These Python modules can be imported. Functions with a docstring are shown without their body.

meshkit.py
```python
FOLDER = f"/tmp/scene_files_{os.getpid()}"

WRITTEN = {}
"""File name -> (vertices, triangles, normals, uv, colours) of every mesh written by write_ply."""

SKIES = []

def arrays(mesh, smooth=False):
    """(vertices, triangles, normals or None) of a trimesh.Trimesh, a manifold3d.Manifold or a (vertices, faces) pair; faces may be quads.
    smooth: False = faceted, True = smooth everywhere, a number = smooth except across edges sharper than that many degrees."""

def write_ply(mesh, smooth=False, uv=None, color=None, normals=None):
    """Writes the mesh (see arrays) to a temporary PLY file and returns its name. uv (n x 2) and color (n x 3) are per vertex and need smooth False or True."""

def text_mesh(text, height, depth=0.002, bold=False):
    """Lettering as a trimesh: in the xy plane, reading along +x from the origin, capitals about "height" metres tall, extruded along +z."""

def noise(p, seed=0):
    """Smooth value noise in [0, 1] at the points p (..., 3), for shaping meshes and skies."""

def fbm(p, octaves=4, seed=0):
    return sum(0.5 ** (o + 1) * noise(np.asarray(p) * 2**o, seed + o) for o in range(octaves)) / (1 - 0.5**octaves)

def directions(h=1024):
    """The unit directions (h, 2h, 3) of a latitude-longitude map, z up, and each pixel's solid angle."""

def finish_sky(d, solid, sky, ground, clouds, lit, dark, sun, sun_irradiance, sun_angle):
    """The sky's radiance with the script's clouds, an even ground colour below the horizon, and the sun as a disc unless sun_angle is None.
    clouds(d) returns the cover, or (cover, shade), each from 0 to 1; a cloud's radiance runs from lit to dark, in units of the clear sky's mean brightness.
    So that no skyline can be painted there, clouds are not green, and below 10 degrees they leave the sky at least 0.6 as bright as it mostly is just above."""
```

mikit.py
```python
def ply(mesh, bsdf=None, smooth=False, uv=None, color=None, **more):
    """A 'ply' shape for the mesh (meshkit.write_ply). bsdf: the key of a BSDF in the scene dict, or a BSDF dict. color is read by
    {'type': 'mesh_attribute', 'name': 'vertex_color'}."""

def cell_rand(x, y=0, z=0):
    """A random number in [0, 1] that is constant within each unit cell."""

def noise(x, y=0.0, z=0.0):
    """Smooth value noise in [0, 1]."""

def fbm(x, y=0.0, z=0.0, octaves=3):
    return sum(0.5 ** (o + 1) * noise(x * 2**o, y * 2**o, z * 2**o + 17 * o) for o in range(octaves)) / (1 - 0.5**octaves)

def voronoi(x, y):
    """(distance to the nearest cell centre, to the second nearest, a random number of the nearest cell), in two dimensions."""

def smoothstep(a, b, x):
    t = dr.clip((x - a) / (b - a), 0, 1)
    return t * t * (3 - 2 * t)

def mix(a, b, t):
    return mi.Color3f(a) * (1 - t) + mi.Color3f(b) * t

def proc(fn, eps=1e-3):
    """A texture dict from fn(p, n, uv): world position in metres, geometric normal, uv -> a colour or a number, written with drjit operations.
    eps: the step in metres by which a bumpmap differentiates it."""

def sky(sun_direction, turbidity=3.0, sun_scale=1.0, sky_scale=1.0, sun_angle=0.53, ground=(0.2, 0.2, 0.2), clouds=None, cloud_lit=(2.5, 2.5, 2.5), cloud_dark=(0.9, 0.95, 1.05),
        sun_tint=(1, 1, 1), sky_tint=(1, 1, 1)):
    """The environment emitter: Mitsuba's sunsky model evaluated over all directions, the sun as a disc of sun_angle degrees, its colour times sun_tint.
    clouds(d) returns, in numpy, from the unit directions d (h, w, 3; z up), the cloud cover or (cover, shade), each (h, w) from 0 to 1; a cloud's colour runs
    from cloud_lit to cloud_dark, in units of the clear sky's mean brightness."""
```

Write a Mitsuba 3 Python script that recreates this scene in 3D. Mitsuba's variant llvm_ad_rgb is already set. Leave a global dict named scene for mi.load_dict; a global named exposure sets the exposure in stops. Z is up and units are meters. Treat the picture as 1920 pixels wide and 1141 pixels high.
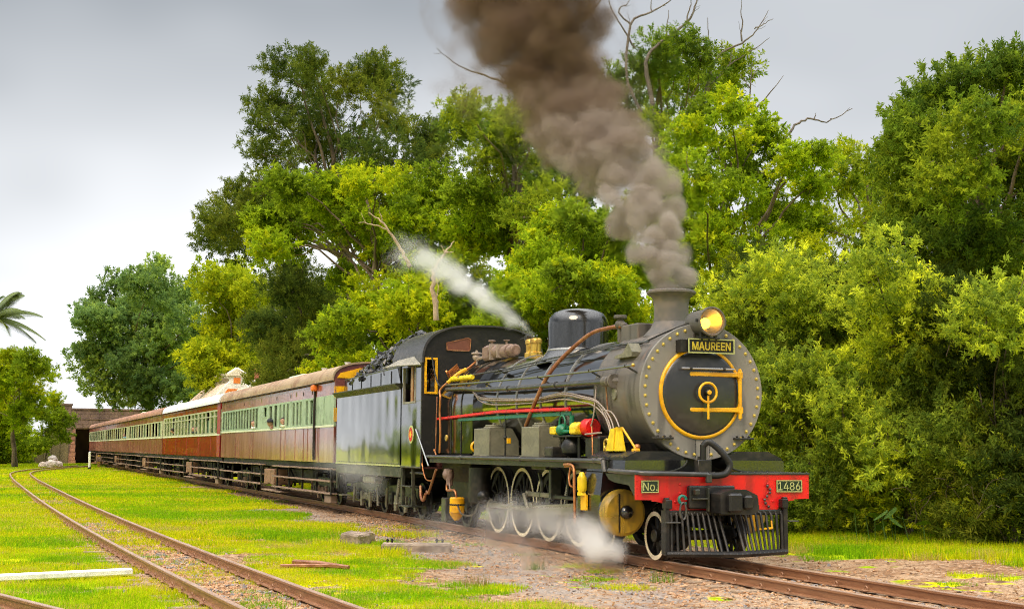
import math
import numpy as np
import drjit as dr
import trimesh
import manifold3d
import mitsuba as mi
import mikit
import meshkit
from mikit import proc, ply, noise, fbm, smoothstep, mix, cell_rand, voronoi
from shapely.geometry import Polygon, box as sbox, Point
from shapely.ops import unary_union

T = mi.ScalarTransform4f
scene, labels = {}, {}
rng = np.random.default_rng(7)

# ------------------------------------------------------------------ camera, sky, exposure
CAM = np.array([19.067, -9.946, 1.639])
LOOK = np.array([-0.93572, 0.33758, 0.10230])
UP = np.cross(np.cross(LOOK, [0, 0, 1.0]), LOOK)
UP /= np.linalg.norm(UP)
SIDE = np.cross(LOOK, UP)
UP = UP * math.cos(0.006) - SIDE * math.sin(0.006)
scene['camera'] = {'type': 'perspective', 'fov': 40.07, 'fov_axis': 'x', 'near_clip': 0.1, 'far_clip': 3000.0,
                   'to_world': T().look_at(origin=CAM.tolist(), target=(CAM + LOOK).tolist(), up=UP.tolist())}


def clouds(d):
    el = np.clip(d[..., 2], 0, 1)
    q = d / (el + 0.35)[..., None]
    n = meshkit.fbm(q * 1.5 + np.array([3.1, 7.7, 0]), 4, 5)
    az = d[..., 0] * -0.97 + d[..., 1] * 0.24           # 1 straight down the line of the train
    s = 0.875 + 0.50 * (n - 0.5) - 0.27 * np.clip(az, 0, 1) ** 12 * (1 - smoothstep_np(0.07, 0.33, el))
    s = s + 0.11 * np.clip(el / 0.3, 0, 1) * np.clip(az, 0, 1)
    s = s - 0.87 * smoothstep_np(0.34, 0.9, el)         # an overcast sky is brightest overhead
    return np.ones_like(el), np.clip(s, 0, 1)


def smoothstep_np(a, b, x):
    t = np.clip((x - a) / (b - a), 0, 1)
    return t * t * (3 - 2 * t)


SUN = [0.62, -0.62, 0.80]
scene['sky'] = mikit.sky(SUN, turbidity=3, sun_scale=0.24, sun_angle=28, clouds=clouds, cloud_lit=(4.9, 4.9, 4.92), cloud_dark=(0.58, 0.645, 0.72),
                         sun_tint=(1.0, 0.96, 0.88), ground=(0.12, 0.12, 0.05))
exposure = 2.75


# ------------------------------------------------------------------ helpers
def numbered(name):
    if name not in used:
        used[name] = 0
        return name
    used[name] += 1
    return f"{name}_{used[name]:03d}"


used = {}


def thing(name, label=None, cat=None, group=None, kind=None):
    k = numbered(name)
    if label or kind:
        labels[k] = {a: b for a, b in (('label', label), ('category', cat), ('group', group), ('kind', kind)) if b}
    return k


def part(parent, name, mesh, bsdf, smooth=35, label=None, kind=None, **kw):
    k = numbered(f"{parent}__{name}" if parent else name)
    if isinstance(mesh, dict):
        scene[k] = mesh
    else:
        scene[k] = ply(mesh, bsdf, smooth=smooth, **kw)
    if label or kind:
        labels[k] = {a: b for a, b in (('label', label), ('kind', kind)) if b}
    return k


def cat(*ms):
    ms = [m for m in (ms[0] if len(ms) == 1 and isinstance(ms[0], (list, tuple)) else ms)]
    return trimesh.util.concatenate(ms)


def mesh(v, f):
    return trimesh.Trimesh(np.asarray(v, float), np.asarray(f, int), process=False)


def cube(x0, x1, y0, y1, z0, z1, b=0.008):
    """A box with chamfered edges."""
    x0, x1, y0, y1, z0, z1 = min(x0, x1), max(x0, x1), min(y0, y1), max(y0, y1), min(z0, z1), max(z0, z1)
    b = min(b, (x1 - x0) * .3, (y1 - y0) * .3, (z1 - z0) * .3)
    if b <= 0:
        return trimesh.creation.box(bounds=[[x0, y0, z0], [x1, y1, z1]])
    v = []
    for sx in (0, 1):
        for sy in (0, 1):
            for sz in (0, 1):
                c = [(x0, x1)[sx], (y0, y1)[sy], (z0, z1)[sz]]
                for k in range(3):
                    p = [c[j] + (0 if j == k else (b if (sx, sy, sz)[j] == 0 else -b)) for j in range(3)]
                    v.append(p)
    return trimesh.convex.convex_hull(np.array(v))


def tube(pts, r, n=8, cap=True):
    p = np.asarray(pts, float)
    r = np.broadcast_to(np.asarray(r, float), (len(p),))
    t = np.gradient(p, axis=0)
    t /= np.linalg.norm(t, axis=1, keepdims=True) + 1e-12
    a = np.zeros_like(p)
    ref = np.array([0, 0, 1.0]) if abs(t[0, 2]) < 0.9 else np.array([1.0, 0, 0])
    for i in range(len(p)):
        ref = ref - t[i] * (ref @ t[i])
        ref /= np.linalg.norm(ref) + 1e-12
        a[i] = ref
    b = np.cross(t, a)
    ang = np.arange(n) * 2 * np.pi / n
    v = p[:, None] + r[:, None, None] * (np.cos(ang)[None, :, None] * a[:, None] + np.sin(ang)[None, :, None] * b[:, None])
    i, j = np.meshgrid(np.arange(len(p) - 1), np.arange(n), indexing='ij')
    q = np.stack([i * n + j, i * n + (j + 1) % n, (i + 1) * n + (j + 1) % n, (i + 1) * n + j], -1).reshape(-1, 4)
    f = np.vstack([q[:, [0, 1, 2]], q[:, [0, 2, 3]]])
    v = v.reshape(-1, 3)
    if cap:
        m = len(v)
        v = np.vstack([v, p[:1], p[-1:]])
        k = np.arange(n)
        f = np.vstack([f, np.stack([k * 0 + m, (k + 1) % n, k], 1), np.stack([k * 0 + m + 1, (len(p) - 1) * n + k, (len(p) - 1) * n + (k + 1) % n], 1)])
    return mesh(v, f)


def smooth_path(pts, n=24):
    """A Catmull-Rom curve through the points."""
    p = np.asarray(pts, float)
    p = np.vstack([2 * p[0] - p[1], p, 2 * p[-1] - p[-2]])
    out = []
    m = len(p) - 3
    per = max(2, n // m)
    for i in range(m):
        t = np.linspace(0, 1, per, endpoint=False)[:, None]
        a, b, c, d = p[i:i + 4]
        out.append(0.5 * (2 * b + (c - a) * t + (2 * a - 5 * b + 4 * c - d) * t ** 2 + (3 * b - a - 3 * c + d) * t ** 3))
    out.append(p[-2][None])
    return np.vstack(out)


def pipe(pts, r, n=8, k=24):
    return tube(smooth_path(pts, k), r, n)


def rod(a, b, r, n=8):
    return tube([a, b], r, n)


def orient(m, axis):
    """Turns a mesh made along +z so that z goes along the named axis: x: (x,y,z)->(z,x,y), y: ->(x,z,y) mirrored faces."""
    v = np.array(m.vertices)
    f = np.array(m.faces)
    if axis == 'x':
        v = v[:, [2, 0, 1]]
    elif axis == 'y':
        v = v[:, [0, 2, 1]]
        f = f[:, ::-1]
    return mesh(v, f)


def prism(poly, axis, a, b):
    """Extrudes a polygon from a to b. axis 'x': polygon in (y,z); 'y': in (x,z); 'z': in (x,y)."""
    if not hasattr(poly, 'exterior') and not hasattr(poly, 'geoms'):
        poly = Polygon(poly)
    a, b = min(a, b), max(a, b)
    gs = getattr(poly, 'geoms', [poly])
    ms = []
    for g in gs:
        m = trimesh.creation.extrude_polygon(g, b - a, engine='earcut')
        m.apply_translation([0, 0, a])
        ms.append(orient(m, axis))
    return cat(ms)


def lathe(profile, axis='z', at=(0, 0, 0), n=40):
    """Revolves (radius, height) pairs."""
    p = np.asarray(profile, float)
    ang = np.arange(n) * 2 * np.pi / n
    v = np.stack([p[:, None, 0] * np.cos(ang), p[:, None, 0] * np.sin(ang), np.broadcast_to(p[:, None, 1], (len(p), n))], -1).reshape(-1, 3)
    i, j = np.meshgrid(np.arange(len(p) - 1), np.arange(n), indexing='ij')
    q = np.stack([i * n + j, i * n + (j + 1) % n, (i + 1) * n + (j + 1) % n, (i + 1) * n + j], -1).reshape(-1, 4)
    m = orient(mesh(v, np.vstack([q[:, [0, 1, 2]], q[:, [0, 2, 3]]])), axis)
    m.apply_translation(at)
    return m


def ring(R, r, axis, at, n=48, k=8, squash=1.0, a0=0.0, a1=2 * np.pi):
    t = np.linspace(0, 2 * np.pi, k, endpoint=False)
    if abs(a1 - a0 - 2 * np.pi) < 1e-6:
        prof = [(R + r * np.cos(x), squash * r * np.sin(x)) for x in np.append(t, 2 * np.pi)]
        return lathe(prof, axis, at, n)
    s = np.linspace(a0, a1, n)
    pts = np.stack([R * np.cos(s), R * np.sin(s), s * 0], 1)
    m = orient(tube(pts, r, k), axis)
    m.apply_translation(at)
    return m


def disc(R, axis, a, b, c, n=40, bevel=0.01):
    """A solid disc or drum from a to b along the axis; c: the other two coordinates in (x,y,z) order."""
    m = lathe([(0, a), (R - bevel, a), (R, a + bevel), (R, b - bevel), (R - bevel, b), (0, b)], 'z', (0, 0, 0), n)
    m = orient(m, axis)
    off = {'x': (0, c[0], c[1]), 'y': (c[0], 0, c[1]), 'z': (c[0], c[1], 0)}[axis]
    m.apply_translation(off)
    return m


def ball(c, r, s=2, sq=(1, 1, 1)):
    m = trimesh.creation.icosphere(s, 1.0)
    return mesh(np.array(m.vertices) * r * np.array(sq) + np.array(c), m.faces)


def moved(m, d):
    return mesh(np.array(m.vertices) + np.array(d), m.faces)


def text(s, h, origin, right, up, depth, bold=True):
    """Lettering standing at origin, reading along right."""
    m = meshkit.text_mesh(s, h, depth, bold)
    r, u = np.array(right, float), np.array(up, float)
    v = np.array(m.vertices)
    return mesh(np.array(origin) + v[:, :1] * r + v[:, 1:2] * u + v[:, 2:] * np.cross(r, u), m.faces)


# ------------------------------------------------------------------ materials
def mat(name, color, rough=0.5, metal=0.0, coat=0.0, spec=0.5, bump=None, bump_h=1.0, coat_gloss=0.9, sheen=0.0, eps=1e-3):
    c = color if isinstance(color, dict) else {'type': 'rgb', 'value': list(color)}
    b = {'type': 'principled', 'base_color': c, 'roughness': rough if isinstance(rough, dict) else float(rough), 'metallic': float(metal), 'specular': float(spec)}
    if coat:
        b['clearcoat'] = float(coat)
        b['clearcoat_gloss'] = float(coat_gloss)
    if bump is not None:
        b = {'type': 'bumpmap', 'arbitrary': proc(bump, eps), 'scale': float(bump_h), 'bsdf': b}
    scene[name] = {'type': 'twosided', 'bsdf': b}
    return name


def dirty(c, c2, f=2.0, lo=0.45, hi=0.75, fine=14.0, streak=1.0):
    """Paint with streaks and blotches of a second colour."""
    def fn(p, n, uv):
        a = fbm(p.x * f, p.y * f, p.z * f / streak, 3)
        b = noise(p.x * fine, p.y * fine, p.z * fine / streak)
        return mix(c, c2, smoothstep(lo, hi, a * 0.75 + b * 0.3))
    return proc(fn)


def sheet_wave(p, n, uv):
    return noise(p.x * 2.6, 3.0, p.z * 0.7) * 0.0065 + noise(p.x * 0.9, 5.0, p.z * 1.3) * 0.009


def soft_wave(p, n, uv):
    return noise(p.x * 3.0, p.y * 3.0, p.z * 3.0) * 0.004


mat('black_gloss', (0.006, 0.006, 0.007), 0.10, spec=1.0, coat=1.0, coat_gloss=0.95, bump=soft_wave)
mat('boiler_black', (0.25, 0.25, 0.255), 0.09, metal=1.0, spec=1.0, coat=1.0, coat_gloss=0.94, bump=soft_wave)
mat('black_tank', (0.26, 0.26, 0.255), 0.06, metal=1.0, spec=0.8, coat=1.0, bump=sheet_wave, eps=5e-3)
mat('black_matt', dirty((0.004, 0.004, 0.004), (0.014, 0.012, 0.010)), 0.55)
mat('black_iron', dirty((0.009, 0.009, 0.009), (0.030, 0.025, 0.02), 3), 0.42)
mat('frame_green', dirty((0.022, 0.025, 0.018), (0.06, 0.056, 0.038), 3), 0.4)
def sooty(c, c2, soot, rust):
    """Old paint: blotches, soot washed down in streaks, a little rust."""
    def fn(p, n, uv):
        col = mix(c, c2, smoothstep(0.35, 0.75, fbm(p.x * 1.8, p.y * 1.8, p.z * 0.8, 3)))
        st = fbm(p.x * 7, p.y * 7, p.z * 0.9, 2)
        col = mix(col, soot, smoothstep(0.52, 0.80, st) * 0.75)
        col = mix(col, rust, smoothstep(0.66, 0.86, fbm(p.x * 4 + 9, p.y * 4, p.z * 1.3, 3)) * 0.7)
        return mix(col, c2, smoothstep(0.72, 0.9, noise(p.x * 55, p.y * 55, p.z * 55)) * 0.35)
    return proc(fn)


mat('smokebox_grey', sooty((0.09, 0.085, 0.08), (0.145, 0.126, 0.11), (0.038, 0.035, 0.033), (0.16, 0.10, 0.07)), 0.48, spec=0.4)
mat('plate_grey', sooty((0.175, 0.171, 0.164), (0.225, 0.212, 0.195), (0.095, 0.09, 0.085), (0.21, 0.16, 0.12)), 0.55, spec=0.35)
mat('chimney_grey', dirty((0.105, 0.10, 0.096), (0.17, 0.14, 0.12), 2.5, 0.35, 0.75, 12), 0.5, spec=0.4)
mat('band_steel', (0.36, 0.36, 0.35), 0.3, metal=0.6)
mat('pipe_grey', dirty((0.06, 0.062, 0.062), (0.11, 0.105, 0.10), 4), 0.28, metal=0.4)
mat('rail_steel', (0.32, 0.32, 0.32), 0.22, metal=0.9)
mat('rod_steel', dirty((0.16, 0.15, 0.115), (0.25, 0.23, 0.17), 4), 0.38, metal=0.35)
mat('box_olive', dirty((0.14, 0.135, 0.098), (0.20, 0.19, 0.135), 5, 0.3, 0.8, 30), 0.55)
mat('yellow_paint', dirty((0.80, 0.42, 0.004), (0.62, 0.30, 0.004), 5), 0.32, coat=0.3)
mat('lemon_paint', dirty((0.78, 0.58, 0.01), (0.62, 0.42, 0.01), 6), 0.35, coat=0.3)
mat('yellow_dirty', dirty((0.44, 0.27, 0.02), (0.20, 0.14, 0.03), 3.2, 0.35, 0.75, 20, 3.0), 0.42, coat=0.2)
mat('red_paint', sooty((0.70, 0.005, 0.006), (0.55, 0.010, 0.010), (0.30, 0.010, 0.010), (0.36, 0.03, 0.02)), 0.36, coat=0.3)
mat('green_paint', (0.01, 0.16, 0.08), 0.35)
mat('teal_paint', (0.015, 0.17, 0.13), 0.4)
mat('cream_paint', dirty((0.74, 0.66, 0.47), (0.52, 0.45, 0.32), 6), 0.5)
mat('brass', dirty((0.72, 0.46, 0.10), (0.48, 0.28, 0.06), 9), 0.28, metal=0.8)
mat('bolt_brass', (0.62, 0.48, 0.12), 0.3, metal=0.55)
mat('copper', dirty((0.62, 0.25, 0.09), (0.32, 0.12, 0.05), 6), 0.32, metal=0.7)
mat('rusty_pipe', dirty((0.26, 0.10, 0.05), (0.40, 0.20, 0.10), 5), 0.38, metal=0.3)
mat('pink_lagging', dirty((0.24, 0.165, 0.14), (0.15, 0.095, 0.075), 6), 0.6)
mat('lead_pipe', (0.38, 0.31, 0.27), 0.4, metal=0.3)
mat('vent_red', (0.16, 0.055, 0.035), 0.5)
mat('cab_grey', dirty((0.030, 0.028, 0.028), (0.065, 0.058, 0.055), 3), 0.28, coat=0.6)
mat('awning_grey', dirty((0.22, 0.21, 0.175), (0.32, 0.30, 0.25), 4), 0.5)
mat('wood_brown', dirty((0.30, 0.15, 0.07), (0.42, 0.24, 0.12), 5), 0.45)
mat('cab_inside', (0.05, 0.012, 0.012), 0.6)
mat('plate_green', (0.012, 0.03, 0.015), 0.4)
mat('letter_cream', (0.40, 0.43, 0.17), 0.45)
mat('door_black', dirty((0.016, 0.017, 0.020), (0.035, 0.034, 0.034), 2), 0.30, spec=0.7, coat=0.3)
mat('bar_grey', dirty((0.022, 0.021, 0.020), (0.055, 0.048, 0.042), 6), 0.45, metal=0.2)
mat('letter_yellow', (0.46, 0.36, 0.03), 0.4)
mat('rubber', (0.014, 0.015, 0.015), 0.5)
mat('coal', dirty((0.006, 0.006, 0.007), (0.02, 0.02, 0.022), 9), 0.3, spec=0.7)
mat('mirror', (0.42, 0.40, 0.30), 0.30, metal=1.0)
scene['pane_glass'] = {'type': 'thindielectric', 'int_ior': 1.5}
# ------------------------------------------------------------------ the ground
SID_X = np.array([12, 5, -1, -8, -15, -24, -34, -46, -58, -70, -79, -86, -93, -100, -107, -114, -124, -140, -175])
SID_Y = np.array([-6.4, -6.93, -7.28, -7.60, -7.86, -8.13, -8.36, -8.60, -8.80, -8.86, -8.50, -7.75, -6.65, -5.3, -3.9, -2.6, -1.2, -0.35, 0.0])


def siding_y(x):
    from scipy.interpolate import PchipInterpolator
    return PchipInterpolator(SID_X[::-1], SID_Y[::-1])(x)


def spur_y(x):                                   # a third track comes in from the camera's left
    return -10.72 + 0.34 * (np.asarray(x) - 1.5)


def ramp(a, b, x):
    return smoothstep_np(a, b, x)


def grass_cover(x, y):
    """How densely grass stands at a place, 0 to 1."""
    p = np.stack([x, y, 0 * x], -1)
    n1 = meshkit.fbm(p * 0.8 + 11, 4, 1)
    n2 = meshkit.fbm(p * 2.8 + 5, 3, 2)
    s = siding_y(x)
    left = y < s - 0.75
    rails = np.abs(y - s) < 0.85
    edge = np.interp(x, [-140, -60, -30, -16, -10, -5, 0, 8], [-2.6, -1.9, -2.1, -2.8, -3.2, -3.3, -3.5, -3.9]) + (n1 - 0.5) * 2.4
    mid = (y > s + 0.7) & (y < 0)
    base_mid = ramp(0.35, -0.35, y - edge) * np.interp(x, [-30, -9, -5, -1, 8], [1.0, 0.97, 0.92, 0.88, 0.85])
    bare = np.interp(x, [-30, -8, -2, 6], [0.30, 0.37, 0.36, 0.34])
    g = np.where(mid, base_mid * ramp(bare, bare + 0.16, n1 * 0.6 + n2 * 0.4), 0)
    g = np.where(left, ramp(0.33, 0.47, n1 * 0.65 + n2 * 0.35), g)
    g = np.where(rails, np.interp(x, [-80, -40, -22, -10, 8], [0.9, 0.75, 0.42, 0.26, 0.24]) * ramp(0.40, 0.52, n2), g)
    # beyond the train: bare earth beside the track, then the verge under the bushes
    far_edge = 3.1 + 0.42 * np.clip(x + 2.4, -2, 6) + 0.3 * np.sin(x * 1.3) + (n1 - 0.5) * 1.2
    verge = ramp(-0.3, 0.5, y - far_edge)
    tuft = ramp(0.58, 0.66, n1 * 0.5 + n2 * 0.5) * ramp(1.6, 2.4, y)
    g = np.where(y > 0.9, np.maximum(verge, tuft), g)
    loose = (np.abs(y) < 3.0) & (y < 0) & (x > -14)
    g = np.where(loose, np.maximum(g, ramp(0.64, 0.70, n1 * 0.4 + n2 * 0.6) * ramp(-1.0, -1.5, y) * 0.8), g)
    return np.clip(np.where(np.abs(y) < 0.9, 0, g), 0, 1)


def ground_z(x, y):
    p = np.stack([x, y, 0 * x], -1)
    z = -0.185 + (meshkit.fbm(p * 0.35 + 2, 3, 4) - 0.5) * 0.10 + (meshkit.fbm(p * 2.2 + 2, 3, 6) - 0.5) * 0.05 + (meshkit.fbm(p * 9.0, 2, 8) - 0.5) * 0.022
    inside = np.exp(-(y / 1.15) ** 4) + np.exp(-((y - siding_y(x)) / 0.95) ** 4)
    z = np.where(inside > 0.02, z * (1 - np.clip(inside, 0, 1)) + np.clip(inside, 0, 1) * (-0.165 + (meshkit.fbm(p * 7.0, 2, 9) - 0.5) * 0.045), z)
    # a low mound beyond the track, where bare earth lies before the bushes
    z = z + 0.16 * np.exp(-((x - 1.0) / 3.0) ** 2 - ((y - 4.6) / 1.5) ** 2)
    return z


def grade(lo, hi, mid0, mid1, fine, coarse, far):
    a = np.arange(mid0, mid1 + 1e-6, fine)
    up, down = [mid1], [mid0]
    s = fine
    while up[-1] < hi:
        s = min(s * coarse, far)
        up.append(up[-1] + s)
    s = fine
    while down[-1] > lo:
        s = min(s * coarse, far)
        down.append(down[-1] - s)
    return np.concatenate([down[:0:-1], a, up[1:]])


gx = grade(-1500, 1500, -24, 6, 0.11, 1.045, 120)
gy = grade(-1500, 1500, -10.5, 6.5, 0.11, 1.07, 120)
GX, GY = np.meshgrid(gx, gy, indexing='ij')
GZ = ground_z(GX, GY)
n, m = GX.shape
i, j = np.meshgrid(np.arange(n - 1), np.arange(m - 1), indexing='ij')
q = np.stack([i * m + j, (i + 1) * m + j, (i + 1) * m + j + 1, i * m + j + 1], -1).reshape(-1, 4)
cov = grass_cover(GX, GY)
stone = np.exp(-((GY + 2.5) / 1.4) ** 2) * ramp(-60, -20, GX) * (0.55 + 0.5 * meshkit.fbm(np.stack([GX, GY * 2.2, 0 * GX], -1) * 0.6, 3, 12))
guv = np.stack([cov, np.clip(stone * 1.9 - 0.35, 0, 1)], -1).reshape(-1, 2)


def ground_color(p, n, uv):
    a = fbm(p.x * 1.3, p.y * 1.3, 0, 3)
    b = noise(p.x * 30, p.y * 30, 3)
    c = noise(p.x * 9, p.y * 9, 8)
    earth = mix((0.27, 0.155, 0.085), (0.42, 0.29, 0.18), smoothstep(0.3, 0.7, a * 0.6 + c * 0.4))
    earth = mix(earth, (0.50, 0.36, 0.25), smoothstep(0.62, 0.85, b) * 0.8)
    earth = mix(earth, (0.13, 0.08, 0.05), smoothstep(0.62, 0.85, noise(p.x * 17, p.y * 17, 5)) * 0.75)
    gravel = mix((0.19, 0.17, 0.155), (0.38, 0.34, 0.31), noise(p.x * 42, p.y * 42, 1))
    col = mix(earth, gravel, uv.y * smoothstep(0.25, 0.6, noise(p.x * 3.1, p.y * 3.1, 2) * 0.5 + b * 0.5) * 0.8)
    turf = mix((0.308, 0.440, 0.008), (0.616, 0.570, 0.012), smoothstep(0.35, 0.7, fbm(p.x * 0.8, p.y * 0.8, 4, 2)))
    turf = mix(turf, (0.17, 0.27, 0.008), smoothstep(0.5, 0.8, c) * 0.6)
    return mix(col, turf, smoothstep(0.25, 0.7, uv.x))


scene['ground_earth'] = {'type': 'twosided', 'bsdf': {'type': 'diffuse', 'reflectance': proc(ground_color)}}
part(None, 'ground', (np.stack([GX, GY, GZ], -1).reshape(-1, 3), q), 'ground_earth', smooth=True, uv=guv)
labels['ground'] = {'kind': 'structure'}

# ------------------------------------------------------------------ tracks
RAIL = [(-0.030, 0), (0.030, 0), (0.034, -0.006), (0.034, -0.030), (0.010, -0.040), (0.008, -0.115), (0.055, -0.128), (0.057, -0.140), (-0.057, -0.140), (-0.055, -0.128), (-0.008, -0.115), (-0.010, -0.040), (-0.034, -0.030), (-0.034, -0.006)]


def rail_color(p, n, uv):
    a = fbm(p.x * 4, p.y * 12, p.z * 30, 3)
    rust = mix((0.20, 0.085, 0.040), (0.36, 0.19, 0.10), a)
    top = mix((0.42, 0.30, 0.23), (0.30, 0.18, 0.12), a)
    return mix(rust, top, smoothstep(-0.012, -0.004, p.z))


mat('rail_rust', proc(rail_color), 0.42, metal=0.25)
mat('sleeper_wood', dirty((0.26, 0.185, 0.12), (0.15, 0.10, 0.065), 3, 0.4, 0.7, 12), 0.85)
mat('clip_rust', (0.30, 0.16, 0.09), 0.6, metal=0.2)


def sweep_rail(xs, ys):
    p = np.stack([xs, ys], 1)
    t = np.gradient(p, axis=0)
    t /= np.linalg.norm(t, axis=1, keepdims=True)
    nrm = np.stack([-t[:, 1], t[:, 0]], 1)
    prof = np.array(RAIL)
    k = len(prof)
    v = np.concatenate([p[:, None] + nrm[:, None] * prof[None, :, :1], np.broadcast_to(prof[None, :, 1:], (len(p), k, 1))], -1).reshape(-1, 3)
    i, j = np.meshgrid(np.arange(len(p) - 1), np.arange(k), indexing='ij')
    q = np.stack([i * k + j, i * k + (j + 1) % k, (i + 1) * k + (j + 1) % k, (i + 1) * k + j], -1).reshape(-1, 4)
    return mesh(v, np.vstack([q[:, [0, 1, 2]], q[:, [0, 2, 3]]]))


def offset(xs, f, d):
    ys = f(xs)
    g = np.gradient(ys, xs)
    k = np.sqrt(1 + g * g)
    return xs - d * g / k, ys + d / k


def clip_mesh(x, y, side):
    a = np.linspace(0.2, 5.0, 9)
    loop = np.stack([x + 0.035 * np.cos(a), y + side * (0.058 + 0.0 * a), -0.105 + 0.03 * np.sin(a)], 1)
    return cat(tube(loop, 0.010, 5), cube(x - 0.05, x + 0.05, y + side * 0.035, y + side * 0.10, -0.142, -0.122, 0.005))


def track(name, label, fn, x0, x1, sl0, sl1, clips, gauge=0.5665, step=2.0):
    t = thing(name, label, 'railway track')
    xs = np.arange(x0, x1 + step, step)
    for s in (-1, 1):
        part(t, 'rail', sweep_rail(*offset(xs, fn, s * gauge)), 'rail_rust', smooth=25)
    sl = np.arange(sl0, sl1, 0.69)
    r2 = np.random.default_rng(len(name))
    for k, x in enumerate(sl):
        y = float(fn(np.array([x]))[0])
        g = float((fn(np.array([x + .1])) - fn(np.array([x - .1])))[0] / .2)
        c = cube(-0.115, 0.115, -1.02, 1.02, -0.26, -0.150 - r2.uniform(0.0, 0.025), 0.012)
        c.apply_transform(trimesh.transformations.rotation_matrix(math.atan(g) + r2.normal(0, .012), [0, 0, 1]))
        part(t, 'sleeper', moved(c, (x, y, 0)), 'sleeper_wood', smooth=False)
        if clips[0] < x < clips[1]:
            for s in (-1, 1):
                xx, yy = offset(np.array([x, x + .01]), fn, s * gauge)
                for side in (-1, 1):
                    part(t, 'clip', clip_mesh(float(xx[0]), float(yy[0]), side), 'clip_rust', smooth=40)
    return t


main = track('railway_track', 'rusty track that the train stands on, running out of the picture at the right', lambda x: np.asarray(x) * 0.0, -170, 22, -60, 5, (-9, 4), step=4.0)
track('railway_track', 'overgrown rusty siding in the grass at the left of the train', siding_y, -112, 10, -52, 5, (-16, 3), step=1.0)
track('railway_track', 'rail end in the grass at the bottom left corner, left of the siding', spur_y, -4.2, 9, -4, 5, (0, 0), step=1.0)
# ------------------------------------------------------------------ the locomotive
L = thing('steam_locomotive', 'black steam locomotive with grey smokebox and red buffer beam at the head of the train', 'locomotive')
ZC, RS, RB = 2.52, 1.0, 0.955


def P(name, mesh_, bsdf, smooth=35, label=None, parent=None, **kw):
    return part(parent or L, name, mesh_, bsdf, smooth, label, **kw)


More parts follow.
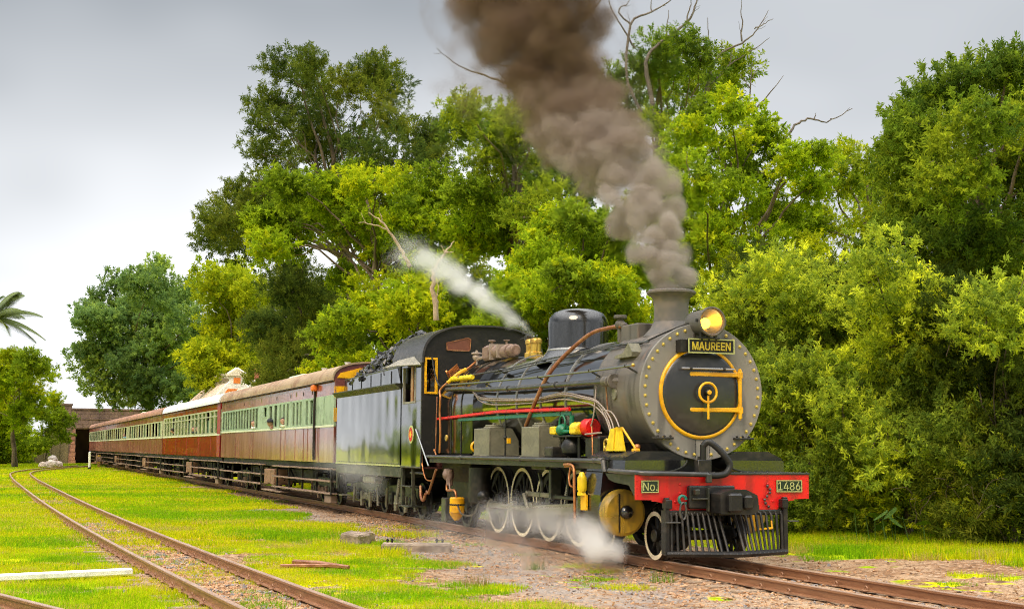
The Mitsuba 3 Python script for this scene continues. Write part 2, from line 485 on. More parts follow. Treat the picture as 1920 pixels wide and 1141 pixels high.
# boiler, firebox, smokebox
P('boiler', lathe([(0, -10.2), (RB + .015, -10.2), (RB + .015, -7.7), (RB, -7.6), (RB - .01, -1.80), (0, -1.80)], 'x', (0, 0, ZC), 96), 'boiler_black', 30)
for k, x in enumerate((-1.82, -3.17, -4.36, -5.60, -6.70, -7.72)):
    P('boiler_band', lathe([(RB - .01, x - .028), (RB + .014, x - .026), (RB + .014, x + .026), (RB - .01, x + .028)], 'x', (0, 0, ZC), 96), 'band_steel', 30)
ang = np.linspace(0, np.pi, 33)
fb = [(1.06, 1.55)] + [(1.06 * np.cos(a) if abs(np.cos(a)) > .2 else 1.06 * np.cos(a), ZC + 1.0 * np.sin(a)) for a in ang] + [(-1.06, 1.55)]
P('firebox', prism(fb, 'x', -10.36, -7.86), 'boiler_black', 30)
for x in (-9.3, -8.6):
    P('firebox_band', prism(Polygon([(a * 1.012, ZC + (b - ZC) * 1.012) for a, b in fb]).difference(Polygon(fb)), 'x', x - .025, x + .025), 'black_iron', 30)
P('smokebox', lathe([(0.5, -1.83), (RS, -1.83), (RS, -0.03), (0.5, -0.03)], 'x', (0, 0, ZC), 96), 'smokebox_grey', 30)
P('front_plate', lathe([(0.3, -0.035), (1.03, -0.035), (1.032, -0.03), (1.032, 0.0), (1.025, 0.012), (0.3, 0.012)], 'x', (0, 0, ZC), 96), 'plate_grey', 30)
for k in range(42):
    a = 2 * np.pi * (k + .5) / 42
    c = (0.012, 0.955 * np.cos(a), ZC + 0.955 * np.sin(a))
    if c[2] > 3.40 and -0.2 < c[1] < 0.1:
        continue
    P('bolt', cat(lathe([(0, 0.0), (0.026, 0.0), (0.026, 0.010), (0, 0.010)], 'x', c, 10), ball((0.022, c[1], c[2]), 0.019, 1)), 'bolt_brass', 50)
DY, DZ = -0.03, 2.50
P('smokebox_door', lathe([(0.66, 0.0), (0.655, 0.03), (0.60, 0.055), (0.42, 0.085), (0.22, 0.10), (0, 0.105)], 'x', (0.012, DY, DZ), 80), 'door_black', 60)
P('door_ring', ring(0.665, 0.036, 'x', (0.02, DY, DZ), 80, 10, 0.9), 'yellow_paint', 60)
for z in (2.78, 2.245):
    P('hinge_strap', cat(cube(0.075, 0.115, -0.22, 0.60, z - .033, z + .033, .01), disc(.033, 'x', .075, .115, (-.22, z), 14), cube(0.03, 0.13, 0.56, 0.64, z - .05, z + .05, .01)), 'yellow_paint', 30)
P('hinge_post', cat(rod((0.10, 0.60, 2.12), (0.10, 0.60, 2.86), 0.030, 10), rod((0.10, 0.60, 2.10), (0.10, 0.60, 2.88), 0.016, 8)), 'yellow_paint', 40)
hw = P('hand_wheel', ring(0.145, 0.020, 'x', (0.20, 0.0, 2.50), 36, 8), 'yellow_paint', 60)
P('hub', cat(disc(0.045, 'x', 0.10, 0.24, (0.0, 2.50), 14), disc(0.11, 'x', 0.12, 0.15, (0.0, 2.50), 20)), 'black_iron', 40, parent=hw)
P('boss', disc(0.036, 'x', 0.24, 0.262, (0.0, 2.50), 14), 'yellow_paint', 40, parent=hw)
P('door_handle', rod((0.205, 0.0, 2.50), (0.205, 0.0, 2.10), 0.018, 8), 'yellow_paint', 40)
dh = P('door_handrail', rod((0.155, -0.42, 2.86), (0.155, 0.47, 2.86), 0.017, 8), 'rail_steel', 40)
for y in (-0.26, 0.30):
    P('bracket', cat(rod((0.05, y, 2.86), (0.165, y, 2.86), 0.014, 6), ball((0.155, y, 2.86), 0.030, 1)), 'black_iron', 40, parent=dh)
for y in (-0.12, 0.12):
    P('plate_joint', cube(0.011, 0.0145, y - .004, y + .004, 1.52, 1.84, 0), 'black_matt', False)
for s in (-1, 1):
    P('plate_clamp', cat(cube(0.0, 0.10, s * .52, s * .84, 1.80, 1.83, .006), *[ball((0.06, s * y, 1.845), 0.02, 1) for y in (.56, .66, .77)]), 'black_iron', 30)

# headlight
hl = P('headlight', lathe([(0.0, -0.20), (0.17, -0.20), (0.195, -0.17), (0.20, 0.30), (0.222, 0.31), (0.222, 0.365), (0.205, 0.372), (0.195, 0.36), (0.19, 0.30)], 'x', (0, 0.0, 3.56), 48), 'smokebox_grey', 40)
prof = [(0.188 * t, 0.10 + 0.22 * t * t) for t in np.linspace(0.05, 1, 14)]
P('reflector', lathe(prof, 'x', (0, 0.0, 3.56), 48), 'mirror', True, parent=hl)
b = ply(ball((0.21, -0.045, 3.54), 0.082, 2), None, smooth=True)
b['bsdf'] = {'type': 'diffuse', 'reflectance': {'type': 'rgb', 'value': [0.5, 0.4, 0.1]}}
b['emitter'] = {'type': 'area', 'radiance': {'type': 'rgb', 'value': [1.3, 0.60, 0.035]}}
P('bulb', b, None, parent=hl, label='lit yellow lamp of the headlight')
P('lens', lathe([(0.0, 0.338), (0.192, 0.338)], 'x', (0, 0.0, 3.56), 48), 'pane_glass', False, parent=hl)
P('bracket', cat(*[cube(x - .03, x + .03, y - .02, y + .02, 3.28, 3.40, .006) for x in (0.0, 0.22) for y in (-.12, 0.0, .12)], cube(-.15, .28, -.17, .17, 3.30, 3.325, .006)), 'black_iron', 30, parent=hl)
P('latch', cat(cube(0.27, 0.33, -0.245, -0.20, 3.55, 3.60, .008), cube(0.28, 0.36, 0.205, 0.24, 3.50, 3.60, .008)), 'black_iron', 30, parent=hl)

# nameplate
npl = P('nameplate', cube(0.20, 0.235, -0.34, 0.43, 3.09, 3.30, .004), 'black_matt', 30, label='black nameplate with yellow letters above the smokebox door')
P('bracket', cat(cube(0.01, 0.20, -0.44, -0.325, 3.10, 3.29, .004), cube(0.01, 0.2, 0.40, 0.42, 3.10, 3.28, .004)), 'black_matt', 30, parent=npl)
fr = Polygon([(-0.345, 3.085), (0.435, 3.085), (0.435, 3.305), (-0.345, 3.305)]).difference(Polygon([(-0.328, 3.102), (0.418, 3.102), (0.418, 3.288), (-0.328, 3.288)]))
P('border', prism(fr, 'x', 0.232, 0.247), 'letter_cream', False, parent=npl)
tm = text('MAUREEN', 0.118, (0, 0, 0), (0, 1, 0), (0, 0, 1), 0.012, True)
w = tm.bounds[1][1] - tm.bounds[0][1]
tv = np.array(tm.vertices)
tv[:, 1] = (tv[:, 1] - tm.bounds[0][1]) * (0.65 / w) - 0.28
P('lettering', mesh(tv + [0.233, 0, 3.137], tm.faces), 'letter_yellow', False, parent=npl)

# chimney, dome, valves on top
CX = -1.02
P('chimney', lathe([(0.46, 3.42), (0.40, 3.49), (0.335, 3.56), (0.298, 3.64), (0.283, 3.66), (0.283, 3.70), (0.276, 3.72), (0.276, 3.93), (0.285, 4.00), (0.315, 4.06), (0.375, 4.10), (0.392, 4.115), (0.392, 4.145), (0.36, 4.165), (0.30, 4.17), (0.26, 4.12), (0.25, 3.6)], 'z', (CX, 0, 0), 64), 'chimney_grey', 30)
P('regulator_box', cube(-1.95, -1.30, -0.46, -0.10, 3.36, 3.66, .02), 'smokebox_grey', 30)
P('blower_valve', cat(disc(.11, 'z', 3.80, 3.855, (-2.15, -0.38), 18), rod((-2.15, -0.38, 3.4), (-2.15, -0.38, 3.83), .05), ball((-2.15, -.38, 3.70), .09, 2), cube(-2.35, -1.95, -.43, -.33, 3.64, 3.72, .02)), 'smokebox_grey', 40)
DX = -4.88
P('dome', lathe([(0.80, 3.20), (0.66, 3.34), (0.575, 3.44), (0.56, 3.52), (0.56, 3.93), (0.54, 4.04), (0.47, 4.14), (0.34, 4.20), (0.17, 4.225), (0, 4.23)], 'z', (DX, 0, 0), 64), 'black_gloss', 60)
P('dome_band', lathe([(0.578, 3.43), (0.585, 3.445), (0.57, 3.47)], 'z', (DX, 0, 0), 64), 'band_steel', 40)
for x in (-7.30, -7.02):
    P('safety_valve', lathe([(0.135, 3.40), (0.135, 3.55), (0.105, 3.57), (0.105, 3.72), (0.122, 3.74), (0.122, 3.80), (0.10, 3.83), (0.05, 3.84), (0, 3.84)], 'z', (x, -0.02, 0), 24), 'brass', 40)
P('steam_turret', cat(cube(-9.30, -8.80, -0.40, -0.10, 3.50, 3.82, .05), disc(.15, 'x', -8.80, -8.38, (-.24, 3.66), 20, .03), disc(.12, 'x', -8.38, -7.65, (-.22, 3.64), 20, .03), disc(.15, 'x', -8.1, -7.95, (-.22, 3.64), 20, .01), rod((-9.05, -.25, 3.8), (-9.05, -.25, 3.92), .03), disc(.08, 'z', 3.9, 3.93, (-9.05, -.25), 14), rod((-8.2, -.22, 3.7), (-8.2, -.22, 3.88), .025), disc(.07, 'z', 3.86, 3.885, (-8.2, -.22), 14)), 'pink_lagging', 40)
for q_ in ((-8.77, -8.73, -.41, -.09, 3.5, 3.828), (-8.40, -8.36, -.38, -.08, 3.52, 3.80)):
    P('turret_band', cube(*q_, 0), 'lead_pipe', False)
P('turret_valve', cat(disc(.12, 'z', 3.66, 3.70, (-9.62, -0.40), 16), ball((-9.62, -.40, 3.60), .09, 2), rod((-9.62, -.40, 3.4), (-9.62, -.40, 3.75), .03), rod((-9.62, -.4, 3.55), (-9.3, -.3, 3.6), .035)), 'lead_pipe', 40)
P('valve_gear', cat(rod((-7.7, -.1, 3.86), (-7.42, 0, 3.90), .015, 6), cube(-7.5, -7.36, -.1, .04, 3.80, 3.92, .01)), 'black_iron', 40)

# pipes and rails along the boiler
h1 = P('handrail', tube([(-9.7, -1.10, 2.985), (-7.23, -1.10, 2.945), (-4.05, -1.10, 2.905), (-1.75, -1.10, 2.89), (-0.10, -1.10, 2.90)], 0.021, 8), 'rail_steel', 50)
P('end_cap', ball((-0.09, -1.10, 2.90), 0.03, 1), 'brass', 50, parent=h1)
for x in (-6.9, -4.05, -1.75, -0.35):
    P('bracket', cat(rod((x, -1.10, 2.90), (x + .12, -.93, 2.78), 0.016, 6), ball((x, -1.1, 2.905), .03, 1)), 'black_iron', 40, parent=h1)
P('ejector_pipe', tube([(-9.5, -1.10, 2.89), (-8.2, -1.13, 2.86), (-7.35, -1.12, 2.80), (-5.4, -1.10, 2.755), (-1.23, -1.10, 2.70), (-0.95, -1.10, 2.70)], 0.046, 10), 'pipe_grey', 50)
P('pipe_flange', cat(disc(.085, 'x', -1.20, -1.0, (-1.08, 2.70), 16), disc(.12, 'x', -0.97, -0.93, (-1.03, 2.70), 18), rod((-1.0, -1.07, 2.70), (-.93, -.9, 2.70), .07)), 'smokebox_grey', 40)
for x in (-5.6, -3.2):
    P('pipe_strap', lathe([(.05, x - .02), (.058, x - .02), (.058, x + .02), (.05, x + .02)], 'x', (0, -1.105, 2.755 if x < -5 else 2.73), 14), 'pipe_grey', 40)
P('upper_rail', tube([(-9.0, -1.02, 3.13), (-6.6, -0.82, 3.17), (-4.3, -0.74, 3.26), (-1.75, -0.70, 3.32), (-0.3, -0.74, 3.28)], 0.017, 6), 'pipe_grey', 50)
P('upper_rail', tube([(-6.9, -0.92, 3.10), (-4.5, -0.78, 3.20), (-1.4, -0.72, 3.30)], 0.014, 6), 'pipe_grey', 50)
P('rail_clamp', cat(ball((-6.75, -.84, 3.16), .07, 1, (1.5, 1, .6)), ball((-6.5, -.86, 3.12), .06, 1, (1.5, 1, .6))), 'black_iron', 50)
P('smokebox_rail', tube([(-1.8, -.63, 3.34), (-0.75, -.72, 3.25), (-0.2, -.55, 3.40), (-0.03, -.2, 3.56)], 0.014, 6), 'black_iron', 50)
P('sand_pipe', pipe([(-2.0, -.38, 3.66), (-2.4, -.48, 3.66), (-2.9, -.62, 3.58), (-3.45, -.88, 3.22), (-3.72, -1.06, 2.90), (-4.0, -1.14, 2.55), (-4.55, -1.15, 2.05)], 0.036, 8, 48), 'rusty_pipe', 60, label='long rusty copper pipe slanting down from the smokebox top')
for k, (dz, dy, x1) in enumerate(((0.0, 0.0, -1.55), (0.035, .012, -1.50), (-0.04, .008, -1.62), (0.015, .03, -1.45))):
    P('conduit', pipe([(-7.95, -1.0 - dy, 2.78), (-7.5, -1.02 - dy, 2.63 + dz), (-6.6, -1.03 - dy, 2.55 + dz * 1.6), (-4.4, -1.035 - dy, 2.50 + dz), (-3.1, -1.035 - dy, 2.54 + dz * 1.5), (-2.2, -1.045 - dy, 2.46 + dz * 1.3), (x1, -1.05 - dy, 2.36 + dz), (x1 + .35 + .05 * k, -1.05 - dy, 2.10), (x1 + .6 + .03 * k, -1.06 - dy, 1.78), (x1 + .62 + .03 * k, -1.05, 1.60)], 0.013, 6, 60), 'lead_pipe', 60)
P('feed_pipe', pipe([(-1.62, -1.04, 2.64), (-1.60, -1.07, 2.4), (-1.62, -1.09, 2.16), (-1.72, -1.10, 2.0), (-1.85, -1.11, 2.03), (-1.95, -1.10, 2.12)], 0.014, 6, 40), 'lead_pipe', 60)
P('feed_pipe', pipe([(-1.66, -1.1, 2.0), (-1.50, -1.16, 1.8), (-1.44, -1.18, 1.52)], 0.014, 6, 20), 'copper', 60)
P('feed_pipe', pipe([(-1.30, -1.07, 2.26), (-0.95, -1.08, 2.22), (-0.62, -1.14, 2.10), (-0.42, -1.18, 1.98)], 0.012, 6, 24), 'lead_pipe', 60)
P('drain_pipe', pipe([(-1.22, -1.05, 2.66), (-1.20, -1.03, 2.3), (-1.15, -1.02, 2.0)], 0.012, 6, 16), 'rusty_pipe', 60)
P('injector_pipe', pipe([(-9.62, -.42, 3.50), (-9.55, -.62, 3.35), (-9.50, -.88, 3.20), (-9.62, -1.12, 2.98), (-9.68, -1.20, 2.86), (-9.58, -1.22, 2.72), (-9.60, -1.22, 2.4), (-9.55, -1.22, 2.0), (-9.58, -1.22, 1.55)], 0.024, 8, 64), 'copper', 60, label='orange copper pipe running down in front of the cab')
P('pipe_lagging', tube(smooth_path([(-9.54, -.66, 3.33), (-9.51, -.86, 3.22), (-9.58, -1.06, 3.03)], 12), .042, 8), 'yellow_paint', 60)
xs_ = np.linspace(-9.55, -8.1, 15)
P('lubricator', tube(np.stack([xs_, xs_ * 0 - .99, 3.10 + (xs_ + 9) * -.012], 1), 0.045 + 0.018 * (np.arange(15) % 2), 10), 'lemon_paint', 60, label='row of yellow lubricator cups at the firebox shoulder')
P('hose', pipe([(-10.3, -1.20, 3.62), (-10.2, -1.17, 3.3), (-10.05, -1.12, 3.02), (-9.9, -1.06, 2.98), (-9.72, -1.0, 3.04)], 0.018, 6, 30), 'rubber', 60)
P('cab_pipe', pipe([(-9.95, -1.18, 2.75), (-9.92, -1.2, 2.2), (-9.95, -1.2, 1.6)], 0.014, 6, 16), 'rusty_pipe', 60)
P('valve_rack', cat(*[rod((-9.75 + .05 * k, -.95 - .03 * k, 3.18 + .03 * k), (-9.6 + .05 * k, -.8 - .03 * k, 3.34 + .03 * k), .014, 6) for k in range(4)], rod((-9.75, -.98, 3.16), (-9.55, -1.1, 3.28), .02, 6)), 'copper', 50)
P('grab_iron', rod((-10.34, -.75, 3.36), (-9.9, -.35, 3.36), .014, 6), 'rusty_pipe', 50)

# reach rod: red above teal
P('reach_rod', tube([(-9.95, -1.16, 2.27), (-6.1, -1.16, 2.335), (-2.45, -1.16, 2.30)], 0.030, 6), 'red_paint', 40, label='long bright red reach rod along the boiler')
P('guide_rail', cat(cube(-8.6, -2.5, -1.13, -1.10, 2.20, 2.262, .006)), 'teal_paint', 30, label='teal rail under the red reach rod')

# sandboxes
for x0, x1 in ((-7.0, -6.08), (-4.33, -3.46)):
    sp = [(-1.31, 1.515), (-1.31, 2.03), (-0.86, 2.03), (-0.72, 1.80), (-0.72, 1.515)]
    sb = P('sandbox', prism(Polygon(sp).buffer(-.02).buffer(.02), 'x', x0, x1), 'box_olive', 30)
    P('lid', cat(disc(.20, 'z', 2.03, 2.06, ((x0 + x1) / 2, -1.06), 24), disc(.17, 'z', 2.06, 2.10, ((x0 + x1) / 2, -1.06), 24), ball(((x0 + x1) / 2, -1.06, 2.11), .035, 1)), 'box_olive', 40, parent=sb)
    P('corner_strip', cat(cube(x1 - .03, x1 + .004, -1.315, -1.28, 1.52, 2.02, .003), cube(x0 - .02, x1 + .02, -1.33, -.7, 1.505, 1.53, .004)), 'rod_steel', 30, parent=sb)
for x in (-5.72, -2.95):
    P('stanchion', cat(rod((x, -1.12, 1.5), (x, -1.12, 2.28), .018, 6), ball((x, -1.12, 1.85), .035, 1)), 'black_iron', 40)
P('yellow_ring', ring(.09, .028, 'x', (-7.15, -1.22, 1.68), 20, 8), 'yellow_paint', 50)
P('yellow_tag', cube(-5.62, -5.57, -1.13, -1.06, 1.74, 1.84, .005), 'yellow_paint', 30)
P('gauge', cat(disc(.07, 'y', -1.24, -1.2, (-9.1, 1.86), 16)), 'brass', 40)

# air pump with green valve and red drum
AP = P('air_pump', cat(rod((-3.0, -1.05, 1.5), (-3.0, -1.05, 1.86), .03), rod((-2.3, -1.05, 1.5), (-2.3, -1.05, 1.86), .03), cube(-3.1, -1.9, -1.2, -.9, 1.84, 1.87, .006), lathe([(.05, 1.5), (.2, 1.58), (.22, 1.70), (.16, 1.80), (.10, 1.85)], 'z', (-2.6, -1.02, 0), 20)), 'black_iron', 40)
P('valve_body', cat(ball((-2.84, -1.12, 1.96), .13, 2, (1.1, 1, .8)), cube(-3.0, -2.5, -1.18, -1.06, 1.9, 1.96, .02), ring(.13, .018, 'y', (-2.80, -1.15, 2.07), 24, 8), rod((-2.5, -1.1, 1.9), (-2.5, -1.1, 2.2), .04, 10), rod((-2.7, -1.1, 1.96), (-2.5, -1.1, 2.06), .025)), 'green_paint', 50, label='green valve block between the yellow blocks', parent=AP)
P('yellow_block', cube(-3.10, -2.86, -1.27, -1.10, 1.885, 2.02, .02), 'lemon_paint', 30, parent=AP)
P('yellow_block', cat(disc(.10, 'x', -2.22, -1.92, (-1.17, 1.98), 20, .02), cube(-2.22, -1.95, -1.27, -1.1, 1.885, 1.98, .02)), 'lemon_paint', 40, parent=AP)
P('red_drum', disc(.145, 'x', -1.96, -1.70, (-1.06, 1.99), 30, .02), 'red_paint', 40, label='dark red drum', parent=AP)
P('rod', rod((-1.7, -1.2, 1.88), (-1.1, -1.18, 1.9), .014, 6), 'lead_pipe', 40, parent=AP)
P('pump_base', cat(cube(-3.25, -2.9, -1.30, -1.0, 1.505, 1.68, .02), cube(-1.95, -1.4, -1.1, -.8, 1.5, 1.85, .03)), 'black_iron', 30, parent=AP)

# yellow bin beside the smokebox
YB = P('yellow_box', prism([(-0.92, 1.62), (-0.74, 1.95), (-0.50, 1.98), (-0.36, 1.62)], 'y', -1.19, -1.10), 'lemon_paint', 25, label='bright yellow lubricator box beside the smokebox')
P('seam', cat(rod((-0.60, -1.192, 1.63), (-0.54, -1.192, 1.97), .010, 6)), 'yellow_paint', 40, parent=YB)
P('strut', cat(rod((-0.48, -1.10, 1.97), (-0.12, -1.05, 1.66), .018, 6), cube(-.17, -.05, -1.1, -1.0, 1.60, 1.66, .015)), 'yellow_paint', 40, parent=YB)
P('tap', cat(ring(.08, .02, 'y', (-1.08, -1.1, 1.72), 16, 6), rod((-1.16, -1.1, 1.62), (-1.16, -1.1, 1.75), .025), rod((-1.05, -1.1, 1.76), (-.85, -1.12, 1.82), .018)), 'brass', 50, parent=YB)
P('tap', ball((-0.16, -1.0, 1.68), .05, 2), 'copper', 50, parent=YB)
P('smokebox_step', prism([(-1.15, 3.06), (-0.50, 3.06), (-0.47, 3.13), (-0.62, 3.27), (-0.82, 3.13), (-1.1, 3.1)], 'y', -0.94, -0.76), 'box_olive', 30)
P('washout_plug', cat(lathe([(0, 0), (.085, 0), (.085, .02), (.05, .03), (0, .03)], 'y', (-0.98, -1.02, 2.50), 20)), 'box_olive', 40)

# running boards
for s in (-1, 1):
    rb = P('running_board', cat(cube(-10.15, -0.45, s * .72, s * 1.35, 1.475, 1.505, .006)), 'black_iron', 30)
    P('valance', cube(-9.9, -0.48, s * 1.325, s * 1.347, 1.345, 1.474, .004), 'frame_green', 30, parent=rb)
    if s < 0:
        P('edge_pipe', cat(rod((-10.0, -1.385, 1.47), (-0.62, -1.385, 1.47), .034, 10)), 'pipe_grey', 40, parent=rb)
        for x in (-7.6, -4.2, -0.9):
            P('pipe_joint', cat(disc(.045, 'x', x - .06, x + .06, (-1.385, 1.47), 12)), 'pipe_grey', 40, parent=rb)
        P('pipe_joint', cat(disc(.052, 'x', -.72, -.56, (-1.385, 1.47), 12), rod((-.56, -1.385, 1.47), (-.50, -1.385, 1.30), .042)), 'pipe_grey', 40, parent=rb)
# casing over the cylinders and the curved front valance
for s in (-1, 1):
    t_ = np.linspace(0, np.pi / 2, 10)
    arc = [(s * (0.74 - 0.42 * np.sin(a)), 1.31 + 0.18 * (1 - np.cos(a)) * 1.0) for a in t_]
    poly = Polygon([(s * 1.34, 1.31), (s * 1.325, 1.485), (s * 0.32, 1.49)] + arc[::-1])
    cc = P('cylinder_casing', prism(poly, 'x', -1.30, 0.12), 'black_gloss', 30)
    P('casing_lid', prism([(s * 1.33, 1.488), (s * 1.33, 1.53), (s * 1.30, 1.53), (s * 1.10, 1.62), (s * 0.58, 1.62), (s * 0.34, 1.53), (s * .34, 1.488)], 'x', -1.30, 0.06), 'black_iron', 30, parent=cc)
    P('rivet_row', cat(*[ball((x, s * 1.29, 1.535), .014, 1) for x in np.linspace(-1.2, 0, 8)]), 'black_iron', 50, parent=cc, kind='stuff')
    P('curved_edge', tube([(0.13, a, b + .004) for a, b in arc], .012, 6), 'frame_green', 40, parent=cc)
P('smokebox_saddle', prism([(-.62, 1.28), (.62, 1.28), (.50, 1.5), (.72, 1.90), (-.72, 1.90), (-.50, 1.5)], 'x', -1.6, -0.35), 'black_iron', 30)
P('front_deck', cube(0.0, 0.70, -1.43, 1.43, 1.285, 1.312, .004), 'frame_green', 30)
P('deck_rivets', cat(*[ball((0.685, y, 1.318), .012, 1) for y in np.linspace(-1.38, 1.38, 26)]), 'pipe_grey', 50, kind='stuff')
P('deck_bracket', cat(prism([(-0.42, 1.285), (0.63, 1.285), (0.63, .98), (0.60, .98), (0.42, 1.13), (-0.1, 1.16), (-.3, 1.2)], 'y', -1.41, -1.385), prism([(-0.42, 1.285), (0.63, 1.285), (0.63, .98), (0.60, .98), (0.42, 1.13), (-0.1, 1.16), (-.3, 1.2)], 'y', 1.385, 1.41)), 'frame_green', 30)

# buffer beam
t_ = np.linspace(0, np.pi / 2, 8)
side_ = [(1.42, 1.283), (1.42, 0.93), (1.16, 0.925)] + [(1.16 - 0.27 * np.sin(a), 0.925 - .02 - 0.125 * (1 - np.cos(a))) for a in t_] + [(0.87, 0.775)]
bp = Polygon(side_ + [(-a, b) for a, b in side_[::-1]])
bb = P('buffer_beam', prism(bp, 'x', 0.645, 0.68), 'red_paint', 30, label='bright red buffer beam')
for y, z in [(s * a, b) for s in (-1, 1) for a, b in ((.72, 1.15), (.72, 1.02), (1.40, 1.20), (1.40, 1.10), (1.40, 1.0), (.80, .9))]:
    P('rivet', ball((0.682, y, z), 0.019 if abs(y) < 1 else .011, 1), 'red_paint', 50, parent=bb)
for y in (-.92, -.46, -.40, .92):
    P('seam', cube(0.678, 0.684, y - .006, y + .006, .80, 1.27, 0), 'red_paint', 30, parent=bb)
for nm, y0, y1, tx, ty, tw in (('No.', -1.34, -1.07, 'No.', -1.315, .225), ('1486', 0.86, 1.29, '1486', .885, .375)):
    pl = P('number_plate', cube(0.681, 0.70, y0, y1, 1.03, 1.205, .003), 'plate_green', 30, label=f'dark green plate reading {nm.rstrip(".")} on the buffer beam')
    fr = sbox(y0, 1.03, y1, 1.205).difference(sbox(y0 + .013, 1.043, y1 - .013, 1.192))
    P('border', prism(fr, 'x', 0.700, 0.708), 'letter_cream', False, parent=pl)
    tm = text(tx, 0.118, (0, 0, 0), (0, 1, 0), (0, 0, 1), 0.008, False)
    tv = np.array(tm.vertices)
    tv[:, 1] = (tv[:, 1] - tm.bounds[0][1]) * (tw / (tm.bounds[1][1] - tm.bounds[0][1])) + ty
    P('lettering', mesh(tv + [0.6995, 0, 1.058], tm.faces), 'letter_cream', False, parent=pl)
# brake pipe along the beam and the hose
P('brake_pipe', pipe([(-.2, -1.44, 1.33), (0.3, -1.46, 1.32), (0.62, -1.40, 1.315), (0.74, -1.25, 1.305), (0.76, -0.9, 1.30), (0.76, -0.25, 1.285)], .036, 10, 40), 'pipe_grey', 60)
P('brake_standpipe', cat(cube(0.55, 0.68, -0.42, -0.20, 1.29, 1.50, .01), rod((0.62, -.31, 1.4), (0.62, -.31, 1.72), .045, 10), rod((0.5, -.31, 1.30), (0.5, -.31, 1.55), .03)), 'black_iron', 40)
P('brake_hose', pipe([(0.62, -.31, 1.70), (0.66, -.25, 1.76), (0.70, -.15, 1.70), (0.74, -.02, 1.56), (0.75, 0.06, 1.43), (0.75, 0.0, 1.31), (0.75, -.15, 1.275), (0.76, -.30, 1.28)], .048, 12, 48), 'rubber', 60, label='thick black brake hose bent above the buffer beam')
P('hose_coupling', cat(disc(.05, 'z', 1.17, 1.30, (0.77, -.30), 12)), 'pipe_grey', 40)
# coupler
ck = P('coupler', cat(cube(0.68, 0.80, -.62, .12, .80, 1.13, .02), prism(Polygon([(-.30, .74), (-.30, 1.02), (-.14, 1.08), (.12, 1.08), (.30, 1.0), (.33, .78), (.20, .72)]).buffer(-.02).buffer(.02), 'x', .80, 1.12)), 'black_iron', 30)
P('knuckle', cat(cube(1.10, 1.22, -.20, .02, .76, 1.03, .03), cube(1.08, 1.2, .06, .2, .80, 1.0, .03)), 'black_iron', 30, parent=ck)
P('pocket', cat(cube(.80, .86, -.60, -.34, .93, .955, .004), cube(.80, .86, -.36, -.33, .76, 1.1, .004), cube(.80, .9, -.58, -.5, 1.0, 1.08, .01)), 'frame_green', 30, parent=ck)
P('draw_hook', cat(ring(.055, .022, 'x', (0.76, -.72, .93), 18, 6, 1.0, 0, np.pi * 1.3), rod((0.70, -.72, .87), (0.78, -.67, .88), .02)), 'teal_paint', 50)
P('chain_link', cat(tube(smooth_path([(0.78, -.72 + .05 * np.cos(a), .77 + .12 * np.sin(a)) for a in np.linspace(0, 2 * np.pi, 14)], 26), .016, 6)), 'pipe_grey', 50)
P('chain', cat(*[ball((0.71, .70 + .05 * np.sin(k * 1.1), 1.12 - .05 * k), .022, 1) for k in range(7)]), 'pipe_grey', 50, kind='stuff')

# cowcatcher
cw = P('cowcatcher', cat(cube(.62, .74, -.98, .98, .70, .775, .01)), 'black_iron', 30)
nose = lambda y: 0.76 + 0.34 * (1 - abs(y) / .97)
P('bottom_bar', tube([(nose(-.97), -.97, .165), (nose(0), 0, .165), (nose(.97), .97, .165)], .045, 8), 'black_iron', 40, parent=cw)
for s in (-1, 1):
    P('side_plate', cat(cube(.60, .78, s * .955, s * .985, .16, .78, .006), cube(.70, .78, s * .93, s * 1.0, .14, .96, .01), cube(.66, .80, s * .90, s * 1.0, .80, .93, .01)), 'black_iron', 30, parent=cw)
    P('step', cat(cube(.62, .82, s * 1.0, s * 1.16, .60, .615, .004)) if s > 0 else cat(cube(.68, .86, -1.0, -.80, .60, .62, .004)), 'pipe_grey', 30, parent=cw)
for y in list(np.linspace(-.90, -.14, 10)) + list(np.linspace(.12, .90, 10)):
    x1 = nose(y) + .01
    P('bar', tube([(.70, y, .77), (.76, y, .70), (x1 - .02, y, .20), (x1, y, .165)], [.017, .020, .020, .017], 8), 'bar_grey', 50, parent=cw)
P('bolt_row', cat(*[ball((nose(y) + .045, y, .17), .014, 1) for y in np.linspace(-.92, .92, 22)], *[ball((.745, y, .74), .014, 1) for y in np.linspace(-.9, .9, 20)]), 'pipe_grey', 50, parent=cw, kind='stuff')
P('yellow_hook', cat(rod((.76, .42, .70), (.80, .42, .48), .024, 6), rod((.80, .42, .49), (.80, .72, .51), .016, 6), rod((.80, .72, .51), (.78, .72, .62), .014, 6)), 'yellow_paint', 50, parent=cw)


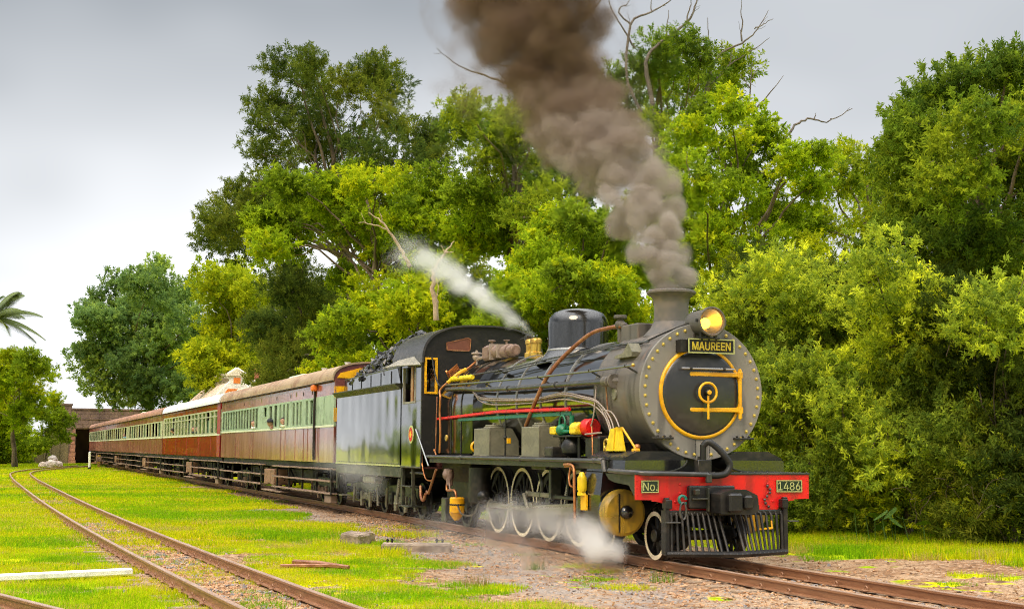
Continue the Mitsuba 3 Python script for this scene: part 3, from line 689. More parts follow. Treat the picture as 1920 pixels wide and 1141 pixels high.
# wheels
def wheel(x, s, r, spokes, name, rim='cream_paint'):
    y = s * 0.615
    w_ = P(name, lathe([(r - .075, -.065), (r, -.065), (r, .03), (r + .028, .045), (r + .028, .07), (r - .075, .07)], 'y', (x, y if s > 0 else y, r), 64) if s < 0 else lathe([(r - .075, .065), (r, .065), (r, -.03), (r + .028, -.045), (r + .028, -.07), (r - .075, -.07)], 'y', (x, y, r), 64), 'black_iron', 30)
    yo = y + s * .0665
    P('white_rim', lathe([(r - .066, 0), (r - .004, 0), (r - .004, .004), (r - .066, .004)], 'y', (x, yo - (.004 if s > 0 else 0) + s * .004, r), 64), rim, False, parent=w_)
    ms = []
    for k in range(spokes):
        a = 2 * np.pi * k / spokes + x
        ms.append(tube([(x + .08 * np.cos(a), y, r + .08 * np.sin(a)), (x + (r - .07) * np.cos(a), y, r + (r - .07) * np.sin(a))], [.035, .024], 6))
    for m_ in ms:
        P('spoke', m_, 'black_matt', 50, parent=w_)
    P('hub', disc(.13 if r > .5 else .10, 'y', min(y - s * .05, y + s * .09), max(y - s * .05, y + s * .09), (x, r), 24), 'black_iron', 40, parent=w_)
    if r > .6:
        th = np.linspace(-.7, .7, 12) + 2.2
        o_ = [(x + (r - .07) * np.cos(a), r + (r - .07) * np.sin(a)) for a in th]
        P('counterweight', prism(Polygon(o_), 'y', y - .03, y + .05), 'black_matt', 30, parent=w_)
    return w_


WX = (-7.35, -5.98, -4.61, -3.235)
for s in (-1, 1):
    for x in WX:
        wheel(x, s, .647, 13, 'driving_wheel')
    for x in (-0.235, -2.05):
        wheel(x, s, .362, 9, 'leading_wheel')
    wheel(-9.35, s, .42, 9, 'trailing_wheel', 'frame_green')
for x, r in [(a, .647) for a in WX] + [(-.235, .362), (-2.05, .362), (-9.35, .42)]:
    P('axle', rod((x, -.6, r), (x, .6, r), .075, 12), 'black_iron', 40)
P('main_frame', cat(*[prism([(-10.3, .75), (-10.3, 1.35), (0.5, 1.30), (0.62, 1.2), (0.62, .80), (-.4, .85), (-1.2, .98), (-2.4, .9), (-3, .55), (-7.6, .55), (-8.2, .85)], 'y', s * .50, s * .53) for s in (-1, 1)], cube(-2.7, -1.6, -.5, .5, .80, 1.3, .02), cube(-8.1, -7.9, -.5, .5, .6, 1.4, .02), cube(-6.9, -6.5, -.5, .5, .9, 1.5, .02), cube(-4.0, -3.7, -.5, .5, .9, 1.5, .02)), 'black_matt', 30)
P('ash_pan', cat(prism([(-1.0, 1.56), (-.95, 1.1), (-.6, .62), (.6, .62), (.95, 1.1), (1.0, 1.56)], 'x', -10.2, -8.2)), 'black_matt', 30)
P('bogie_frame', cat(*[prism([(-2.5, .36), (-2.4, .50), (-1.5, .62), (-.8, .62), (.1, .50), (.2, .36), (-.1, .25), (-.7, .42), (-1.6, .42), (-2.2, .25)], 'y', s * .43, s * .47) for s in (-1, 1)]), 'black_matt', 30)

# rods and motion, both sides
for s in (-1, 1):
    y = s * .86
    P('coupling_rod', cat(cube(-7.4, -3.2, y - .03, y + .03, .50, .60, .012), *[disc(.12, 'y', y - .05, y + .05, (x, .55), 20) for x in WX]), 'rod_steel', 35)
    y2 = s * .98
    P('connecting_rod', prism(Polygon([(-4.75, .47), (-4.75, .60), (-2.40, .735), (-2.30, .68), (-2.40, .625)]).buffer(.03), 'y', y2 - .03, y2 + .03), 'rod_steel', 30)
    P('rod_end', cat(disc(.16, 'y', y2 - .06, y2 + .06, (-4.65, .54), 24)), 'rod_steel', 40)
    P('slide_bar', cat(cube(-3.6, -1.7, y2 - .06, y2 + .06, .80, .86, .01), cube(-3.6, -3.5, y2 - .1, y2 + .1, .78, 1.3, .01)), 'frame_green', 30)
    P('crosshead', cat(cube(-2.55, -2.15, y2 - .08, y2 + .08, .56, .82, .02), rod((-2.2, y2, .69), (-1.5, y2, .69), .04)), 'rod_steel', 30)
    P('expansion_link', cat(tube(smooth_path([(-4.3, y2, 1.22), (-4.18, y2, 1.05), (-4.2, y2, .85), (-4.3, y2, .66)], 14), .035, 6), cube(-4.6, -3.9, y2 - .04, y2 + .04, 1.28, 1.36, .01)), 'frame_green', 40)
    P('radius_rod', cat(cube(-4.9, -3.5, y2 - .03, y2 + .03, .80, .885, .01), disc(.06, 'y', y2 - .05, y2 + .05, (-4.85, .84), 14)), 'rod_steel', 30)
    P('combination_lever', cat(rod((-2.45, y2, .45), (-2.35, y2, 1.2), .028, 6), rod((-3.0, y2, .62), (-2.95, y2, 1.25), .02, 6)), 'frame_green', 40)
    P('return_crank', cat(rod((-4.65, s * 1.05, .54), (-4.9, s * 1.05, .84), .035, 6)), 'rod_steel', 40)
    # cylinder
    cy = P('cylinder', cat(prism(Polygon([(s * .66, .40), (s * .66, 1.31), (s * 1.32, 1.31), (s * 1.36, .95), (s * 1.36, .45), (s * 1.25, .36)]).buffer(-.03).buffer(.03), 'x', -1.62, -.72), disc(.345, 'x', -.75, -.62, (s * 1.05, .69), 48)), 'black_gloss', 30)
    P('cylinder_cover', cat(lathe([(0, -.50), (.30, -.50), (.345, -.53), (.355, -.60), (.355, -.66)], 'x', (0, s * 1.05, .69), 48)), 'yellow_dirty', 30, parent=cy, label='dirty yellow cylinder cover' if s < 0 else None)
    P('cover_joint', cube(-.51, -.493, s * 1.145 - .012, s * 1.145 + .012, .40, .98, 0), 'black_matt', False, parent=cy)
    P('cover_boss', ball((-.49, s * 1.03, .70), .105, 3, (.8, 1, 1)), 'black_gloss', True, parent=cy)
P('oil_bottle', cat(lathe([(.055, .98), (.075, 1.02), (.075, 1.20), (.05, 1.24), (.03, 1.29), (0, 1.29)], 'z', (-1.30, -1.42, 0), 16), prism([(-1.36, .93), (-1.24, .93), (-1.26, .985), (-1.34, .985)], 'y', -1.48, -1.38)), 'lemon_paint', 40, label='yellow oil bottle on the cylinder side')
P('yellow_panel', cube(-1.40, -1.18, -1.405, -1.37, .70, .945, .004), 'yellow_paint', 30)
P('oil_pipe', pipe([(-2.15, -1.375, 1.395), (-1.85, -1.40, 1.40), (-1.66, -1.41, 1.34), (-1.62, -1.42, 1.1), (-1.60, -1.42, .8), (-1.58, -1.42, .5)], .024, 8, 40), 'copper', 60)
P('oil_pipe', pipe([(-1.90, -1.37, 1.37), (-1.88, -1.40, 1.2), (-1.80, -1.42, 1.08), (-1.70, -1.42, 1.05)], .016, 6, 30), 'copper', 60)
P('oil_pipe', pipe([(-2.15, -1.37, 1.36), (-1.9, -1.38, 1.365), (-1.7, -1.40, 1.30)], .014, 6, 24), 'copper', 60)

# things under the cab
P('yellow_cylinder', cat(disc(.15, 'z', .34, .66, (-8.33, -1.22), 24, .02), lathe([(.15, .36), (.13, .30), (.05, .20), (0, .20)], 'z', (-8.36, -1.22, 0), 20)), 'yellow_paint', 40, label='yellow brake cylinder hanging under the cab front')
P('cylinder_strap', cat(disc(.157, 'z', .50, .53, (-8.33, -1.22), 24, .003)), 'black_matt', 30)
P('injector', cat(disc(.11, 'y', -1.28, -1.1, (-9.02, 1.12), 16), disc(.07, 'z', .88, 1.22, (-8.92, -1.2), 14), ball((-9.0, -1.2, 1.1), .13, 1), rod((-8.9, -1.22, 1.1), (-8.72, -1.25, .78), .018)), 'pink_lagging', 40)
P('injector_pipe', pipe([(-9.0, -1.22, 1.0), (-8.98, -1.24, .82), (-8.9, -1.24, .78), (-8.55, -1.24, .80), (-8.38, -1.24, .76), (-8.33, -1.23, .62)], .026, 8, 36), 'copper', 60)
P('rubber_pipe', pipe([(-8.2, -1.25, .50), (-7.9, -1.28, .37), (-7.55, -1.28, .33), (-7.15, -1.26, .38), (-7.0, -1.2, .6)], .018, 6, 30), 'pipe_grey', 60)
P('air_reservoir', cat(disc(.22, 'z', .56, 1.30, (-7.55, -1.0), 20, .03), ball((-7.0, -1.1, .72), .13, 1)), 'black_iron', 40)
P('reverser_lever', rod((-10.73, -1.42, 2.05), (-9.72, -1.42, 1.27), .020, 6), 'rail_steel', 40)
P('brake_lever', cat(rod((-9.55, -1.3, 1.2), (-10.1, -1.3, .68), .028, 6), rod((-10.1, -1.3, .68), (-10.25, -1.3, .72), .028, 6)), 'rusty_pipe', 40)
P('drain_pipe', pipe([(-10.42, -1.36, 1.60), (-10.40, -1.36, 1.3), (-10.2, -1.34, 1.0), (-9.9, -1.3, .95)], .016, 6, 30), 'copper', 60)
P('oil_cup', cat(ball((-10.42, -1.36, 1.63), .045, 2), rod((-10.42, -1.36, 1.5), (-10.42, -1.36, 1.62), .02)), 'brass', 60)
P('oil_cup', cat(rod((-9.9, -1.2, 1.5), (-10.0, -1.2, 1.58), .016), ball((-10.02, -1.2, 1.60), .035, 1)), 'copper', 60)
for s in (-1, 1):
    P('trailing_frame', prism([(-10.3, .95), (-10.2, .55), (-9.9, .45), (-9.5, .62), (-9.2, .62), (-8.7, .45), (-8.4, .55), (-8.3, .95)], 'y', s * .78, s * .84), 'black_iron', 30)
P('hopper_chute', cat(cube(-9.5, -9.2, -1.2, -1.0, .12, .62, .02)), 'pipe_grey', 30)
P('pipe_elbow', pipe([(-10.9, -1.25, .82), (-10.8, -1.26, .58), (-10.62, -1.26, .52), (-10.5, -1.25, .66)], .035, 8, 24), 'rusty_pipe', 60)
P('step_frame', cat(cube(-12.0, -11.95, -1.38, -1.3, .35, 1.22, .01), cube(-11.2, -11.15, -1.38, -1.3, .35, 1.22, .01), cube(-12.0, -11.15, -1.45, -1.1, .34, .37, .006), cube(-12.0, -11.15, -1.42, -1.15, .78, .81, .006), rod((-11.5, -1.3, 1.1), (-10.4, -1.3, 1.1), .03)), 'frame_green', 30)

# cab
cab = P('cab', None or cat(cube(-12.0, -10.42, -1.40, -1.365, 1.24, 2.68, .004), cube(-12.0, -11.85, -1.40, -1.365, 2.68, 3.45, .004), cube(-10.88, -10.42, -1.40, -1.365, 2.68, 3.45, .004), cube(-12.0, -10.42, -1.40, -1.365, 3.45, 3.60, .004), cube(-12.0, -10.42, 1.365, 1.40, 1.24, 3.6, .004)), 'black_tank', 30)
ca = np.linspace(0, np.pi, 41)
roof = [(1.42 * np.sign(np.cos(a)) * abs(np.cos(a)) ** .72, 3.56 + .80 * np.sin(a) ** .80) for a in ca]
front = Polygon([(1.40, 1.50), (1.40, 3.55)] + [(a * .985, b - .02) for a, b in roof] + [(-1.40, 3.55), (-1.40, 1.50)])
win = [sbox(-1.31, 2.86, -1.09, 3.58), sbox(1.09, 2.86, 1.31, 3.58)]
for w_ in win:
    front = front.difference(w_)
P('front_sheet', prism(front, 'x', -10.42, -10.37), 'black_matt', 25, parent=cab)
outer = Polygon(roof + [(-1.42, 3.50), (1.42, 3.50)][::1])
inner = Polygon([(a * .97, b - .035) for a, b in roof] + [(-1.40, 3.44), (1.40, 3.44)])
P('roof', prism(outer.difference(inner).difference(sbox(-1.37, 3.0, 1.37, 3.56)), 'x', -12.75, -10.30), 'cab_grey', 30, parent=cab)
P('rivet_row', cat(*[ball((x, -1.405, 3.575), .013, 1) for x in np.linspace(-12.5, -10.5, 26)]), 'black_matt', 40, parent=cab, kind='stuff')
for w_ in win:
    y0, z0, y1, z1 = w_.bounds
    fw = P('window', prism(sbox(y0 - .035, z0 - .035, y1 + .035, z1 + .035).difference(sbox(y0 + .01, z0 + .01, y1 - .01, z1 - .01)), 'x', -10.40, -10.335), 'yellow_paint', 25, label='yellow framed front window of the cab')
    m_ = mesh([(-10.39, y0, z0), (-10.39, y1, z0), (-10.39, y1, z1), (-10.39, y0, z1)], [[0, 1, 2], [0, 2, 3]])
    P('pane', m_, 'pane_glass', False, parent=fw)
P('vent_panel', prism(Polygon([(-.83, 3.80), (-.84, 3.94), (-.36, 4.06), (-.31, 4.03), (-.32, 3.82), (-.36, 3.79)]), 'x', -10.372, -10.35), 'vent_red', 25, label='rusty red vent panel on the cab front')
P('vent_frame', prism(Polygon([(-.83, 3.80), (-.84, 3.94), (-.36, 4.06), (-.31, 4.03), (-.32, 3.82), (-.36, 3.79)]).buffer(.02).difference(Polygon([(-.83, 3.80), (-.84, 3.94), (-.36, 4.06), (-.31, 4.03), (-.32, 3.82), (-.36, 3.79)])), 'x', -10.372, -10.335), 'rusty_pipe', 25)
P('interior', cat(cube(-11.95, -11.9, -1.36, 1.36, 1.24, 2.1, 0), cube(-12.0, -10.45, -1.36, 1.36, 1.20, 1.24, 0), cube(-11.1, -10.44, -1.0, 1.0, 1.24, 3.2, .02), cube(-11.9, -11.2, .3, .34, 1.3, 3.4, 0)), 'cab_inside', 30, parent=cab)
sw = P('side_window', cat(cube(-11.87, -11.83, -1.415, -1.36, 2.67, 3.46, .004), cube(-10.91, -10.86, -1.415, -1.36, 2.67, 3.46, .004), cube(-11.87, -10.86, -1.42, -1.35, 2.635, 2.68, .004)), 'awning_grey', 30)
P('sliding_frame', cat(cube(-11.30, -11.14, -1.39, -1.36, 2.68, 3.45, .006), cube(-10.99, -10.93, -1.39, -1.36, 2.68, 3.45, .006)), 'wood_brown', 30, parent=sw)
aw = [(-12.05, -1.405, 3.66), (-10.92, -1.405, 3.67), (-10.42, -1.405, 3.50), (-12.45, -1.70, 3.49), (-10.90, -1.70, 3.47), (-10.42, -1.41, 3.46)]
P('awning', cat(mesh([(-12.2, -1.40, 3.67), (-10.95, -1.40, 3.68), (-11.20, -1.72, 3.47), (-12.45, -1.72, 3.48)], [[0, 1, 2], [0, 2, 3]]), mesh([(-10.95, -1.40, 3.68), (-10.40, -1.42, 3.46), (-11.20, -1.72, 3.47)], [[0, 1, 2]]), rod((-12.45, -1.72, 3.48), (-11.2, -1.72, 3.47), .012, 6), rod((-11.2, -1.72, 3.47), (-10.4, -1.42, 3.46), .012, 6)), 'awning_grey', False, label='grey canvas awning over the cab window')
P('footplate_edge', cat(cube(-12.02, -10.42, -1.415, -1.36, 1.215, 1.245, .004), cube(-10.44, -10.40, -1.405, -1.36, 1.24, 3.55, .004)), 'pipe_grey', 30, parent=cab)
bd = P('badge', disc(.20, 'y', -1.412, -1.40, (-11.17, 1.95), 36, .004), 'letter_cream', 30, label='round red badge with a pale green rim on the cab side')
P('badge_center', disc(.155, 'y', -1.418, -1.411, (-11.17, 1.95), 32, .003), 'red_paint', 30, parent=bd)
P('badge_figure', cat(cube(-11.22, -11.12, -1.421, -1.417, 1.88, 2.02, 0), cube(-11.25, -11.09, -1.4205, -1.417, 1.93, 1.97, 0)), 'yellow_paint', 30, parent=bd)
P('cab_gangway', cat(cube(-12.35, -12.0, -1.3, 1.3, 1.18, 1.22, .01)), 'black_iron', 30)
# ------------------------------------------------------------------ tender
TD = thing('tender', 'glossy black tender heaped with coal between the cab and the coaches', 'tender')


def Q(name, m, b, smooth=30, label=None, parent=None, **kw):
    return part(parent or TD, name, m, b, smooth, label, **kw)


prof = [(1.40, 1.25), (1.40, 2.92), (1.405, 2.96), (1.44, 3.00)]
tank = Polygon([(-1.40, 1.25), (-1.40, 3.0), (1.40, 3.0), (1.40, 1.25)])
Q('tank', prism(tank, 'x', -18.62, -12.10), 'black_tank')
Q('tank_lip', prism(Polygon([(-1.40, 2.985), (-1.53, 3.10), (-1.53, 3.125), (-1.10, 3.13), (1.10, 3.13), (1.53, 3.125), (1.53, 3.10), (1.40, 2.985)]), 'x', -18.66, -12.10), 'frame_green')
for s in (-1, 1):
    Q('bunker_side', prism([(-18.62, 3.12), (-18.5, 3.46), (-13.05, 3.53), (-12.95, 3.40), (-12.75, 3.12)], 'y', s * 1.20, s * 1.225), 'black_tank')
    for x in (-17.6, -16.6, -15.6, -14.6, -13.6):
        Q('bunker_rib', cube(x - .02, x + .02, s * 1.225, s * 1.24, 3.13, 3.48, .003), 'black_gloss')
Q('bunker_rail', cat(*[rod((-18.5, s * 1.21, 3.475), (-13.05, s * 1.21, 3.545), .025) for s in (-1, 1)]), 'pipe_grey', 40)
Q('bunker_end', cube(-18.62, -18.58, -1.2, 1.2, 3.1, 3.46, .006), 'black_matt')
Q('bunker_end', cube(-13.0, -12.9, -1.2, 1.2, 3.1, 4.05, .006), 'black_matt')
Q('hand_rail_plate', cube(-18.66, -12.05, -1.41, -1.385, 1.225, 1.255, .004), 'letter_cream', False)
Q('tank_rivets', cat(*[ball((x, -1.402, 1.285), .010, 1) for x in np.arange(-18.5, -12.1, .09)]), 'black_gloss', 40, kind='stuff')
Q('tender_frame', cat(cube(-18.7, -12.05, -1.38, 1.38, .98, 1.225, .01), cube(-18.75, -18.6, -1.36, -1.30, .55, 1.1, .006), cube(-12.15, -12.05, -1.36, -1.30, .5, 1.1, .006)), 'frame_green')
r3 = np.random.default_rng(5)


def chunk(c, r, seed_):
    v = np.random.default_rng(seed_).normal(size=(11, 3))
    v /= np.linalg.norm(v, axis=1, keepdims=True)
    return trimesh.convex.convex_hull(v * r * np.array([1.1, .9, .8]) + c)


pieces = [chunk(np.zeros(3), 1.0, k) for k in range(9)]


def coal_z(x, y):
    return 3.22 + np.interp(x, [-18.6, -17.6, -16.5, -15, -13.4, -12.9], [.22, .60, .82, .98, 1.14, 1.04]) * np.clip(1.06 - (abs(y) / 1.26) ** 4, 0, 1)


hx, hy = np.meshgrid(np.linspace(-18.5, -12.85, 60), np.linspace(-1.19, 1.19, 26), indexing='ij')
hz = np.vectorize(coal_z)(hx, hy) + .12 * (meshkit.fbm(np.stack([hx * 3, hy * 3, 0 * hx], -1), 3, 3) - .6)
a, b_ = np.meshgrid(np.arange(59), np.arange(25), indexing='ij')
Q('coal_heap', mesh(np.stack([hx, hy, hz], -1).reshape(-1, 3), np.vstack([np.stack([a * 26 + b_, (a + 1) * 26 + b_, (a + 1) * 26 + b_ + 1], -1).reshape(-1, 3), np.stack([a * 26 + b_, (a + 1) * 26 + b_ + 1, a * 26 + b_ + 1], -1).reshape(-1, 3)])), 'coal', False, kind='stuff')
vs, fs, at = [], [], 0
for k in range(1500):
    x, y = r3.uniform(-18.45, -12.9), r3.uniform(-1.17, 1.17)
    c = pieces[k % 9]
    R_ = trimesh.transformations.random_rotation_matrix(r3.random(3))[:3, :3]
    v = np.array(c.vertices) * r3.uniform(.045, .13) * (1 + .3 * (k % 11 == 0)) @ R_.T + [x, y, coal_z(x, y) + r3.uniform(-.05, .03)]
    vs.append(v)
    fs.append(np.array(c.faces) + at)
    at += len(v)
Q('coal_lumps', mesh(np.vstack(vs), np.vstack(fs)), 'coal', False, kind='stuff')
Q('tender_tool_box', cat(cube(-13.0, -12.45, -1.15, -.4, 3.12, 3.50, .02)), 'black_matt')


def bogie_wheel(parent, x, s, r=.42, bs='black_iron'):
    y = s * .615
    w_ = part(parent, 'wheel', lathe([(0, -.02 * 1), (r - .10, -.02), (r - .08, -.065), (r, -.065), (r, .03), (r + .028, .045), (r + .028, .07), (0, .07)] if s < 0 else [(0, .02), (r - .10, .02), (r - .08, .065), (r, .065), (r, -.03), (r + .028, -.045), (r + .028, -.07), (0, -.07)], 'y', (x, y, r), 40), bs, 30)
    part(w_, 'axle_box', cat(cube(x - .13, x + .13, s * .72 if s > 0 else -.98, s * .98 if s > 0 else -.72, r - .14, r + .16, .02), disc(.09, 'y', s * .98 - .02, s * .98 + .02, (x, r), 14)), 'black_iron', 30)


def bogie(parent, x, wb, bs, spring, r=.42):
    for s in (-1, 1):
        for d in (-1, 1):
            bogie_wheel(parent, x + d * wb / 2, s, r)
        b0 = part(parent, 'bogie_frame', cat(prism([(x - wb / 2 - .5, r + .02), (x - wb / 2 - .45, r + .3), (x - .4, r + .34), (x + .4, r + .34), (x + wb / 2 + .45, r + .3), (x + wb / 2 + .5, r + .02), (x + wb / 2 + .2, r + .16), (x + .3, r - .14), (x - .3, r - .14), (x - wb / 2 - .2, r + .16)], 'y', s * .84, s * .90), rod((x - wb / 2, s * .5, r), (x - wb / 2, -s * .0, r), .07), rod((x + wb / 2, s * .5, r), (x + wb / 2, -s * .0, r), .07)), bs, 30)
        part(b0, 'leaf_spring', cat(*[cube(x - .42 + .05 * k, x + .42 - .05 * k, s * .92 - .045, s * .92 + .045, r + .02 + .028 * k - .12, r + .044 + .028 * k - .12, .003) for k in range(6)]), spring, 30)
        for d in (-1, 1):
            part(b0, 'hanger', rod((x + d * (wb / 2 + .42), s * .96, r - .22), (x + d * (wb / 2 + .34), s * .96, r + .26), .035, 6), spring, 30)
            part(b0, 'hanger', cube(x + d * wb / 4 - .08, x + d * wb / 4 + .08, s * .95 - .03, s * .95 + .03, r - .28, r + .1, .01), spring, 30)


bogie(TD, -17.0, 1.75, 'frame_green', 'rod_steel')
bogie(TD, -13.6, 1.75, 'frame_green', 'rod_steel')
Q('tender_step', cat(cube(-16.0, -14.9, -1.30, -1.05, .78, .96, .03), cube(-18.3, -17.9, -1.38, -1.15, .38, .41, .004), rod((-12.5, -1.35, .4), (-12.45, -1.3, .95), .04), cube(-12.6, -12.3, -1.4, -1.2, .36, .40, .006)), 'rod_steel')
Q('water_scoop_box', cat(cube(-15.9, -14.8, -.9, .9, .45, .95, .03)), 'black_matt')

# ------------------------------------------------------------------ coaches
mat('coach_brown', dirty((0.17, 0.048, 0.038), (0.27, 0.105, 0.08), 1.6, 0.4, 0.75, 9, 5.0), 0.13, spec=1.0, coat=1.0, coat_gloss=0.96)
mat('coach_red', dirty((0.24, 0.016, 0.009), (0.17, 0.016, 0.009), 1.5), 0.09, spec=1.0, coat=1.0, coat_gloss=0.97)
mat('coach_end_red', (0.26, 0.006, 0.010), 0.25, coat=0.5)
mat('coach_end_brown', dirty((0.12, 0.032, 0.03), (0.17, 0.055, 0.048), 2), 0.35, coat=0.3)
mat('roof_canvas', dirty((0.34, 0.25, 0.165), (0.23, 0.135, 0.085), 0.9, 0.42, 0.75, 6), 0.6)
mat('roof_pink', dirty((0.30, 0.16, 0.11), (0.21, 0.11, 0.075), 0.9, 0.42, 0.75, 6), 0.6)
mat('roof_white', dirty((0.80, 0.81, 0.83), (0.62, 0.62, 0.62), 1.0, 0.5, 0.85), 0.4)
mat('window_green', dirty((0.30, 0.40, 0.28), (0.22, 0.30, 0.20), 4), 0.4, coat=0.3)
mat('window_cream', dirty((0.38, 0.41, 0.27), (0.29, 0.30, 0.19), 4), 0.45)
mat('shade_green', (0.075, 0.14, 0.09), 0.3, coat=0.4)
mat('ochre_shade', (0.15, 0.105, 0.028), 0.5)
mat('inside_dark', (0.018, 0.012, 0.009), 0.7)
mat('step_wood', dirty((0.24, 0.165, 0.12), (0.12, 0.08, 0.058), 4), 0.7)
mat('box_brown', dirty((0.24, 0.135, 0.085), (0.16, 0.088, 0.055), 4), 0.6)
mat('sill_cream', (0.58, 0.60, 0.46), 0.5)
mat('lamp_orange', (0.75, 0.16, 0.02), 0.4)
mat('skin', (0.42, 0.24, 0.17), 0.6)
mat('cloth_white', (0.72, 0.72, 0.72), 0.8)
mat('cloth_mauve', (0.40, 0.28, 0.33), 0.8)
mat('cloth_dark', (0.03, 0.035, 0.05), 0.8)
mat('cloth_blue', (0.20, 0.45, 0.62), 0.8)
mat('hair_dark', (0.02, 0.014, 0.01), 0.6)
ZB, ZE, ZT = 1.235, 3.51, 4.02


def roof_poly(h=0.0):
    a = np.linspace(0, np.pi, 37)
    return [((1.47 + h) * np.sign(np.cos(x)) * abs(np.cos(x)) ** .62, ZE - .02 + (ZT - ZE + .02 + h) * np.sin(x) ** .78) for x in a]


def coach(x0, x1, label, wall, roof, frame, end, windows, shades, panels, near, zw=(2.30, 3.07), sill=True):
    """x0 rear, x1 front; windows: list of (a, b, kind) on the visible side."""
    c = thing('passenger_coach', label, 'railway coach', 'coaches of the train')
    W = 1.40
    g = lambda name, m, b, smooth=30, lab=None, parent=None, **kw: part(parent or c, name, m, b, smooth, lab, **kw)
    holes = [sbox(a, (z[0] if len(z) else zw[0]), b, (z[1] if len(z) else zw[1])) for a, b, k, *z in windows]
    lower = sbox(x0, ZB, x1, zw[0] - .07)
    upper = sbox(x0, zw[1] + .03, x1, ZE)
    band = sbox(x0, zw[0] - .07, x1, zw[1] + .03).difference(unary_union(holes))
    for s in (-1, 1):
        y = (-W, -W + .045) if s < 0 else (W - .045, W)
        g('side_panel', prism(lower, 'y', *y), wall)
        g('side_panel', prism(upper, 'y', *y), wall)
        g('window_band', prism(band, 'y', *y), frame if s < 0 else wall, 20)
    for k, (a, b, kind, *z) in enumerate(windows):
        z0, z1 = z if z else zw
        f_ = g('window', prism(sbox(a, z0, b, z1).difference(sbox(a + .035, z0 + .035, b - .035, z1 - .035)), 'y', -W - .012, -W + .03), frame, False)
        pane = mesh([(a, -W + .025, z0), (b, -W + .025, z0), (b, -W + .025, z1), (a, -W + .025, z1)], [[0, 1, 2], [0, 2, 3]])
        if kind in 'GYHP':
            g('pane', pane, 'pane_glass', False, parent=f_)
        kind = kind.lower()
        if kind in ('g', 'y'):
            d = z1 - z0
            g('blind', cube(a + .03, b - .03, -W + .06, -W + .075, z0 + (.03 if kind == 'y' else .0), z1, 0), 'shade_green' if kind == 'g' else 'ochre_shade', False, parent=f_)
        if kind == 'h':
            g('blind', cube(a + .03, b - .03, -W + .06, -W + .075, z0, z0 + (z1 - z0) * .62, 0), 'shade_green', False, parent=f_)
    if sill:
        g('window_sill', cube(x0 + .05, x1 - .05, -W - .035, -W + .01, zw[0] - .085, zw[0] - .03, .006), 'sill_cream')
    for x in panels:
        g('panel_strip', cube(x - .035, x + .035, -W - .014, -W + .005, ZB + .02, zw[0] - .09, .004), wall)
    r_ = g('roof', prism(Polygon(roof_poly()), 'x', x0 + .03, x1 - .03), roof, 35)
    g('gutter', cube(x0, x1, -1.49, -1.455, ZE - .05, ZE - .015, .004), 'inside_dark')
    g('roof_edge', prism(Polygon(roof_poly(.012)).difference(Polygon(roof_poly(-.04))), 'x', x1 - .06, x1 + .02), roof, 35, parent=r_)
    ends = Polygon([(W, ZB), (W, ZE - .06)] + [(a * .965, b_ - .02) for a, b_ in roof_poly()] + [(-W, ZE - .06), (-W, ZB)])
    g('end_wall', prism(ends, 'x', x1 - .10, x1 - .02), end)
    g('end_wall', prism(ends, 'x', x0 + .02, x0 + .1), end)
    g('bellows', cube(x1 - .02, x1 + .28, -.55, .55, 1.15, 3.35, .02), 'rubber')
    g('interior', cat(cube(x0 + .1, x1 - .1, -1.35, 1.35, ZB, ZB + .06, 0), cube(x0 + .1, x1 - .1, -.45, -.41, ZB, ZE, 0), cube(x0 + .1, x1 - .1, -1.35, 1.35, ZE - .06, ZE - .02, 0), *[cube(x - .03, x + .03, -1.34, -.45, ZB, ZE - .1, 0) for x in np.arange(x0 + 2.1, x1 - 1, 2.05)]), 'ochre_shade' if near else 'inside_dark', False)
    # underframe
    g('underframe', cat(cube(x0 + .1, x1 - .1, -1.28, 1.28, 1.02, ZB - .005, .01), cube(x0 + 5, x1 - 5, -.9, .9, .55, 1.0, .05), *[rod((x0 + 5 + k, -1.0, .95), (x0 + 6 + k, -1.0, .55), .03, 5) for k in range(0, int(x1 - x0) - 11, 2)]), 'black_matt')
    m_ = (x0 + x1) / 2
    for a, b in ((x0 + .3, m_ - .55), (m_ + 1.6, x1 - .05)):
        for k, z in enumerate((1.035, .70, .365)):
            n_ = max(1, int((b - a) / 2.6))
            for i in range(n_):
                u, v = a + (b - a) * i / n_, a + (b - a) * (i + 1) / n_
                g('footboard', cube(u, v - .05, -1.47, -1.24, z - .015 + .008 * ((i * 7 + k * 3) % 3), z + .025 + .008 * ((i * 7 + k * 3) % 3), .005), 'step_wood', False)
        g('footboard_bracket', cat(*[cube(x - .02, x + .02, -1.36, -1.30, .35, 1.02, 0) for x in np.linspace(a + .3, b - .3, 5)], rod((b - .02, -1.44, .36), (b - .02, -1.44, 1.05), .025, 6)), 'black_iron', False)
    g('battery_box', cat(*[cube(m_ - .4 + k * .62, m_ + .18 + k * .62, -1.36, -.7, .40 + .04 * (k % 2), .92, .02) for k in range(3)]), 'box_brown', False)
    g('lower_step', cube(m_ - .1, m_ + 3.4, -1.50, -1.22, .20, .245, .006), 'step_wood')
    g('step_box', cube(x1 - 1.1, x1 - .3, -1.40, -1.2, .12, .34, .02), 'step_wood')
    for x in (x0 + 3.4, x1 - 3.4):
        bogie(c, x, 2.1, 'black_iron', 'step_wood' if near else 'black_iron', .43)
    return c


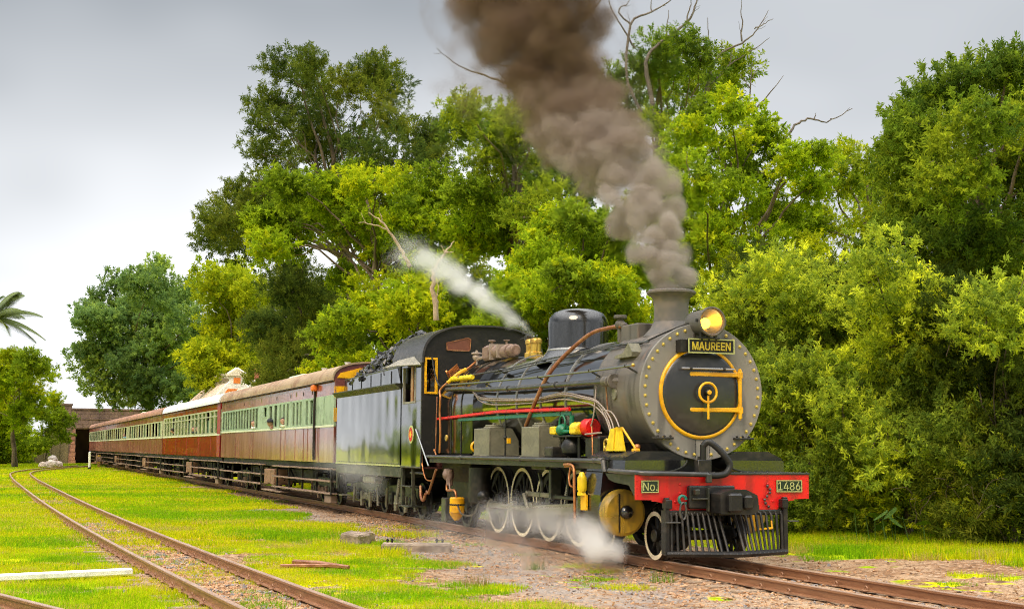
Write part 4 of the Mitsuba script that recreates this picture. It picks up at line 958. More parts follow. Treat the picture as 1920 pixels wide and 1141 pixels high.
xw = lambda px: float(np.interp(px, _px, _wx))
_px = np.array([416.65, 420.16, 485.02, 487.65, 494.66, 500.8, 504.3, 510.4, 513.9, 519.2, 523.6, 541.1, 548.1, 565.7, 572.7, 586.7, 591.1, 596.3, 606.9])
_wx = np.array([-39.9, -39.4, -31.09, -30.8, -30.04, -29.39, -29.03, -28.41, -28.06, -27.54, -27.12, -25.51, -24.89, -23.42, -22.86, -21.77, -21.4, -21.05, -20.3])
w1 = []
for k in range(13):
    a = -39.75 + k * 0.665
    w1.append((a, a + .52, 'oyoggoyoyooyo'[k] if k < 13 else 'o'))
w1 += [(-30.05, -29.45, 'h', 2.66, 3.05), (-28.95, -28.42, 'o'), (-28.05, -27.5, 'o'), (-27.10, -26.78, 'g'), (-26.45, -26.1, 'h'), (-25.85, -25.48, 'o'), (-24.86, -24.5, 'o'), (-24.25, -23.9, 'o'), (-23.75, -23.42, 'h'), (-22.84, -22.48, 'g'), (-22.2, -21.72, 'g')]
c1 = coach(-40.1, -18.95, 'nearest brown coach with pale green window posts and yellow end panels, right behind the tender', 'coach_brown', 'roof_canvas', 'window_green', 'coach_end_brown', w1, 0, (-36.15, -35.5, -32.85, -32.2, -26.8, -26.05, -24.4, -23.1, -22.5, -21.6, -20.9), True)
for z0, z1 in ((3.02, 3.33), (2.36, 2.74)):
    part(c1, 'end_panel', cube(-18.972, -18.95, -1.41, -1.02, z0, z1, .003), 'yellow_paint', 30, 'bright yellow warning panel on the coach end')
part(c1, 'end_panel', prism(Polygon([(-1.34, 3.56), (-1.24, 3.70), (-.72, 3.84), (-.55, 3.84), (-.55, 3.56)]), 'x', -18.972, -18.945), 'yellow_paint', 30)
part(c1, 'door_pillar', cat(cube(-21.55, -21.40, -1.44, -1.39, 1.3, 3.4, .01), rod((-21.30, -1.47, 1.4), (-21.30, -1.47, 3.05), .03, 6)), 'inside_dark', 30)
part(c1, 'door', cube(-20.95, -20.25, -1.418, -1.40, 2.28, 3.05, .005), 'window_green', 30)
part(c1, 'side_lamp', cat(cube(-21.5, -21.2, -1.55, -1.40, 3.28, 3.45, .03)), 'lamp_orange', 30, label='orange lamp at the coach end')
rv = part(c1, 'roof_vent', cat(cube(-31.2, -28.6, -.35, .15, 4.0, 4.17, .05)), 'sill_cream', 30)
for x in (-25.9, -22.6):
    part(c1, 'roof_vent', cat(lathe([(.05, 3.95), (.05, 4.12), (.10, 4.22), (.03, 4.18), (0, 4.18)], 'z', (x, -.2, 0), 12)), 'roof_white', 40)
for x in (-37.9, -34.3, -27.6, -25.2, -23.2, -21.9):
    part(c1, 'ventilator_slot', cube(x - .05, x + .05, -1.408, -1.39, 3.2, 3.32, .003), 'inside_dark', False)
for x in (-36.9, -33.1, -30.6, -24.3):
    part(c1, 'crest', disc(.08, 'y', -1.404, -1.39, (x, 3.28), 16, .002), 'ochre_shade', 30)
part(c1, 'end_cabinet', cube(-18.93, -18.70, -1.30, -1.1, 1.3, 3.0, .01), 'black_matt', 30)


def pattern(x0, x1, n, gap, kinds, lead=.6, holes=()):
    out = []
    st = (x1 - x0 - 2 * lead) / n
    for k in range(n):
        if k in holes:
            continue
        a = x0 + lead + k * st
        out.append((a + gap / 2, a + st - gap / 2, kinds[k % len(kinds)]))
    return out


c2 = coach(-62.7, -40.45, 'shiny dark red coach with a white roof and pale green windows', 'coach_red', 'roof_white', 'window_cream', 'coach_end_red', pattern(-62.7, -40.45, 16, .24, 'GGGhGGGGhG', .5), 0, (-61.6, -56.3, -51.8, -47.3, -43.2, -41.4), False, (2.22, 3.20))
part(c2, 'transom', cube(-62.2, -41.0, -1.412, -1.40, 2.93, 2.98, .003), 'window_cream', False)
part(c2, 'corner_post', cube(-41.3, -40.43, -1.415, -1.40, 1.24, 3.52, .003), 'coach_end_red', 30)
c3 = coach(-86.2, -63.1, 'weathered brown coach just behind the red one', 'coach_brown', 'roof_pink', 'window_cream', 'coach_end_brown', pattern(-86.2, -63.1, 12, .42, 'ogoyo', .7), 0, np.arange(-84, -64, 2.9), False, (2.22, 3.08))
c4 = coach(-110.6, -86.6, 'weathered brown coach with ochre windows, second from the far end', 'coach_brown', 'roof_pink', 'window_cream', 'coach_end_brown', pattern(-110.6, -86.6, 10, .5, 'yooy', .9), 0, np.arange(-108, -88, 2.9), False, (2.22, 3.08))
c5 = coach(-134.4, -111.0, 'last brown coach in front of the bridge opening', 'coach_brown', 'roof_pink', 'window_cream', 'coach_end_brown', pattern(-134.4, -111.0, 9, .6, 'gogo', .9), 0, np.arange(-132, -112, 2.9), False, (2.22, 3.08))
for c_, xs in ((c2, (-42.0,)), (c3, (-64.5,)), (c4, (-87.5,))):
    for x in xs:
        part(c_, 'roof_vent', cube(x - 1.5, x + .4, -.3, .2, 4.0, 4.2, .06), 'sill_cream', 30)


def passenger(x, z, label, top, turn=1, arm=True, hat=None, lean=.02):
    """A traveller leaning out of a coach window: head, shoulders and a forearm on the sill."""
    p = thing('person', label, 'person')
    y = -1.40 - lean
    z = z - .20
    M = manifold3d.Manifold

    def hull(a, ra, b, rb_):
        s1 = M.sphere(ra, 18).translate(a)
        s2 = M.sphere(rb_, 18).translate(b)
        return M.batch_hull([s1, s2])
    sh = hull((x - .13, -1.24, z + .14), .075, (x + .13, -1.24, z + .14), .075) + hull((x, -1.20, z - .1), .12, (x, -1.30, z + .22), .07)
    if arm:
        sh = sh + hull((x + .14 * turn, -1.26, z + .15), .055, (x + .2 * turn, -1.44, z + .20), .043) + hull((x + .2 * turn, -1.44, z + .20), .042, (x - .02 * turn, -1.48, z + .20), .033)
    part(p, 'torso', trimesh.smoothing.filter_taubin(to_tri(sh.refine_to_length(.03)), iterations=8), top, True)
    hd = M.sphere(.098, 28).scale((.86, 1.0, 1.18)).translate((x, y, z + .36)) + hull((x, y + .03, z + .27), .055, (x, -1.30, z + .22), .055) + M.sphere(.026, 10).translate((x + .09 * turn, y - .02, z + .345)) + hull((x + .05 * turn, y, z + .29), .045, (x + .06 * turn, y - .02, z + .28), .03)
    part(p, 'head', trimesh.smoothing.filter_taubin(to_tri(hd.refine_to_length(.02)), iterations=5), 'skin', True)
    part(p, 'hair', trimesh.creation.icosphere(2, 1.0).apply_transform(np.diag([.090, .104, .10, 1])).apply_translation((x - .018 * turn, y + .012, z + .395)) if hat is None else cat(trimesh.creation.icosphere(2, 1.0).apply_transform(np.diag([.10, .112, .085, 1])).apply_translation((x, y, z + .43)), disc(.155, 'z', z + .395, z + .407, (x, y), 20, .003)), hat or 'hair_dark', True)
    if arm:
        hx_, hy_, hz_ = x - .02 * turn, -1.48, z + .20
        part(p, 'hand', cat(ball((hx_ - .05 * turn, hy_, hz_ - .004), .035, 2, (1.2, .9, .5)), *[tube([(hx_ - .07 * turn, hy_ - .024 + .016 * k, hz_), (hx_ - (.115 + .008 * (k % 3)) * turn, hy_ - .026 + .017 * k, hz_ - .004), (hx_ - (.14 + .008 * (k % 3)) * turn, hy_ - .026 + .017 * k, hz_ - .02)], [.0095, .009, .007], 6) for k in range(4)], tube([(hx_ - .035 * turn, hy_ + .03, hz_), (hx_ - .08 * turn, hy_ + .055, hz_ - .004)], [.011, .008], 6)), 'skin', True)
    return p


def to_tri(m):
    a = m.to_mesh()
    return trimesh.Trimesh(a.vert_properties[:, :3], a.tri_verts, process=False)


passenger(-32.0, 2.34, 'person in white at a window of the nearest coach, left of the small window', 'cloth_white', 1)
passenger(-28.25, 2.30, 'person in mauve and a dark hat at a window of the nearest coach', 'cloth_mauve', -1, True, 'cloth_dark', .10)
passenger(-26.3, 2.33, 'person in cream at a window of the nearest coach, right of the one in mauve', 'sill_cream', 1)
passenger(-49.0, 2.33, 'person in dark clothes leaning out at the middle of the red coach', 'cloth_dark', 1)
passenger(-57.8, 2.35, 'person in dark clothes at a window near the far end of the red coach', 'cloth_dark', -1, False)
passenger(-89.3, 2.33, 'person in light blue leaning out of a far brown coach', 'cloth_blue', 1)
# ------------------------------------------------------------------ bridge, station house, small things
mat('bridge_stone', dirty((0.20, 0.13, 0.11), (0.13, 0.085, 0.075), 0.5, 0.4, 0.7, 2.2, 2.0), 0.8)
mat('bridge_brick', dirty((0.36, 0.17, 0.12), (0.25, 0.12, 0.09), 0.8, 0.4, 0.7, 3), 0.8)
mat('bridge_mossy', dirty((0.20, 0.155, 0.085), (0.11, 0.09, 0.05), 0.6, 0.35, 0.7, 1.6, 4.0), 0.85)
mat('plaster_white', dirty((0.74, 0.73, 0.68), (0.58, 0.57, 0.50), 1.2), 0.7)
mat('plaster_cream', dirty((0.66, 0.60, 0.46), (0.52, 0.47, 0.36), 1.2), 0.7)
mat('gable_orange', dirty((0.70, 0.20, 0.03), (0.58, 0.15, 0.03), 2), 0.7)
mat('roof_tin', dirty((0.52, 0.42, 0.32), (0.42, 0.26, 0.18), 1), 0.5)
mat('pot_red', (0.36, 0.10, 0.07), 0.7)
mat('rock_pale', dirty((0.66, 0.58, 0.53), (0.46, 0.36, 0.30), 2), 0.85)
mat('concrete_old', dirty((0.33, 0.26, 0.20), (0.17, 0.13, 0.10), 3.5, 0.35, 0.7, 16), 0.85)
mat('white_marker', dirty((0.80, 0.80, 0.78), (0.58, 0.57, 0.52), 3), 0.6)

B = thing('stone_bridge', 'dark brown stone road bridge over the track at the far end of the train', 'bridge')
bx = -141.0


def brow(name, x, y0, y1, z0, z1, h, w_, m, parent, t=.5, jit=.0):
    """Courses of blocks, each its own piece, bonded in half steps."""
    out, r4 = [], np.random.default_rng(int(abs(x * 7 + y0 * 13 + z0 * 5)))
    z, k = z0, 0
    while z < z1 - .05:
        zz = min(z + h, z1)
        y = y0 - (w_ / 2 if k % 2 else 0)
        while y < y1 - .02:
            a, b = max(y, y0), min(y + w_, y1)
            if b - a > .06:
                out.append(cube(x - t + 0, x + r4.uniform(0, .035), a + .012, b - .012, z + .012, zz - .012, .012))
            y += w_
        z, k = zz, k + 1
    for o_ in out:
        part(parent, name, o_, m, False)


br = part(B, 'parapet', cat(cube(bx - .6, bx - .06, -3.0, 14, 3.55, 5.75, 0), cube(bx - 9, bx - .6, -3.0, 14, 3.55, 4.6, 0)), 'bridge_stone', False)
brow('brick', bx, -3.0, 9.5, 4.72, 5.55, .41, 1.0, 'bridge_stone', br, .1)
brow('brick', bx, -3.0, 9.5, 3.62, 4.52, .45, 1.2, 'bridge_stone', br, .1)
part(br, 'coping', cube(bx - .7, bx + .10, -3.0, 14, 5.56, 5.78, .03), 'bridge_stone', False)
part(br, 'string_course', cube(bx - .4, bx + .09, -3.0, 14, 4.54, 4.70, .03), 'bridge_stone', False)
pr = part(B, 'pier', cat(cube(bx - .7, bx - .04, -4.5, -2.95, -.3, 6.2, 0), cube(bx - 8.5, bx - .04, -3.2, -2.45, -.3, 3.6, 0)), 'bridge_stone', False)
brow('brick', bx + .02, -4.5, -2.95, 3.4, 6.1, .45, .75, 'bridge_stone', pr, .1)
part(pr, 'coping', cube(bx - .8, bx + .12, -4.6, -2.85, 6.05, 6.25, .03), 'bridge_stone', False)
for k in range(9):
    z = -.25 + k * .42
    w_ = .78 - .045 * k
    part(pr, 'brick', cube(bx - .6, bx + .10 - .01 * k + .03 * (k % 2), -2.38 - w_, -2.38 - .05 * (k % 2) - .02 * k, z + .012, z + .408, .02), 'bridge_brick', False)
wl = part(B, 'retaining_wall', cat(prism([(-3.15, -.4), (-3.15, 3.45), (-4.6, 3.3), (-9.5, .9), (-9.5, -.4)], 'x', bx - .6, bx - .02)), 'bridge_mossy', False)
for k in range(6):
    y = -3.2 - k * .85
    part(wl, 'wall_stone', cube(bx - .3, bx + .05 + .02 * (k % 2), y - .80, y, -.35, 3.25 - .42 * max(0, k - 1) - .05 * k, .03), 'bridge_mossy', False)
part(B, 'abutment', cat(cube(bx - 8.5, bx - .1, 2.1, 9, -.3, 3.6, 0), cube(bx - 8.6, bx - 8.4, -3.2, 2.2, -.3, 3.6, 0)), 'bridge_stone', False)

S = thing('station_house', 'white station building with an orange ornamental gable, peeking over the coach roofs', 'building')
sx, sy = -80.5, 7.2
part(S, 'wall', cat(cube(sx - 20, sx + 4, sy + .6, sy + 9, -.3, 4.6, 0)), 'plaster_cream', False)
rf = part(S, 'roof', mesh([(sx - 20.5, sy, 4.5), (sx + 4.5, sy, 4.5), (sx + 4.5, sy + 4.8, 7.4), (sx - 20.5, sy + 4.8, 7.4), (sx - 20.5, sy + 9.6, 4.5), (sx + 4.5, sy + 9.6, 4.5)], [[0, 1, 2], [0, 2, 3], [3, 2, 5], [3, 5, 4], [0, 3, 4], [1, 5, 2]]), 'roof_tin', False)
for k in range(24):
    x = sx - 20 + k * 1.03
    part(rf, 'roof_seam', cat(tube([(x, sy, 4.53), (x, sy + 4.8, 7.43)], .035, 5)), 'roof_tin', False)
G = lambda pts, a, b: prism([(y, z) for y, z in pts], 'x', a, b)


def gable(x, y, z, front_, inner, K=.65):
    """A shaped gable that faces down the line: shoulders, neck and a small pediment."""
    out = [(a * K, b * K) for a, b in [(-2.4, -3.4), (-2.4, -1.55), (-.62, .35), (-.62, .62), (-.95, .95), (-.95, 1.12), (0, 1.75), (.95, 1.12), (.95, .95), (.62, .62), (.62, .35), (2.4, -1.55), (2.4, -3.4)]]
    g_ = part(S, 'gable', G([(y + a, z + b) for a, b in out], x - .35, x), front_, False)
    for (a, b), (c, d) in zip(out[1:-2], out[2:-1]):
        part(g_, 'coping', tube([(x - .15, y + a, z + b), (x - .15, y + c, z + d)], .12, 6), front_, 30)
    part(g_, 'pediment', cube(x - .5, x + .16, y - 1.1 * K, y + 1.1 * K, z + .93 * K, z + 1.06 * K, .02), 'plaster_cream', False)
    part(g_, 'pediment', prism([(y - 1.08 * K, z + 1.07 * K), (y + 1.08 * K, z + 1.07 * K), (y, z + 1.78 * K)], 'x', x - .45, x + .10), 'plaster_cream', False)
    if inner:
        part(g_, 'gable_panel', G([(y - 2.0 * K, z - 1.85 * K), (y - .95 * K, z - .45 * K), (y + .95 * K, z - .45 * K), (y + 2.0 * K, z - 1.85 * K)], x, x + .05), inner, False)
        part(g_, 'gable_panel', G([(y - .36 * K, z + .15 * K), (y - .36 * K, z + .75 * K), (y + .36 * K, z + .75 * K), (y + .36 * K, z + .15 * K)], x, x + .05), inner, False)


gable(sx, 5.43, 6.02, 'plaster_white', 'gable_orange')
gable(sx - 10.5, 5.95, 6.30, 'plaster_cream', None)
part(S, 'gable_roof', mesh([(sx - .3, 5.43, 6.35), (sx - 18, 5.43, 6.35), (sx - 18, 3.3, 4.4), (sx - .3, 3.3, 4.4), (sx - .3, 7.6, 4.4), (sx - 18, 7.6, 4.4)], [[0, 1, 2], [0, 2, 3], [0, 4, 5], [0, 5, 1]]), 'roof_tin', False)
part(S, 'wall', cube(sx - 18, sx - .35, 3.6, 7.3, -.3, 4.6, 0), 'plaster_cream', False)
ch = part(S, 'chimney', cat(cube(sx + 5.7, sx + 6.5, 5.45, 6.15, 3.5, 5.95, .03), cube(sx + 5.58, sx + 6.62, 5.33, 6.27, 5.62, 5.76, .03), cube(sx + 5.58, sx + 6.62, 5.33, 6.27, 5.94, 6.05, .03)), 'plaster_white', False)
part(ch, 'chimney_pot', lathe([(.2, 6.03), (.22, 6.12), (.17, 6.2), (.17, 6.72), (.22, 6.8), (.15, 6.82), (.13, 6.2)], 'z', (sx + 6.1, 5.8, 0), 16), 'pot_red', 30)
part(S, 'wall', cube(sx + 4, sx + 10, 4.9, 9, -.3, 4.2, 0), 'plaster_white', False)

Pm = thing('marker_post', 'thin white post standing by the track end near the bridge', 'post')
part(Pm, 'post', cat(rod((-98.0, -3.35, -.3), (-98.0, -3.35, 1.15), .10, 10), ball((-98.0, -3.35, 1.15), .10, 2)), 'white_marker', 40)
part(Pm, 'foot', disc(.13, 'z', -.3, .02, (-98.0, -3.35), 10), 'black_matt', 40)
Pm2 = thing('stop_block', 'low yellow and rusty stop post beside the last coach', 'post')
part(Pm2, 'post', cat(cube(-110.2, -109.9, -2.0, -1.75, -.2, .9, .03)), 'yellow_dirty', False)
part(Pm2, 'plate', cube(-109.95, -109.85, -2.1, -1.65, .35, .75, .02), 'step_wood', False)


def boulder(c, r, seed_, sq=(1, 1, .75), sub=3, rough_=.35):
    m = trimesh.creation.icosphere(sub, 1.0)
    v = np.array(m.vertices)
    k = 1 + rough_ * (meshkit.fbm(v * 1.3 + seed_ * 9.1, 3, seed_) - .5) * 2 + .12 * (meshkit.fbm(v * 5 + seed_, 2, seed_) - .5)
    return mesh(v * k[:, None] * r * np.array(sq) + np.array(c), m.faces)


for k, (x, y, r, l) in enumerate([(-104.0, -6.05, .50, 'largest pale rock of the white rock pile near the bridge'), (-104.6, -5.55, .42, 'pale rock at the right of the white rock pile near the bridge'), (-103.4, -6.7, .35, 'small pale rock at the left of the white rock pile near the bridge'), (-105.2, -5.9, .40, 'pale rock on top of the white rock pile near the bridge')]):
    t = thing('rock', l, 'rock', 'pale rocks piled at the end of the siding')
    scene[t] = ply(boulder((x, y, .0 + .22 * (k == 3) * 2 + r * .3), r, k + 3), 'rock_pale', smooth=30)
t = thing('concrete_block', 'weathered concrete stump leaning in the grass, left of the flat slab', 'concrete block')
for a_, (x, y, sz, tilt) in enumerate(((-7.15, -3.60, (.26, .15, .15), .10), (-8.0, -3.35, (.36, .12, .10), -.12))):
    c = cube(-sz[0], sz[0], -sz[1], sz[1], -sz[2] - .1, sz[2], .03).subdivide().subdivide().subdivide()
    cv = np.array(c.vertices)
    c = mesh(cv * (1 + .5 * (meshkit.fbm(cv * 5 + a_ * 7, 3, 3) - .5))[:, None], c.faces)
    c.apply_transform(trimesh.transformations.euler_matrix(tilt, tilt * .7, .5))
    part(t, 'stump', moved(c, (x, y, -.10)), 'concrete_old', False)
t = thing('concrete_slab', 'long weathered concrete slab with two pairs of bolts, lying between the tracks', 'concrete slab')
c = cube(-.62, .62, -.24, .24, -.25, .03, .03)
c = c.subdivide().subdivide().subdivide()
cv = np.array(c.vertices)
cv += .03 * (meshkit.fbm(cv * 6 + 3, 3, 3)[:, None] - .5) * np.array([1, 1, .6])
c = mesh(cv, c.faces)
Rz = trimesh.transformations.rotation_matrix(math.radians(72), [0, 0, 1])
c.apply_transform(Rz)
part(t, 'slab', moved(c, (-5.25, -2.95, -.06)), 'concrete_old', False)
for u in (-.52, -.44, .36, .46):
    p_ = Rz[:3, :3] @ np.array([u, .10, 0]) + [-5.25, -2.95, 0]
    part(t, 'bolt', cat(rod((p_[0], p_[1], -.05), (p_[0], p_[1], .04), .018, 6), disc(.03, 'z', .0, .022, (p_[0], p_[1]), 6, .004)), 'black_iron', 30)
t = thing('white_marker_beam', 'white painted beam lying in the grass at the left edge of the picture', 'marker beam')
c = cube(-1.45, 1.02, -.075, .075, -.14, -.045, .02)
c.apply_transform(trimesh.transformations.rotation_matrix(math.radians(106.5), [0, 0, 1]))
scene[t] = ply(moved(c, (-1.17, -9.15, 0)), 'white_marker', smooth=30)
t = thing('rusty_bar', 'rusty iron bar lying in the grass between the siding and the concrete slab', 'iron bar')
scene[t] = ply(cat(tube([(-2.9, -5.6, -.13), (-2.2, -5.35, -.11), (-1.75, -5.0, -.13)], [.045, .05, .03], 6), tube([(-2.4, -5.9, -.14), (-2.0, -5.2, -.12)], [.03, .03], 6)), 'rusty_pipe', smooth=40)
